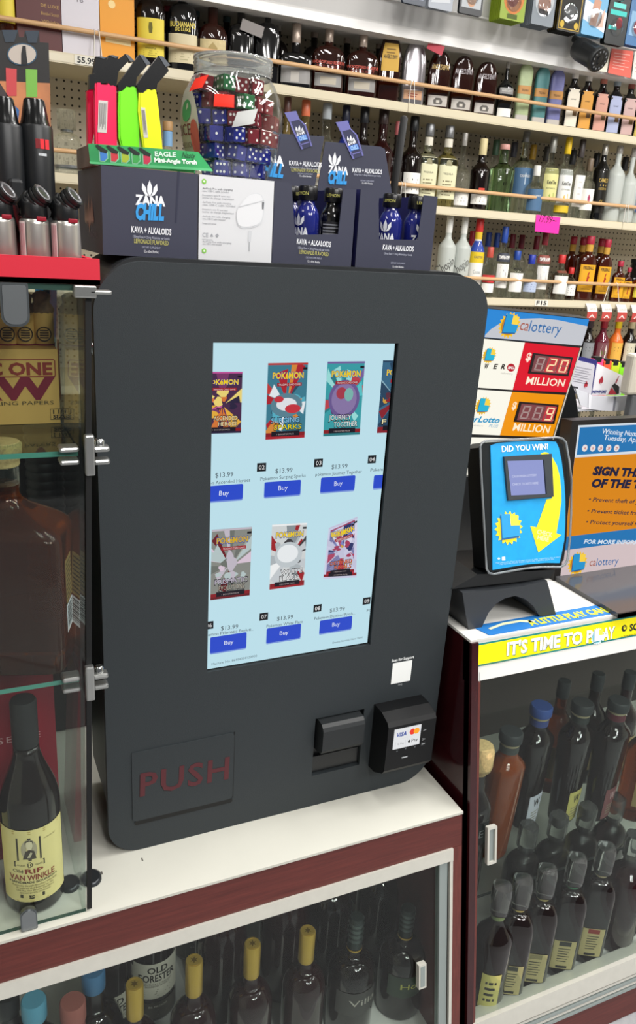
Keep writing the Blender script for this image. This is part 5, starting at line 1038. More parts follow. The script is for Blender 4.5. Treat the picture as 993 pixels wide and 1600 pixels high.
for i, (x0, x1, yt_, c, lb) in enumerate(((470, 600, 308, '#d83c74', 'pink pocket lighter behind the white lighter box'), (602, 702, 335, '#e0502c', 'orange pocket lighter in the row behind the white lighter box'), (700, 808, 350, '#b8cc24', 'yellow green pocket lighter in the row behind the white lighter box'), (806, 930, 372, '#86dc20', 'bright green pocket lighter at the end of the row behind the white box'))):
    n3 = lambda l: [NB3.px(870 + a / 8.073, 520 + b / 8.073) for a, b in l]
    a, b = n3([(x0, yt_), (x1, yt_ + 12)]); zb3 = zn([(700, 980)])[0][1] + .0045; m = MB().box((a[0], 1.42, zb3), (b[0] - .001, 1.434, a[1] - .004), ink(c), .002)
    t = thing('pocket_lighter', lb, 'lighter', ((a[0] + b[0]) / 2, 1.427, zb3), 0, 'pocket lighters in the rack'); m.build('body', t, tuple(t.location)); MB().box((a[0] + .003, 1.4195, a[1] - .012), (b[0] - .008, 1.4345, a[1] + .001), BLK, .001).build('top', t, tuple(t.location))
GFm = Frame((0, 1.300, 0), (1, 0, 0), (0, 0, 1)); g0 = GFm.px(989, 553); g1 = GFm.px(988, 617); 
t = thing('payment_terminal', 'grey terminal with beige top behind the lottery monitor, cut off by the photo edge', 'terminal', (g0[0] + .06, 1.33, ZC)); o = tuple(t.location)
MB().box((g1[0], 1.30, ZC + .0005), (g1[0] + .12, 1.318, g1[1]), mat('grey_terminal', '#5c5e60', .5), .004).build('stand', t, o); MB().box((g0[0], 1.296, g1[1]), (g0[0] + .125, 1.322, g0[1]), mat('beige_terminal', '#c4bdae', .5), .006).build('head', t, o)
# ---------------------------------------------------------------- bottles in the low showcase
def Xat(px, Y, Z):
    k = (px - CX) / FPX; a = rt.x - k * fw.x; return -((rt.y - k * fw.y) * Y + (rt.z - k * fw.z) * Z) / a
def Zat(py, X, Y):
    k = (py - CY) / FPX; a = dn.z - k * fw.z; return -((dn.x - k * fw.x) * X + (dn.y - k * fw.y) * Y) / a
def depth(X, Y, Z): return fw.x * X + fw.y * Y + fw.z * Z
GOLD = mat('gold_capsule', '#c8a548', .35, .45); GOLDP = ink('#b99a4a'); KB = ink('#1f1c1a'); PAP = mat('off_white_label', '#dcd6c6', .55); PAPW = mat('white_label', '#eceae4', .5)
WINE = mat('dark_red_spirit_in_glass', '#240608', .05, trans=.2, ior=1.4, coat=.5)
DK1 = -1.3995
def emboss(t, h, wid, wrap):                             # ring and crest pressed in the end of the capsule
    m = MB().prism(circ(0, 0, .0110, 24), h - .0002, h + .0006, GOLD, None, holes=[circ(0, 0, .0098, 24)[::-1]])
    m.poly(star(0, 0, .003, .007, 6), mat('worn_gold', '#8c6f28', .4, .7), None, h + .0005); m.build('cap_crest', next(c for c in t.children if c.name.startswith('cap')))
gb = dict(w=.078, glass=WINE, sh=.50, st=.66, nk=.33, shp='r', capz=.755, cap=GOLD, capw=.0285, band=[(.765, .775, mat('worn_gold', '#8c6f28', .4, .7)), (.93, .94, MATS['worn_gold'])], name='whiskey_bottle')
for px, py, lb in ((480, 1462, 'gold capped bottle in the low showcase next to the dark script labelled ones'), (394, 1482, 'gold capped bottle in the low showcase, second of the front row of four'), (303, 1508, 'gold capped bottle in the low showcase, in front of the cream labelled bottle farthest back'), (210, 1545, 'gold capped bottle low in the showcase in front of white labelled bourbon')):
    Y = .955; X = on(px, py, 'Y', Y).x; h = on(px, py - 8, 'Y', Y).z - DK1
    bottle(lb, (X, Y, DK1), h, ext=emboss, rz=.2, group='gold capped bottles in the low showcase', **gb)
def bulb(t, h, wid, wrap):
    m = MB().lathe([(.0155, h * .70), (.0215, h * .725), (.024, h * .76), (.0215, h * .795), (.0155, h * .82)], WINE, 24, cap0=False, cap1=False); m.build('bulb_neck', t)
    MB().lathe([(.0242, h * .735), (.0246, h * .742), (.0242, h * .749)], mat('dull_red_strip', '#8a2f22', .5), 24, cap0=False, cap1=False).build('neck_band', t)
for px, Y, lb in ((345, 1.075, 'dark bottle with bulbous neck and gold top, between two gold capped bottles'), (441, 1.075, 'dark bottle with bulbous neck and gold top, nearest the dark capped bottles')):
    X = on(px, 1490, 'Y', Y).x; bottle(lb, (X, Y, DK1), .33, .096, glass=WINE, sh=.46, st=.70, nk=.31, shp='r', capz=.80, cap=GOLD, capw=.031, ext=bulb, name='brandy_bottle', group='bulb necked bottles in the low showcase')
OF = lambda t1, t2, bg: [(.18, .43, bg, 62, [(t1, KB, -.42, .42, .365, .042, 1), (t2, KB, -.74, .74, .305, .048, 1), ('KENTUCKY STRAIGHT', ink('#6a645a'), -.6, .6, .28, .012), ('BOURBON WHISKY', ink('#6a645a'), -.5, .5, .265, .012)], [q for q in bars(-.55, .55, .195, .250, 4, ink('#a09a8c'), .4)]), (.03, .15, mat('smoky_lower_label', '#4a463c', .5), 62, [('86 PROOF', PAP, -.4, .4, .115, .014)], bars(-.6, .6, .04, .10, 5, ink('#7a766a'), .4))]
for px, Y, lb, bg in ((237, 1.125, 'bourbon bottle with white label in the low showcase behind the lowest gold cap', PAP), (300, 1.225, 'bourbon bottle with white label farthest back in the low showcase', PAP), (168, 1.085, 'bourbon bottle in the low showcase with only the edge of its white label showing', PAP)):
    X = on(px, 1510, 'Y', Y).x; bottle(lb, (X, Y, DK1), .335, .088, glass=DARKB, sh=.60, st=.74, nk=.36, capz=.88, cap=BLK, labs=OF('OLD', 'FORESTER', bg), rz=.02, name='bourbon_bottle', group='white labelled bourbon in the low showcase')
for px, Y, lb, g, cp, kw in ((147, .985, 'dark round shouldered bottle with blue neck ring, next to the white labelled bourbon', DARKB, mat('blue_neck_ring', '#3f6f98', .4), {}), (113, .955, 'bottle wrapped in dusty pink paper in the low showcase', mat('dusty_pink_wrap', '#8a4a44', .6, bump=.5, vs=60), mat('dusty_pink_cap', '#9a5a52', .6), dict(w=.044, nk=.8, sh=.3, st=.5)), (52, .965, 'dark bottle with light blue neck label near the photo edge', BLKG, mat('light_blue_cap', '#5a9cb8', .4), {}), (10, .99, 'black bottle in the low showcase, partly cut by the photo edge', BLKG, BLK, {})):
    X = on(px, 1560, 'Y', Y).x; bottle(lb, (X, Y, DK1), .268 if kw else .285, **{**dict(w=.092, glass=g, sh=.52, st=.74, nk=.36, shp='r' if not kw else 's', capz=.88, cap=cp, name='liquor_bottle'), **kw})
GREENL = mat('dark_green_label', '#2c3a2c', .5)
sc_l = lambda tx, bg, c: [(.26, .46, bg, 70, [(tx, c, -.62, .62, .35, .050)], bars(-.5, .5, .28, .32, 3, ink('#8a8468'), .4))]
for px, py, Y, lb, lb2, bg in ((557, 1440, .955, 'dark bottle with ringed clear stopper and grey script label in the low showcase', 'Villa', mat('smoke_label', '#3a3836', .5)), (637, 1426, .955, 'dark bottle with green label and yellow script near the showcase door pull', 'Holly', GREENL)):
    X = on(px, py, 'Y', Y).x; h = on(px, py - 8, 'Y', Y).z - DK1
    def rings(t, hh, wid, wrap):
        m = MB()
        for k in range(4): m.lathe([(.0136, hh * (.80 + .045 * k)), (.0143, hh * (.812 + .045 * k)), (.0136, hh * (.824 + .045 * k))], mat('dull_teal_metal', '#55605c', .3, .6), 22, cap0=False, cap1=False)
        m.build('cap_rings', next(c for c in t.children if c.name.startswith('cap')))
    bottle(lb, (X, Y, DK1), h, .088, glass=DARKB, sh=.50, st=.66, nk=.31, shp='r', capz=.74, cap=mat('dark_teal_cap', '#2f3836', .35, .4), capw=.027, labs=[(.26, .47, bg, 70, [(lb2, ink('#b8b858') if bg is GREENL else ink('#a8a49a'), -.62, .62, .35, .055)], [])], band=[(.72, .735, GOLD)], ext=rings, rz=.1, name='whiskey_bottle')
for px, py, Y, lb in ((515, 1400, 1.075, 'dark bottle behind the gold caps with gold ring under its cap'), (593, 1384, 1.075, 'dark bottle with teal ringed neck behind the script labelled bottles'), (672, 1366, 1.075, 'dark bottle in the corner of the low showcase by the side rail')):
    X = on(px, py, 'Y', Y).x; bottle(lb, (X, Y, DK1), .33, .090, glass=DARKB, sh=.48, st=.64, nk=.30, shp='r', capz=.74, cap=mat('dark_teal_cap', '#2f3836', .35, .4), capw=.029, band=[(.715, .735, GOLD), (.80, .806, MATS['dull_teal_metal']), (.86, .866, MATS['dull_teal_metal'])], name='whiskey_bottle')
p = on(560, 1540, 'Y', 1.06)

# ---------------------------------------------------------------- bottles in the taller showcase
GS = -1.1478; CLR = CLEARG
FL = dict(w=.078, d=.062, e=2.6, sh=.72, st=.84, nk=.47, shp='s', capz=.935, taper=.76, name='rye_bottle')
def rye_ext(capm, neckm):
    def f(t, h, wid, wrap):
        MB().lathe([(.0186, h * .905), (.0190, h * .934)], mat('cream_neck_ring', '#a39a7c', .5), 24).build('neck_ring', t)
        MB().lathe([(.0186, h * .852), (.0188, h * .904)], neckm, 24, cap0=False, cap1=False).build('neck_band', t)
    return f
def side_lab(bg, c): return [(.03, .30, bg, 34, [('W', c, -.25, .25, .20, .065, 1)], bars(-.3, .3, .06, .16, 4, ink('#8a8470'), .35))]
for px, py, r_, lb, gl, cp, nb, bg, c in (
    (828, 1297, .9, 'rye bottle with blue stopper on the glass shelf of the taller showcase', DARKB, mat('blue_stopper', '#33529a', .45), ink('#3a4a86'), mat('pale_blue_label', '#c8ccd8', .5), KB),
    (782, 1347, .9, 'bright amber rye bottle with dark grey stopper near the showcase post', mat('bright_amber_spirit', '#c05a10', .04, trans=.7, ior=1.38, coat=.4), mat('dark_grey_stopper', '#2e3234', .5), ink('#3c4240'), None, KB),
    (890, 1290, .8, 'dark rye bottle with grey stopper and yellow label on the glass shelf', DARKB, mat('dark_grey_stopper', '#2e3234', .5), ink('#2c3230'), mat('yellow_label', '#c9c070', .5), KB),
    (945, 1285, .9, 'dark rye bottle with grey stopper, burgundy neck and pink label on glass shelf', DARKB, mat('dark_grey_stopper', '#2e3234', .5), ink('#5a2430'), mat('dusky_pink_label', '#7a4a4c', .5), ink('#d0b0b0'))):
    p = on(px, py, 'Z', GS); h = .285
    ex = rye_ext(cp, nb); bottle(lb, (p.x, p.y + .030, GS), h, glass=gl, cap=cp, capw=.045, labs=side_lab(bg, c) if bg else (), ext=ex, rz=r_ * .3, **FL)
p = on(997, 1270, 'Z', GS)
for px, py, lb, gl in ((1003, 1285, 'amber bottle at the photo edge on the glass shelf', AMBER), (868, 1240, 'amber bottle behind the blue and grey stoppered rye', AMBER), (920, 1225, 'small dark bottle behind the grey stoppered rye bottles', DARKB), (968, 1222, 'reddish bottle at the back of the glass shelf', WINE)):
    p = on(px, py, 'Z', GS); bottle(lb, (p.x, p.y + .035, GS), .27, .07, glass=gl, sh=.58, st=.76, nk=.36, capz=.86, cap=mat('dark_grey_stopper', '#2e3234', .5), labs=[(.15, .45, mat('tan_label', '#a08a5c', .5), 55, [], bars(-.5, .5, .2, .4, 5, KB, .3))])
X = on(756, 1172, 'Y', .935).x; h = on(757, 1170, 'Y', .935).z - GS
def cork_ext(t, h, wid, wrap): MB().lathe([(.0135, h * .82), (.0150, h * .845), (.0205, h * .85), (.0225, h * .875), (.0225, h * .97), (.019, h)], CORK, 26).build('stopper', t)
bottle('black labelled bottle with fat cork stopper half hidden by the showcase post', (X + .004, .945, GS), h, .062, glass=DARKB, sh=.60, st=.74, nk=.42, capz=.84, ext=cork_ext, labs=[(.40, .55, ink('#15181a'), 50, [('E', ink('#9aa0a0'), -.15, .15, .45, .05)], [])])
DK2 = -1.3598
bkl = lambda c: [(.08, .34, mat('back_label', '#b9ab78', .55), 26, [], bars(-.36, .36, .14, .28, 6, KB, .3) + bars(-.34, .34, .085, .115, 1, KB, .7) + [([(-.36, .295), (.36, .295), (.36, .335), (-.36, .335)], ink(c))])]
def clearcap(t, h, wid, wrap):
    MB().loft([(h * .78, .0150, .0150, 3), (h * .80, .0172, .0172, 3), (h * .97, .0178, .0178, 3), (h, .0165, .0165, 3)], mat('smoked_clear_stopper', '#c4c6c4', .05, trans=.92, ior=1.4), 26).build('stopper', t)
for px, py, lb, c, gc in ((838, 1547, 'square shouldered bottle with back label and barcode in the lower level', '#8a8058', '#b0a468'), (1020, 1464, 'square shouldered bottle at the far photo edge of the lower level', '#3a3a30', '#3f6a50'), (883, 1526, 'dark clear capped bottle with green neck ring in the lower level', '#2c2c28', '#3f7a58'), (927, 1506, 'square shouldered bottle with tan and maroon back label in the lower level', '#8a2c24', '#a89a78'), (801, 1566, 'clear capped bottle turned sideways with gold neck rings in lower level', '#3a3a30', '#b0a060')):
    p = on(px, py, 'Z', DK2); h = .270
    bottle(lb, (p.x, p.y + .030, DK2), h, .064, .056, 4, DARKB, .58, .73, .36, 'r', .78, ext=clearcap, labs=bkl(c), rz=-.5, band=[(.755, .78, ink(gc))], name='bourbon_bottle', group='clear capped bottles in the lower level')
p = on(757, 1588, 'Z', DK2); bottle('clear capped bottle showing a slanting yellow label by the showcase post', (p.x + .022, p.y + .035, DK2), .270, .07, glass=DARKB, sh=.56, st=.74, nk=.36, capz=.78, ext=clearcap, labs=[(.05, .35, mat('yellow_label', '#c9c070', .5), 30, [], bars(-.3, .3, .1, .3, 4, KB))], rz=-.5, band=[(.74, .78, ink('#6a7a50'))], name='bourbon_bottle')
p = on(975, 1487, 'Z', DK2); bottle('reddish amber bottle with clear stopper at the edge of the lower level', (p.x, p.y + .036, DK2), .270, .080, glass=WINE, sh=.60, st=.76, nk=.36, capz=.80, ext=clearcap, labs=[(.1, .4, PAP, 22, [], bars(-.3, .3, .15, .35, 4, KB))], rz=1.0, name='bourbon_bottle')
for k, (px, py) in enumerate(((812, 1462), (858, 1444), (902, 1427), (946, 1410))):
    p = on(px, py, 'Z', DK2); bottle(('dark bottle in the second row of the lower level behind the sideways bottle', 'dark bottle in the second row of the lower level behind the barcode bottle', 'dark bottle in the second row of the lower level behind the green neck ring', 'dark bottle in the second row of the lower level behind the maroon label')[k], (p.x, p.y + .03, DK2), .262, .074, .06, 3, DARKB, .58, .73, .36, 'r', .78, ext=clearcap, name='bourbon_bottle', group='second row bottles in the lower level')
# ---------------------------------------------------------------- wall shelving behind everything
CREAMM = mat('cream_enamel', '#d3c8ac', .4)
def peg():
    m = mat('pegboard', '#c9c0ae', .6); nt = m.node_tree; b = nt.nodes['Principled BSDF']
    tc = nt.nodes.new('ShaderNodeTexCoord'); mp = nt.nodes.new('ShaderNodeVectorMath'); mp.operation = 'SCALE'; mp.inputs['Scale'].default_value = 1 / .0265
    fr = nt.nodes.new('ShaderNodeVectorMath'); fr.operation = 'FRACTION'; sb = nt.nodes.new('ShaderNodeVectorMath'); sb.operation = 'SUBTRACT'; sb.inputs[1].default_value = (.5, .5, .5)
    ml = nt.nodes.new('ShaderNodeVectorMath'); ml.operation = 'MULTIPLY'; ml.inputs[1].default_value = (1, 0, 1)
    ln = nt.nodes.new('ShaderNodeVectorMath'); ln.operation = 'LENGTH'; lt = nt.nodes.new('ShaderNodeMath'); lt.operation = 'LESS_THAN'; lt.inputs[1].default_value = .15
    mx = nt.nodes.new('ShaderNodeMix'); mx.data_type = 'RGBA'; mx.inputs[6].default_value = (*lin('#c9c0ae'), 1); mx.inputs[7].default_value = (*lin('#2c2822'), 1)
    L = nt.links.new; L(tc.outputs['Object'], mp.inputs[0]); L(mp.outputs[0], fr.inputs[0]); L(fr.outputs[0], sb.inputs[0]); L(sb.outputs[0], ml.inputs[0]); L(ml.outputs[0], ln.inputs[0]); L(ln.outputs['Value'], lt.inputs[0]); L(lt.outputs[0], mx.inputs[0]); L(mx.outputs[2], b.inputs['Base Color']); return m
PEG = peg()
Z1, Z2, Z3, Z4 = .503, .1425, -.2150, -.5750; YF, YB = 3.0, 3.40; XA, XB = -.6, 4.6
gd = thing('wall_shelving', 'long cream wall shelving with pegboard back and wooden rails full of liquor bottles', 'shelving', (2.0, 3.2, -1.47)); o = tuple(gd.location)
MB().box((XA, YB, -1.47), (XB, YB + .02, 1.55), PEG).build('back_panel', gd, o)
WD = wood('pale_dowel', '#c79a6a', '#dcb68a', .5, (2, 30, 30))
F3 = Frame((0, YF, 0), (1, 0, 0), (0, 0, 1)); T3 = F3.T()
for k, z in enumerate((Z1, Z2, Z3, Z4, -.93, -1.32)):
    m = MB().box((XA, YF + .012, z - .018), (XB, YB, z), CREAMM); m.prism([(XA, z - .031), (XB, z - .031), (XB, z + .001), (XA, z + .001)], -.012, 0, CREAMM, T3)
    m.box((XA, YF - .0012, z - .027), (XB, YF - .0002, z - .004), mat('clear_tag_channel', '#d8ceb4', .15))
    for x in [.515 + 1.19 * i for i in range(4)]: m.poly([(x, z - .031), (x + .0035, z - .031), (x + .0035, z + .001), (x, z + .001)], ink('#a89c84'), T3, .0016)
    m.build('shelf', gd, o)
for z, pz in ((Z1, .0), (Z2, 0), (Z3, 0)):
    pa = {Z1: (560, 117), Z2: (820, 307), Z3: (880, 441)}[z]; zr = on(*pa, 'Y', YF + .012).z
    rl_ = MB().tube([(XA, YF + .010, zr), (XB, YF + .010, zr)], .0075, WD, 12).build('rail', gd, o)
    for x in [.53 + 1.19 * i for i in range(4)]:
        m = MB()
        for dx in (-.03, .03) if z == Z3 else (-.008, .008): m.tube([(x + dx * 1.6, YF - .002, z), (x + dx, YF + .004, zr - .01), (x + dx * .8, YF + .001, zr + .002), (x + dx * .8, YF + .012, zr + .010), (x + dx * .8, YF + .022, zr)], .0018, mat('white_wire', '#dedad2', .35), 8)
        m.build('rail_hook', rl_, o)
ZCN = Zat(86.5, on(780, 86.5, 'Y', 2.985).x, 2.985)
TP_ = Matrix(((0, 0, 1, 0), (1, 0, 0, 0), (0, 1, 0, 0), (0, 0, 0, 1)))
CAN = mat('white_canopy', '#f2f0ee', .35)
m = MB().prism([(2.985, ZCN), (2.985, ZCN + .03), (2.955, ZCN + .16), (2.955, 1.55), (3.39, 1.55), (3.39, ZCN + .03), (3.05, ZCN)], XA, XB, CAN, TP_)
cn_ = m.build('canopy', gd, o)
m = MB()
for za, zb_ in ((.035, .105),): m.prism([(2.980, ZCN + za), (2.962, ZCN + zb_), (2.955, ZCN + zb_), (2.974, ZCN + za)], XA, XB, pane('clear_sign_strip', '#fdfdfd', .05, .08), TP_)
m.tube([(XA, 2.957, ZCN + .108), (XB, 2.957, ZCN + .108)], .004, mat('glossy_white_edge', '#f4f2f2', .12), 8); m.build('sign_strip', cn_, o)
m = MB()
for z, px_, t_, in ((Z1, 135, '55.99'), (Z3, 845, 'F15')):
    X = on(px_, 90 if z == Z1 else 474, 'Y', YF).x; m.box((X - .038, YF - .0030, z - .028), (X + .036, YF - .0014, z - .002), ink('#e4e0d4'))
    m.text(t_, ink('#1c1c20'), (X - .030, z - .023), (X + .028, z - .023), .017, T3, z=.0032, bold=.03)
m.build('price_tags', gd, o)
X0, X1 = on(838, 340, 'Y', YF - .004).x, on(874, 350, 'Y', YF - .004).x; zt_, zb_ = on(855, 337, 'Y', YF - .004).z, on(855, 363, 'Y', YF - .004).z
m = MB().prism([(X0, zb_), (X1, zb_ - .003), (X1 - .002, zt_ - .002), (X0 - .004, zt_)], .0034, .0046, mat('fluorescent_pink_paper', '#ff2fa8', .6), T3)
m.text('17.99', ink('#3a1030'), (X0 + .014, (zt_ + zb_) / 2 + .006), (X0 + .085, (zt_ + zb_) / 2 + .002), .032, T3, shear=.25, z=.005); m.text('~', ink('#3a1030'), (X0 + .088, (zt_ + zb_) / 2 + .004), h=.03, T=T3, z=.005)
tag(m.build('price_note', None, ((X0 + X1) / 2, YF - .004, (zt_ + zb_) / 2)), 'fluorescent pink handwritten price note on the shelf edge', 'price tag')
for i, px_ in enumerate((920, 943, 967, 990)):
    X = on(px_, 483, 'Y', YF).x; m = MB(); w_ = .030
    prof = [(0, -.010), (-.012, -.024), (-.022, -.045), (-.022, -.075), (-.012, -.090)]
    for (y0, z0), (y1, z1), c in zip(prof, prof[1:], ('#ece6e0', '#ece6e0', '#c04a44', '#c04a44')): m.add([(X - w_, YF - .003 + y0, Z3 + z0), (X + w_, YF - .003 + y0, Z3 + z0), (X + w_, YF - .003 + y1, Z3 + z1), (X - w_, YF - .003 + y1, Z3 + z1), (X - w_, YF - .002 + y0, Z3 + z0), (X + w_, YF - .002 + y0, Z3 + z0), (X + w_, YF - .002 + y1, Z3 + z1), (X - w_, YF - .002 + y1, Z3 + z1)], [(3, 2, 1, 0), (4, 5, 6, 7)], ink(c))
    m.add([(X - .018, YF - .0258, Z3 - .072), (X, YF - .0258, Z3 - .056), (X + .018, YF - .0258, Z3 - .072), (X + .013, YF - .0258, Z3 - .074), (X, YF - .0258, Z3 - .064), (X - .013, YF - .0258, Z3 - .074)], [(5, 4, 1, 0), (1, 4, 3, 2)], ink('#ecdcd8'))
    m.text('SAVE', ink('#b8b0a8'), (X - .02, Z3 - .035), (X + .02, Z3 - .035), .010, Frame((0, YF - .0255, 0), (1, 0, 0), (0, 0, 1)).T(), z=.0005)
    tag(m.build('coupon_tag', None, (X, YF - .01, Z3 - .04)), 'curled white and red coupon tag, ' + ('under the wide cinnamon bottle rail hook', 'above the yellow capped orange bottle', 'above the cream labelled dark bottle', 'at the photo edge')[i], 'tag', 'coupon tags on the lower shelf edge')

# bottles along the shelves: pixel of the base centre, pixel of the top (or None and a height), width in pixels
def put(label, px, top, wpx, Z, Y=3.062, h=None, rz=-.26, k=1.0, **kw):
    X = Xat(px, Y, Z); dd = depth(X, Y, Z); w = wpx * dd / FPX * k
    if h is None: h = Zat(top, X, Y) - Z
    d = kw.pop('d', None); d = d * w if d else None
    return bottle(label, (X, Y, Z + .0005), h, w, d, rz=rz, **kw)
def carton(label, x0, x1, Z, h, col, fn, Y=3.03, dp=.10):
    XA_, XB_ = Xat(x0, Y, Z), Xat(x1, Y, Z); f = Frame((0, Y, 0), (1, 0, 0), (0, 0, 1)); T = f.T()
    m = MB().box((XA_ + .001, Y, Z + .0005), (XB_ - .001, Y + dp, Z + h), mat('carton_' + col[1:], col, .45)); w = XB_ - XA_
    fn(m, T, XA_, Z, w, h); tag(m.build('gift_carton', None, ((XA_ + XB_) / 2, Y + .05, Z + .0005)), label, 'box')
# --- top shelf
def f1(m, T, x, z, w, h):
    g = ink('#c09a5a'); m.text("BUCHANAN'S", g, (x + .42 * w, z + .165), (x + .98 * w, z + .165), .014, T, bold=.03, z=.0005)
    for k in range(3): m.text(('DE LUXE', 'Blended Scotch', 'Whisky')[k], g, (x + .55 * w, z + .125 - k * .022), (x + .95 * w, z + .125 - k * .022), .009, T, z=.0005)
    for a, b, r in ((.18, .27, .030), (.45, .27, .022), (.32, .225, .020), (.62, .26, .018)):
        for q in (1, .62): m.prism(circ(x + a * w, z + b, r * q, 20), 0, .0006, g, T, holes=[circ(x + a * w, z + b, r * q - .004, 20)[::-1]])
carton('maroon whisky carton with gold scrolls on the top shelf', 28, 98, Z1, .315, '#5a2a2a', f1)
def f2(m, T, x, z, w, h):
    g = ink('#77707a'); m.text('SELECT', g, (x + .12 * w, z + .265), (x + .88 * w, z + .265), .020, T, z=.0005); m.text('Finest Blended Scotch Whisky', g, (x + .1 * w, z + .245), (x + .9 * w, z + .245), .007, T, z=.0005); m.text('18', g, (x + .42 * w, z + .155), (x + .58 * w, z + .155), .016, T, z=.0005)
    for k in range(3): m.poly([(x + .2 * w, z + .215 - .012 * k), (x + .8 * w, z + .215 - .012 * k), (x + .8 * w, z + .217 - .012 * k), (x + .2 * w, z + .217 - .012 * k)], g, T, .0005)
carton('pale lilac grey scotch carton on the top shelf between maroon and orange cartons', 98, 157, Z1, .315, '#d6d2da', f2)
def f3(m, T, x, z, w, h):
    g = ink('#f4d898'); m.text("BUCHANAN'S", g, (x + .1 * w, z + .265), (x + .92 * w, z + .265), .022, T, bold=.03, z=.0005); m.text('BLENDED SCOTCH', g, (x + .2 * w, z + .240), (x + .85 * w, z + .240), .009, T, z=.0005)
    m.poly([(x + .15 * w, z + .055), (x + .88 * w, z + .052), (x + .88 * w, z + .076), (x + .15 * w, z + .079)], ink('#fbe9b0'), T, .0005); m.poly(circ(x + .35 * w, z + .165, .012, 10), g, T, .0005)
carton('bright orange whisky carton on the top shelf beside the green capped bottle', 157, 211, Z1, .315, '#e79a18', f3)
YEL = mat('yellow_paper_label', '#e6d24a', .5)
AE = mat('angel_silver_glass', '#4a3836', .06, trans=.2, ior=1.4, coat=.6)
put('whisky bottle with red and yellow label beside the maroon carton', 12, None, 34, Z1, h=.32, glass=AMBER, sh=.55, st=.72, capz=.9, cap=ink('#c02020'), labs=[(.2, .7, YEL, 60, [('RED LABEL', ink('#b02020'), -.6, .6, .45, .03)], [([(-.9, .55), (.9, .62), (.9, .68), (-.9, .61)], ink('#b02020'))])])
put('scotch bottle with plain yellow label and green capsule on the top shelf', 236, None, 45, Z1, h=.315, glass=DARKB, sh=.50, st=.66, nk=.34, shp='r', capz=.74, cap=mat('green_capsule', '#2f9a3c', .35, .3), d=.7, e=2.6, labs=[(.09, .46, YEL, 58, [('PINEAPPLE', KB, -.35, .35, .17, .014)], [([(-.1, .32), (.1, .32), (.14, .37), (.1, .42), (-.1, .42), (-.14, .37)], ink('#6a6420'))] + bars(-.5, .5, .10, .16, 3, ink('#a89830'), .3))])
put('dark scotch bottle with gold lettering, pale label and pink capsule on top shelf', 285, None, 48, Z1, h=.315, glass=BLKG, sh=.50, st=.66, nk=.32, shp='r', capz=.72, cap=mat('rose_capsule', '#d04468', .4, .2), d=.7, e=2.6, labs=[(.08, .36, mat('buff_label', '#d8cca8', .5), 58, [], bars(-.5, .5, .1, .18, 3, ink('#b0a880'), .3) + [([(-.9, .09), (.9, .09), (.9, .13), (-.9, .12)], ink('#a8b848'))])], ext=lambda t, h, wid, wrap: MB().text("BUCHANAN'S", ink('#e0cc60'), (-.042, h * .425), (.042, h * .425), .015, wrap=wrap(.0008), bold=.03, z=.0004).text('DE LUXE', ink('#e0cc60'), (-.026, h * .385), (.026, h * .385), .010, wrap=wrap(.0008), bold=.02, z=.0004).build('lettering', t))
put('squat brown bottle with cream shield label and dark teal neck on the top shelf', 331, None, 46, Z1, h=.315, glass=WHISK, sh=.36, st=.52, nk=.34, shp='r', capz=.70, cap=mat('dark_teal_capsule', '#2c4a50', .4), d=.6, e=3, labs=[(.06, .36, mat('parchment', '#d2c090', .55, var=.12, vs=60), 50, [], [([(-.3, .20), (0, .16), (.3, .20), (.3, .28), (0, .33), (-.3, .28)], ink('#b09a62'))])])
put('dark bottle with a grey tag hanging from its neck on the top shelf', 374, None, 40, Z1, h=.30, glass=BLKG, sh=.46, st=.60, nk=.30, shp='r', capz=.80, cap=mat('clear_stopper', '#c8c4be', .15, trans=.5), d=.6, e=3, ext=lambda t, h, wid, wrap: MB().box((-.045, -.036, h * .50), (.035, -.034, h * .62), ink('#8c8684'), 0, Matrix.Rotation(.25, 4, 'Y')).build('neck_tag', t))
WF = dict(glass=WHISK, sh=.50, st=.66, nk=.24, shp='r', capz=.72, cap=mat('smoked_stopper', '#a8988c', .2, .3), d=.45, e=4.5, n=36)
put('dark flat bottle with orange glow, next to the dice jar neck on the top shelf', 415, None, 38, Z1, h=.30, **{**WF, 'glass': BLKG})
put('wide low black bottle with clear lower half on the top shelf', 459, 38, 52, Z1, **{**WF, 'glass': BLKG, 'sh': .44, 'st': .56}, labs=[(.08, .34, mat('smoky_clear_label', '#8c8a88', .3), 46, [], [([(-.3, .1), (.2, .1), (.2, .26), (-.3, .26)], ink('#b8b4ae'))])])
wl = lambda: [(.09, .27, mat('smoky_clear_label', '#8c8a88', .3), 40, [], [([(-.5, .12), (.5, .12), (.5, .22), (-.5, .22)], ink('#b8b0a0'))])]
we = lambda t, h, wid, wrap: MB().text('WOODFORD RESERVE', ink('#b84a3c'), (-.062, h * .40), (.062, h * .40), .010, wrap=wrap(.0008), bold=.03, z=.0004).text('DISTILLER SELECT', ink('#a04034'), (-.045, h * .35), (.045, h * .35), .008, wrap=wrap(.0008), z=.0004).build('lettering', t)
put('flat whiskey bottle with red lettering beside the wide black bottle', 509, 33, 50, Z1, **WF, labs=wl(), ext=we)
put('flat whiskey bottle with red lettering beside the gold labelled bottle', 561, 41, 50, Z1, **WF, labs=wl(), ext=we)
AV = dict(sh=.56, st=.98, nk=.34, shp='r', capz=.985, d=.36, e=3.4, n=36, taper=1.0)
ANG = lambda c, lc, body: (lambda t, h, wid, wrap: MB().text("ANGEL'S ENVY", ink(lc), (-.036, h * .68), (.036, h * .68), .017, wrap=wrap(.0008), bold=.02, z=.0008).build('lettering', t))
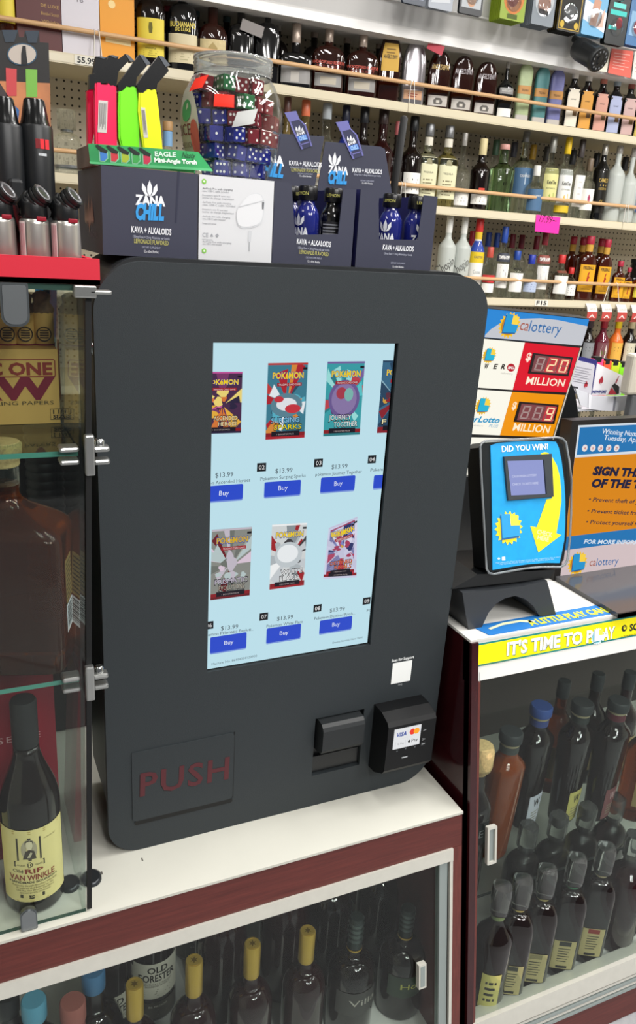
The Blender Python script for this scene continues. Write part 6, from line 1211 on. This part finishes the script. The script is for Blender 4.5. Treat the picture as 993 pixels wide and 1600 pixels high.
put('bottle with ornate gold shield label at the near end of the winged bottle row', 603, 54, 36, Z1, glass=WHISK, **AV, labs=[(.46, .86, mat('old_gold_label', '#b8923c', .45, .3), 38, [("ANGEL'S ENVY", KB, -.6, .6, .64, .055, 1)], bars(-.4, .4, .70, .80, 2, ink('#8a6a28'), .4))])
put('silvery bottle with red tag over its top in the winged bottle row', 641, 64, 37, Z1, glass=mat('silvered_glass', '#a09ca0', .12, .7), **AV, labs=[(.10, .24, mat('peach_label', '#c89a78', .5), 40, [], bars(-.4, .4, .13, .2, 2, ink('#8a3c30'), .4))], ext=lambda t, h, wid, wrap: MB().box((-.03, -.05, h * .86), (.035, -.047, h * 1.0), ink('#c04050'), 0, Matrix.Rotation(.3, 4, 'Y')).build('neck_tag', t))
al = lambda c: [(.06, .24, mat('pearl_foot_label', '#bcb6b0', .25), 48, [], [([(-.35, .09), (.35, .09), (.42, .15), (.2, .20), (-.2, .20), (-.42, .15)], ink('#5a5652')), ([(-.15, .11), (.15, .11), (.15, .16), (-.15, .16)], ink('#cac4bc'), .0005)])]
for px, tp, lc, lb in ((680, 80, '#c8a86a', 'winged whiskey bottle with gold lettering next to the silvery one'), (716, 88, '#b8b0b4', 'winged whiskey bottle with grey lettering, between gold lettered and last winged bottle'), (752, 97, '#b0a8ac', 'winged whiskey bottle with grey lettering nearest the slim clear bottle')):
    put(lb, px, tp, 36, Z1, glass=WHISK, **AV, labs=al(lc), ext=ANG('', lc, ''), group='winged whiskey bottles on the top shelf', name='whiskey_bottle')
put('slim clear necked bottle with white foot label at the end of the winged row', 783, 93, 26, Z1, glass=BLKG, sh=.50, st=.70, nk=.22, capz=.86, cap=mat('clear_stopper', '#c8c4be', .15, trans=.5), d=.6, e=3, labs=[(.04, .18, PAPW, 50, [], []), (.42, .52, mat('smoky_clear_label', '#8c8a88', .3), 50, [("ANGEL'S ENVY", PAPW, -.6, .6, .455, .03)], [])])
for px, c, lb in ((811, '#a9b88c', 'pale green sleeved bottle on the top shelf'), (837, '#4f8688', 'teal sleeved bottle on the top shelf'), (860, '#7274a8', 'violet sleeved bottle on the top shelf')):
    put(lb, px, None, 22, Z1, h=.262, glass=mat('sleeve_' + c[1:], c, .4, var=.08, vs=50), sh=.72, st=.86, nk=.5, capz=.90, cap=mat('pearl_stopper', '#d8d4cc', .3), d=.55, e=4, labs=[(.40, .52, mat('copper_band_label', '#c08a48', .4), 75, [('TEQUILA', KB, -.5, .5, .44, .03)], []), (.02, .10, mat('pearl_foot_label', '#bcb6b0', .25), 60, [], [])])
for px, c, cc, lb in ((886, '#e4dccb', '#e0dcd6', 'cream labelled dark bottle beside the violet sleeved one'), (907, '#d89a3c', '#e0dcd6', 'amber labelled dark bottle in the pastel row of the top shelf'), (930, '#d09a88', '#c07464', 'salmon labelled dark bottle in the pastel row of the top shelf'), (951, '#a8b0d0', '#9aa8b4', 'pale blue labelled dark bottle in the pastel row of the top shelf'), (973, '#c8a8a4', '#a05a50', 'dusty pink labelled dark bottle in the pastel row of the top shelf'), (994, '#d8c060', '#c8b080', 'yellow labelled dark bottle at the end of the pastel row')):
    put(lb, px, None, 22, Z1, h=.235, glass=BLKG, sh=.62, st=.78, nk=.42, capz=.84, cap=ink(cc), d=.6, e=4.5, labs=[(.04, .66, mat('pastel_' + c[1:], c, .5), 46, [('BOTANIST', KB, -.35, .35, .48, .02)], [([(-.9, .22), (.9, .22), (.9, .30), (-.9, .30)], ink('#c8904a')), ([(.1, .22), (.7, .22), (.7, .34), (.1, .34)], ink('#6a5030'), .0005)])])
for px, tpc, lb in ((262, '#b8405c', 'rose capsuled bottle in the second row behind the pink capsuled scotch'), (305, '#3a5458', 'dark teal capsuled bottle in the second row of the top shelf'), (352, '#3a5458', 'dark teal capsuled bottle behind the shield labelled bottle'), (392, '#9a948c', 'clear stoppered bottle behind the tagged dark bottle'), (430, '#9a948c', 'clear stoppered bottle behind the wide black bottle'), (486, '#a8988c', 'smoked stoppered bottle behind the first red lettered bottle'), (536, '#a8988c', 'smoked stoppered bottle between the two red lettered bottles, second row'), (585, '#a8988c', 'smoked stoppered bottle behind the second red lettered bottle')):
    put(lb, px, None, 34, Z1, Y=3.20, h=.318, glass=DARKB, sh=.42, st=.56, nk=.30, shp='r', capz=.66, cap=mat('capsule_' + tpc[1:], tpc, .35, .2), d=.6)
# --- second shelf
TQ = lambda z0, z1, c, arc=48: [(z0, z1, c, arc, [('TEQUILA', KB, -.45, .45, (z0 + z1) / 2 + .05, .022)], bars(-.45, .45, z0 + .03, (z0 + z1) / 2 - .01, 5, ink('#8a8464'), .4) + [([(-.3, z1 - .09), (.3, z1 - .09), (.22, z1 - .03), (0, z1 - .015), (-.22, z1 - .03)], ink('#8f8a6a'))])]
put('heavy cut crystal decanter on the second shelf seen beside the torch display', 107, 172, 40, Z2, glass=CLEARG, sh=.50, st=.64, nk=.46, shp='r', capz=.70, cap=CLEARG, capw=.062, e=2.6, band=[(.66, .70, mat('silver_collar', '#8a8c8c', .25, .6)), (.10, .14, MATS['silver_collar'])])
put('small clear bottle with blue neck label and tan cap behind the yellow torch lighter', 262, 190, 34, Z2, glass=CLEARG, sh=.42, st=.58, nk=.4, capz=.86, cap=mat('tan_cap', '#b08a5c', .5), labs=[(.60, .84, ink('#7aa4cc'), 80, [], [])])
put('dark capped clear bottle on the second shelf beside the dice jar', 292, 215, 30, Z2, glass=CLEARG, sh=.5, st=.7, nk=.4, capz=.82, cap=BLK)
for px, tp, wv, g, cp, lb in ((443, 152, 27, mat('straw_spirit', '#c8b070', .03, trans=.9, ior=1.38), '#5a3a34', 'pale gold bottle with brown cap behind the first riser card'), (471, 157, 34, MATS['straw_spirit'], '#c86a48', 'pale gold bottle with orange neck band behind the first riser card'), (503, 162, 36, CLEARG, '#9aa0a4', 'clear bottle with grey stopper behind the two riser cards'), (532, 165, 30, mat('cobalt_glass', '#1c2f8c', .05, trans=.3, coat=.5), '#14182c', 'cobalt blue bottle behind the bottle shaped card'), (560, 168, 34, DARKB, '#14161c', 'dark bottle with tall black neck behind the end riser card'), (589, 170, 38, WINE, '#2a1c1c', 'dark red bottle with tall neck behind the end riser card'), (612, 190, 24, DARKB, '#a85a5c', 'slim dark bottle with pink neck beside the black antenna'), (636, 182, 34, DARKB, '#101216', 'black bottle with clear neck label behind the black antenna')):
    put(lb, px, tp, wv, Z2, glass=g, sh=.52, st=.68, nk=.36, capz=.84, cap=mat('cap_' + cp[1:], cp, .3), labs=[(.12, .36, PAPW, 50, [], bars(-.5, .5, .15, .3, 4, KB))] if px in (503, 636) else ())
put('tequila bottle with ornate cream label and knob stopper beside the black antenna', 660, 194, 34, Z2, glass=mat('greenish_clear', '#e4ecd8', .03, trans=1, ior=1.4), sh=.56, st=.70, nk=.36, capz=.86, cap=mat('pewter_knob', '#77787a', .3, .6), d=.8, e=3, labs=TQ(.10, .60, mat('cream_ornate', '#dcd9b4', .5)), band=[(.74, .84, PAP)])
put('tequila bottle with ornate cream label, pale yellow spirit and knob stopper', 690, 197, 34, Z2, glass=mat('pale_yellow_spirit', '#dcd48c', .03, trans=1, ior=1.38), sh=.56, st=.70, nk=.36, capz=.86, cap=MATS['pewter_knob'], d=.8, e=3, labs=TQ(.10, .60, MATS['cream_ornate']), band=[(.74, .84, PAP)])
put('clear slim necked bottle with white foot label on the second shelf', 714, 208, 30, Z2, glass=CLEARG, sh=.44, st=.60, nk=.24, capz=.84, cap=mat('clear_stopper', '#c8c4be', .15, trans=.5), labs=[(.04, .20, PAPW, 62, [], bars(-.4, .4, .08, .16, 2, ink('#b8b4ac')))])
put('dark mezcal bottle with cream wax top and red dot on the second shelf', 743, 217, 30, Z2, glass=DARKB, sh=.54, st=.70, nk=.36, capz=.78, cap=mat('cream_wax', '#d2c494', .5), labs=[(.08, .22, PAPW, 60, [], bars(-.5, .5, .11, .19, 3, ink('#7a766c'))), (.27, .31, ink('#d03c2c'), 18, [], [])])
put('pale green glass bottle with pink stopper on the second shelf', 776, 226, 34, Z2, glass=mat('pale_green_glass', '#a8d098', .03, trans=1, ior=1.4), sh=.62, st=.74, nk=.40, capz=.93, cap=mat('pink_stopper', '#c8948a', .4), e=4)
put('clear bottle with tall slate blue label on the second shelf', 806, 206, 33, Z2, Y=3.11, glass=mat('greenish_clear', '#e4ecd8', .03, trans=1, ior=1.4), sh=.56, st=.72, nk=.28, capz=.88, cap=mat('pewter_knob', '#77787a', .3, .6), labs=[(.22, .56, mat('slate_blue_label', '#4a6c8e', .5), 66, [('CASAMIGOS', PAPW, -.5, .5, .45, .03)], [([(-.04, .36), (.04, .36), (.04, .50), (-.04, .50)], ink('#c0d0dc'))])])
put('short bottle with slate blue label in front of the tall blue labelled one', 829, 259, 27, Z2, Y=3.04, glass=CLEARG, sh=.54, st=.72, nk=.36, capz=.80, cap=mat('white_stopper', '#dcdcd6', .4), labs=[(.08, .52, MATS['slate_blue_label'], 66, [('CASAMIGOS', PAPW, -.5, .5, .36, .04)], [])])
KO = lambda c, txt, fl: [(.18, .60, mat('vodka_label_' + c[1:], c, .5), 52, [('Ketel', KB, -.5, .0, .40, .05, 1), ('One', KB, .05, .5, .40, .05, 1), (txt, ink('#6a6a50'), -.5, .5, .34, .018)], [([(-.4, .20), (.0, .18), (.4, .21), (.35, .30), (-.1, .28)], ink(fl))])]
put('vodka bottle with soft yellow green botanical label on the second shelf', 848, 213, 29, Z2, glass=CLEARG, sh=.56, st=.70, nk=.33, capz=.80, cap=mat('silver_capsule', '#8a8a84', .3, .5), labs=KO('#d8d490', 'BOTANICAL', '#90a848'))
put('vodka bottle with bright yellow capsule and lemons on its label', 871, 215, 27, Z2, glass=CLEARG, sh=.56, st=.70, nk=.33, capz=.80, cap=mat('bright_yellow_capsule', '#d8b41c', .4), labs=KO('#e6e6e2', 'CITROEN', '#e0b428'), band=[(.06, .15, ink('#d8b828'))])
put('vodka bottle with black capsule and narrow white label on the second shelf', 892, 218, 24, Z2, glass=CLEARG, sh=.56, st=.70, nk=.34, capz=.78, cap=mat('black_silver_capsule', '#3a3434', .35), labs=[(.15, .55, PAPW, 40, [], bars(-.2, .2, .2, .5, 4, ink('#c8c4c0'), .2))])
put('short vodka bottle with white label and red emblem on the second shelf', 908, 248, 24, Z2, Y=3.04, glass=CLEARG, sh=.56, st=.72, nk=.36, capz=.80, cap=mat('bronze_cap', '#6a5a48', .4), labs=[(.15, .50, PAPW, 60, [], [([(-.1, .26), (.15, .26), (.2, .36), (0, .42), (-.15, .36)], ink('#a83c5c'))])])
put('black bottle with gold lettering on the second shelf', 927, 225, 24, Z2, glass=BLKG, sh=.64, st=.80, nk=.34, capz=.86, cap=mat('silver_tip', '#b8b4ac', .25, .6), labs=[(.10, .66, mat('gold_on_black', '#15130f', .3), 60, [('CAMILO', GOLDP, -.6, .6, .50, .05, 1), ('GV', GOLDP, -.2, .2, .22, .05, 1), ('RESERVA', GOLDP, -.5, .5, .40, .03)], bars(-.4, .4, .44, .48, 1, GOLDP, .5))])
put('tall frosted grey bottle next to the black and gold one', 949, 228, 28, Z2, glass=FROST, sh=.60, st=.78, nk=.30, capz=.90, cap=mat('clear_stopper', '#c8c4be', .15, trans=.5), labs=[])
put('frosted grey bottle with slim neck on the second shelf', 971, 231, 28, Z2, glass=FROST, sh=.50, st=.70, nk=.26, capz=.88, cap=mat('clear_stopper', '#c8c4be', .15, trans=.5))
put('clear vodka bottle with blue capsule and goose blue print at the shelf end', 993, 232, 32, Z2, glass=FROST, sh=.54, st=.72, nk=.32, capz=.78, cap=mat('deep_blue_capsule', '#1c2c5c', .4), labs=[(.15, .5, ink('#6c88c0'), 50, [], [([(-.4, .3), (.2, .26), (.4, .4), (.1, .36), (0, .46), (-.1, .38)], ink('#dce4f0'))])])
for px, cp, lb in ((762, '#3c5a44', 'green stoppered bottle behind the pale green glass one'), (790, '#3a3a44', 'dark stoppered bottle behind the tall blue labelled one'), (819, '#b08a2c', 'gold capped bottle in the second row behind the botanical vodka'), (840, '#4a4844', 'dark capped clear bottle in the second row behind the botanical vodka'), (880, '#3a3a3c', 'dark capped bottle behind the lemon vodka'), (916, '#2c2c30', 'dark capped bottle behind the black and gold one'), (960, '#2c2c30', 'dark capped bottle behind the frosted bottles')):
    put(lb, px, None, 26, Z2, Y=3.19, h=.30, glass=CLEARG, sh=.5, st=.68, nk=.34, capz=.80, cap=mat('cap_' + cp[1:], cp, .35))
# --- third shelf
HP = lambda t, h, wid, wrap: MB().text('Chopin', ink('#5a5a58'), (-.034, h * .26), (.034, h * .42), .034, wrap=wrap(.0008), shear=.3, z=.0004).build('lettering', t)
put('frosted vodka bottle with slanting script next to the end carton', 690, 338, 27, Z3, glass=FROST, sh=.60, st=.76, nk=.34, capz=.80, cap=mat('white_stopper', '#dcdcd6', .4), ext=HP)
put('frosted vodka bottle with slanting script beside the yellow and blue bottle', 713, 340, 27, Z3, glass=FROST, sh=.60, st=.76, nk=.34, capz=.80, cap=mat('white_stopper', '#dcdcd6', .4), ext=HP)
put('rum bottle in yellow and blue with red cap on the third shelf', 736, 342, 23, Z3, glass=PAPW, sh=.56, st=.74, nk=.46, capz=.84, cap=mat('red_cap', '#c42c2c', .4), labs=[(.44, .58, ink('#e0c020'), 85, [('CALYPSO', ink('#1c2c6c'), -.6, .6, .50, .03)], []), (.16, .44, PAPW, 85, [('Coconut', ink('#8a9aa0'), -.5, .5, .30, .05)], []), (.58, .72, ink('#2844a0'), 85, [], [([(-.3, .60), (.3, .60), (.3, .68), (0, .71)], ink('#e8e4e0'))])], band=[(.74, .84, ink('#d8b428'))])
SM = lambda c, c2: [(.14, .48, PAPW, 50, [('SMIRNOFF', ink('#ececec'), -.62, .62, .56, .03)], [([(-.5, .42), (.5, .42), (.3, .46), (-.3, .46)], ink('#3a3a3c')), ([(-.4, .20), (.4, .20), (.4, .36), (0, .40), (-.4, .36)], ink('#8c8c90')), ([(-.25, .22), (.25, .22), (.25, .33), (-.25, .33)], ink('#d8d8d4'), .0005)]), (.51, .63, ink(c2), 62, [('SMIRNOFF', PAPW, -.7, .7, .545, .05, 1)], [])]
put('small vodka bottle with red band label between the rum and the blue capped vodka', 757, 386, 22, Z3, Y=3.04, glass=CLEARG, sh=.54, st=.72, nk=.4, capz=.80, cap=mat('mixed_cap', '#b84a3c', .4), labs=[(.30, .45, ink('#c43034'), 62, [('SKOL', PAPW, -.5, .5, .34, .06)], []), (.10, .28, PAPW, 60, [], [])])
put('vodka bottle with blue capsule and black banner label on the third shelf', 776, 354, 24, Z3, glass=CLEARG, sh=.56, st=.72, nk=.36, capz=.78, cap=mat('blue_capsule', '#24489c', .35), labs=SM('', '#3a3e4a'))
put('small vodka bottle with white shield label beside the blue capped vodka', 799, 392, 25, Z3, Y=3.04, glass=CLEARG, sh=.54, st=.74, nk=.38, capz=.82, cap=mat('blue_capsule', '#24489c', .35), labs=[(.14, .54, PAPW, 56, [('SMIRNOFF', KB, -.6, .6, .60, .05, 1)], [([(-.4, .44), (.4, .44), (0, .52)], ink('#3a3a3c'))])])
put('small vodka bottle with royal blue cap and pale blue label on the third shelf', 822, 398, 24, Z3, Y=3.04, glass=CLEARG, sh=.52, st=.72, nk=.40, capz=.80, cap=mat('royal_blue_cap', '#2436a0', .35), labs=[(.16, .40, ink('#b4c0d8'), 60, [], bars(-.5, .5, .2, .36, 3, ink('#6a78a0')))])
put('vodka bottle with dark red capsule and white shield label behind the pink note', 838, 358, 24, Z3, glass=CLEARG, sh=.56, st=.72, nk=.36, capz=.78, cap=mat('dark_red_capsule', '#7a1c28', .35), labs=SM('', '#8a4a40'))
put('small vodka bottle with red cap and white shield label under the pink note', 868, 398, 26, Z3, Y=3.04, glass=CLEARG, sh=.54, st=.74, nk=.38, capz=.82, cap=mat('red_cap', '#c42c2c', .4), labs=[(.14, .54, PAPW, 56, [('SMIRNOFF', ink('#9a4a3c'), -.6, .6, .60, .05, 1)], [([(-.4, .44), (.4, .44), (0, .52)], ink('#3a3a3c'))])])
put('smaller clear bottle with pale label beside the wide cinnamon whisky', 885, 418, 20, Z3, Y=3.04, glass=CLEARG, sh=.54, st=.74, nk=.38, capz=.82, cap=mat('red_cap', '#c42c2c', .4), labs=[(.14, .5, PAPW, 52, [], bars(-.5, .5, .2, .4, 3, ink('#8a8a90')))])
def FB(z0, z1): return [(z0, z1, mat('fire_yellow_label', '#e0a41c', .5), 56, [('FIREBALL', KB, -.62, .62, z1 - .075, .05, 1), ('CINNAMON WHISKY', KB, -.55, .55, z0 + .03, .018)], [([(-.30, z0 + .10), (-.10, z0 + .16), (-.05, z0 + .22), (.0, z1 - .13), (.22, z1 - .10), (.12, z1 - .17), (.28, z1 - .20), (.12, z0 + .20), (.20, z0 + .09), (.02, z0 + .15)], ink('#a8301c'))])]
FBG = mat('cinnamon_whisky', '#4a1606', .05, trans=.35, ior=1.38, coat=.5)
fb = dict(glass=FBG, sh=.56, st=.72, nk=.40, shp='r', capz=.88, cap=mat('dull_red_cap', '#a8243c', .4), d=.6, e=3, name='whisky_bottle')
put('wide cinnamon whisky bottle with yellow label and red figure on the third shelf', 907, 369, 31, Z3, k=.9, **fb, labs=FB(.14, .56), band=[(.76, .87, ink('#c8983c'))])
put('cinnamon whisky bottle with yellow label beside the wide one, over the rail hook', 934, 374, 26, Z3, k=.88, **fb, labs=FB(.12, .56), band=[(.76, .87, ink('#c8983c'))])
put('small cinnamon whisky bottle with yellow label beside the two tall ones', 959, 408, 20, Z3, Y=3.04, **fb, labs=FB(.10, .60))
put('smallest cinnamon whisky bottle beside the green capped bottle', 974, 418, 14, Z3, Y=3.04, **fb, labs=FB(.10, .60))
put('small amber bottle with green cap and yellow label at the third shelf end', 991, 418, 18, Z3, Y=3.04, glass=AMBER, sh=.54, st=.72, nk=.42, capz=.80, cap=mat('green_cap', '#1f8a3c', .4), labs=[(.14, .55, YEL, 60, [], [([(-.8, .16), (.8, .16), (.8, .26), (-.8, .26)], ink('#3c9a3c'))])])
for px, cp, lb in ((727, '#a82438', 'red capped bottle in the second row between the frosted bottles'), (752, '#24408c', 'blue capped bottle behind the yellow and blue rum'), (765, '#24489c', 'blue capped bottle in the second row behind the red band vodka'), (789, '#6c1c2c', 'dark red capped bottle behind the blue capped vodka'), (803, '#6c1c2c', 'dark red capped bottle behind the white shield vodka'), (826, '#7a1c30', 'dark red capped bottle behind the royal blue capped one')):
    put(lb, px, None, 22, Z3, Y=3.19, h=.275, glass=CLEARG, sh=.54, st=.72, nk=.36, capz=.78, cap=mat('cap_' + cp[1:], cp, .35))
for px, lb in ((882, 'cinnamon whisky in the second row, farthest from the rail hook'), (897, 'cinnamon whisky in the second row behind the wide one'), (925, 'cinnamon whisky in the second row between the two tall ones')):
    put(lb, px, None, 22, Z3, Y=3.19, h=.285, **fb, band=[(.76, .87, ink('#c8983c'))])
put('black cloth wrapped bottle in the second row behind the green capped one', 985, None, 36, Z3, Y=3.20, h=.20, glass=BLKG, sh=.5, st=.8, nk=.5, capz=.9, cap=BLK)
# --- lowest shelf in view
for px, wv, g, cp, tx, lb in ((930, 23, mat('pink_spirit', '#7a2438', .05, trans=.4, coat=.4), '#8c1c28', ('skull', '#d8ccc4'), 'dark pink bottle with pale skull shape label on the lowest shelf in view'), (952, 22, mat('orange_drink', '#e0702c', .2), '#d8b81c', ('', '#e8b04a'), 'orange bottle with yellow cap on the lowest shelf in view'), (972, 22, DARKB, '#a89a78', ('', '#d4cdb4'), 'dark bottle with cream label and tan top on the lowest shelf in view'), (993, 22, DARKB, '#3c3c44', ('', '#5a6478'), 'dark bottle with grey blue label at the photo edge on the lowest shelf'), (908, 22, DARKB, '#3c2c30', ('', '#8a8c90'), 'dark bottle on the lowest shelf beside the jackpot sign')):
    labs = [(.10, .56, mat('low_label_' + tx[1][1:], tx[1], .5), 54, [], bars(-.5, .5, .40, .5, 2, KB, .3))]
    if tx[0]: labs = [(.10, .56, mat('low_label_7a4a50', '#7a4a50', .5), 54, [], [([(-.4, .34), (-.45, .44), (-.25, .52), (.25, .52), (.45, .44), (.4, .34), (.22, .28), (.2, .2), (-.2, .2), (-.22, .28)], ink(tx[1])), ([(-.28, .36), (-.1, .36), (-.1, .43), (-.28, .43)], ink('#6a6a3c'), .0005), ([(.1, .36), (.28, .36), (.28, .43), (.1, .43)], ink('#6a6a3c'), .0005)])]
    put(lb, px, None, wv, Z4, h=.29, glass=g, sh=.56, st=.74, nk=.42, capz=.80, cap=mat('cap_' + cp[1:], cp, .4), labs=labs)
for px, lb in ((800, 'dark bottle on the lowest shelf above the jackpot sign, nearest the kiosk'), (823, 'dark bottle on the lowest shelf above the jackpot sign header'), (846, 'dark bottle on the lowest shelf above the jackpot sign, middle'), (868, 'dark bottle on the lowest shelf above the lottery word'), (888, 'dark bottle on the lowest shelf above the end of the jackpot sign')):
    put(lb, px, None, 22, Z4, h=.29, glass=DARKB, sh=.56, st=.74, nk=.42, capz=.80, cap=mat('cap_77797c', '#77797c', .4))

# --- blister cards hanging from the canopy, camera and notices
def cards(px0, px1, pyb, n, base, art, lb, grp, hgt=.17, Y=2.84, step=.011):
    f = Frame((0, Y, 0), (1, 0, 0), (0, 0, 1)); a = on(px0, pyb, 'Y', Y); b = on(px1, pyb, 'Y', Y); w = b.x - a.x
    m = MB(); T = f.T(); m.prism(rrect(-w / 2, 0, w / 2, hgt, .006, 3), -.0012, 0, mat('card_' + base[1:], base, .35), Matrix(((1, 0, 0, 0), (0, 0, -1, 0), (0, 1, 0, 0), (0, 0, 0, 1))))
    M2 = Matrix(((1, 0, 0, 0), (0, 0, -1, 0), (0, 1, 0, 0), (0, 0, 0, 1)))
    for pts, c in art: m.poly([((x - .5) * w, y * hgt) for x, y in pts], ink(c), M2, .0004 + .0002 * art.index((pts, c)))
    m.lathe([(w * .30, 0), (w * .27, .006), (w * .1, .009)], pane('blister_plastic', '#f4f6f8', .1), 16, M2 @ Matrix.Translation((0, hgt * .36, .0008)))
    card = m.build('blister_card'); card.location = (a.x + w / 2, Y, (a.z + b.z) / 2); tag(card, lb if n == 1 else lb + ', foremost of its stack', 'blister pack', grp)
    for k in range(1, n):
        c = card.copy(); C.objects.link(c); c.location = (a.x + w / 2, Y + step * k, (a.z + b.z) / 2); c['label'] = lb + ', deeper in its stack'
    h_ = MB().tube([(a.x + w / 2, 2.956, a.z + hgt - .012), (a.x + w / 2, Y - .015, a.z + hgt - .012), (a.x + w / 2, Y - .025, a.z + hgt - .004)], .0025, CHROME, 8)
    h_.build('display_hook', cn_, o)
oval = lambda x, y, r: [(x + r * cos(2 * pi * i / 14), y + .8 * r * sin(2 * pi * i / 14)) for i in range(14)]
cards(628, 664, 7, 2, '#3a4250', [([(.1, .1), (.9, .1), (.9, .3), (.1, .3)], '#8a98a8')], 'dark slate blister card hanging farthest along the white canopy', 'slate cards on the canopy')
cards(668, 706, 15, 3, '#9ca2ac', [([(.1, .1), (.9, .15), (.8, .5), (.2, .5)], '#c8ccd2'), ([(.2, .2), (.5, .25), (.4, .4)], '#5c6470')], 'silver grey blister card beside the slate ones on the canopy', 'silver cards on the canopy')
cards(716, 752, 23, 2, '#2a2c30', [([(.08, .12), (.92, .12), (.92, .9), (.08, .9)], '#b4b8bc'), (oval(.5, .3, .2), '#c89878')], 'black framed grey blister card hanging on the canopy', 'black framed cards on the canopy')
cards(779, 818, 32, 7, '#8aa02a', [(oval(.5, .45, .42), '#c87838'), (oval(.45, .45, .25), '#8a3c2c'), ([(.3, .03), (.7, .03), (.7, .12), (.3, .12)], '#4a5a10')], 'olive green blister card with orange picture on the canopy', 'green cards on the canopy')
cards(828, 863, 40, 7, '#7c848c', [(oval(.5, .5, .42), '#b8bcc0'), (oval(.5, .42, .28), '#c8907a'), ([(.3, .22), (.7, .2), (.75, .3), (.3, .32)], '#3c3c40')], 'steel grey blister card with pink picture on the canopy', 'steel grey cards on the canopy')
cards(868, 905, 50, 6, '#17150f', [([(.05, .04), (.95, .04), (.95, .96), (.05, .96)], '#b89a3c'), ([(.08, .06), (.92, .06), (.92, .94), (.08, .94)], '#1a1812'), (oval(.5, .4, .2), '#8c8a88'), (oval(.8, .14, .09), '#c8a83c'), (oval(.2, .14, .09), '#c8a83c')], 'black and gold blister card hanging on the canopy', 'black and gold cards on the canopy')
cards(906, 942, 56, 4, '#6aa8d0', [([(.0, .3), (1, .1), (1, .5), (0, .7)], '#d8e0e8'), ([(.3, .2), (.6, .2), (.7, .7), (.4, .8)], '#c89a84'), ([(.6, .2), (.9, .2), (.9, .6)], '#e0b8a8')], 'sky blue blister card with figure print on the canopy', 'sky blue cards on the canopy')
cards(942, 974, 70, 3, '#141a1c', [([(.1, .6), (.9, .6), (.9, .7), (.1, .7)], '#48c8c0'), ([(.1, .3), (.5, .3), (.5, .38), (.1, .38)], '#48c8c0'), (oval(.6, .45, .15), '#c03c44'), ([(.2, .75), (.8, .75), (.8, .85), (.2, .85)], '#70d8d0')], 'black blister card with teal print on the canopy', 'black and teal cards on the canopy')
cards(975, 1006, 72, 4, '#3c6ea0', [([(.1, .2), (.9, .2), (.9, .7), (.1, .7)], '#8ab0d0'), (oval(.5, .4, .2), '#b84450')], 'deep blue blister card at the photo edge on the canopy', 'deep blue cards on the canopy')
CF3 = Frame((0, 2.953, 0), (1, 0, 0), (0, 0, 1)); TC3 = CF3.T()
def notice(px_, col, lb, lines, lc):
    m = MB(); m.prism([CF3.px(*p) for p in px_], 0, .0012, mat('paper_' + col[1:], col, .6), TC3); A, B_, C_, D_ = [Vector(CF3.px(*p)) for p in px_]
    for k in range(lines): v = .15 + .7 * k / lines; a = A.lerp(D_, v).lerp(B_.lerp(C_, v), .14); b = A.lerp(D_, v).lerp(B_.lerp(C_, v), .86 - .2 * (k % 2)); m.poly([tuple(a), tuple(b), (b.x, b.y - .003), (a.x, a.y - .003)], ink(lc), TC3, .0016)
    c = (A + B_ + C_ + D_) / 4; tag(m.build('paper_notice', None, (c.x, 2.953, c.y)), lb, 'notice')
notice(((955, 76), (989, 80), (984, 122), (949, 114)), '#e86a5c', 'red paper notice on the canopy beside the security camera', 6, '#f4b0a4')
notice(((930, 72), (953, 75), (947, 113), (926, 110)), '#e8e2d0', 'cream paper notice on the canopy behind the security camera', 6, '#b8b0a0')
notice(((991, 80), (1015, 84), (1010, 128), (986, 123)), '#e6e2da', 'pale paper notice at the photo edge on the canopy', 5, '#b8b0a0')
cx_, cyy = on(922, 86, 'Y', 2.86), 0
t = thing('security_camera', 'black bullet security camera mounted on the white canopy', 'security camera', (cx_.x, 2.9, cx_.z)); o2 = tuple(t.location)
ax = Vector((.10, -.86, -.42)).normalized(); A = Matrix.Translation(cx_) @ ax.to_track_quat('Z', 'Y').to_matrix().to_4x4(); GM = mat('graphite_camera', '#2e3032', .4)
MB().lathe([(.030, -.085), (.040, -.078), (.043, -.06), (.043, .03), (.046, .034), (.046, .052), (.042, .056)], GM, 28, A).box((-.05, -.02, -.05), (.05, .046, .07), GM, .012, A @ Matrix.Scale(.8, 4)).build('housing', t, o2)
m = MB().lathe([(.042, .0565), (.040, .0575), (.020, .0545), (.018, .0565), (.010, .058)], mat('lens_black', '#0c0d10', .15), 24, A)
for k in range(12): m.lathe([(.0038, .0572), (.0038, .0585)], mat('infrared_led', '#6a6c70', .2), 8, A @ Matrix.Translation((.031 * cos(k * pi / 6), .031 * sin(k * pi / 6), 0)))
m.build('lens_ring', t, o2)
e_ = A @ Vector((0, 0, -.07)); MB().tube([(e_.x, e_.y, e_.z), (e_.x - .005, e_.y + .01, e_.z + .03), (e_.x - .01, 2.955, e_.z + .04)], .013, GM, 12).build('bracket', t, o2)
m = MB()
# ---------------------------------------------------------------- raise the place so the shop floor lies at zero
for ob in list(sc.objects):
    if ob.parent is None and ob.type in ('MESH', 'EMPTY'): ob.location.z += EYE
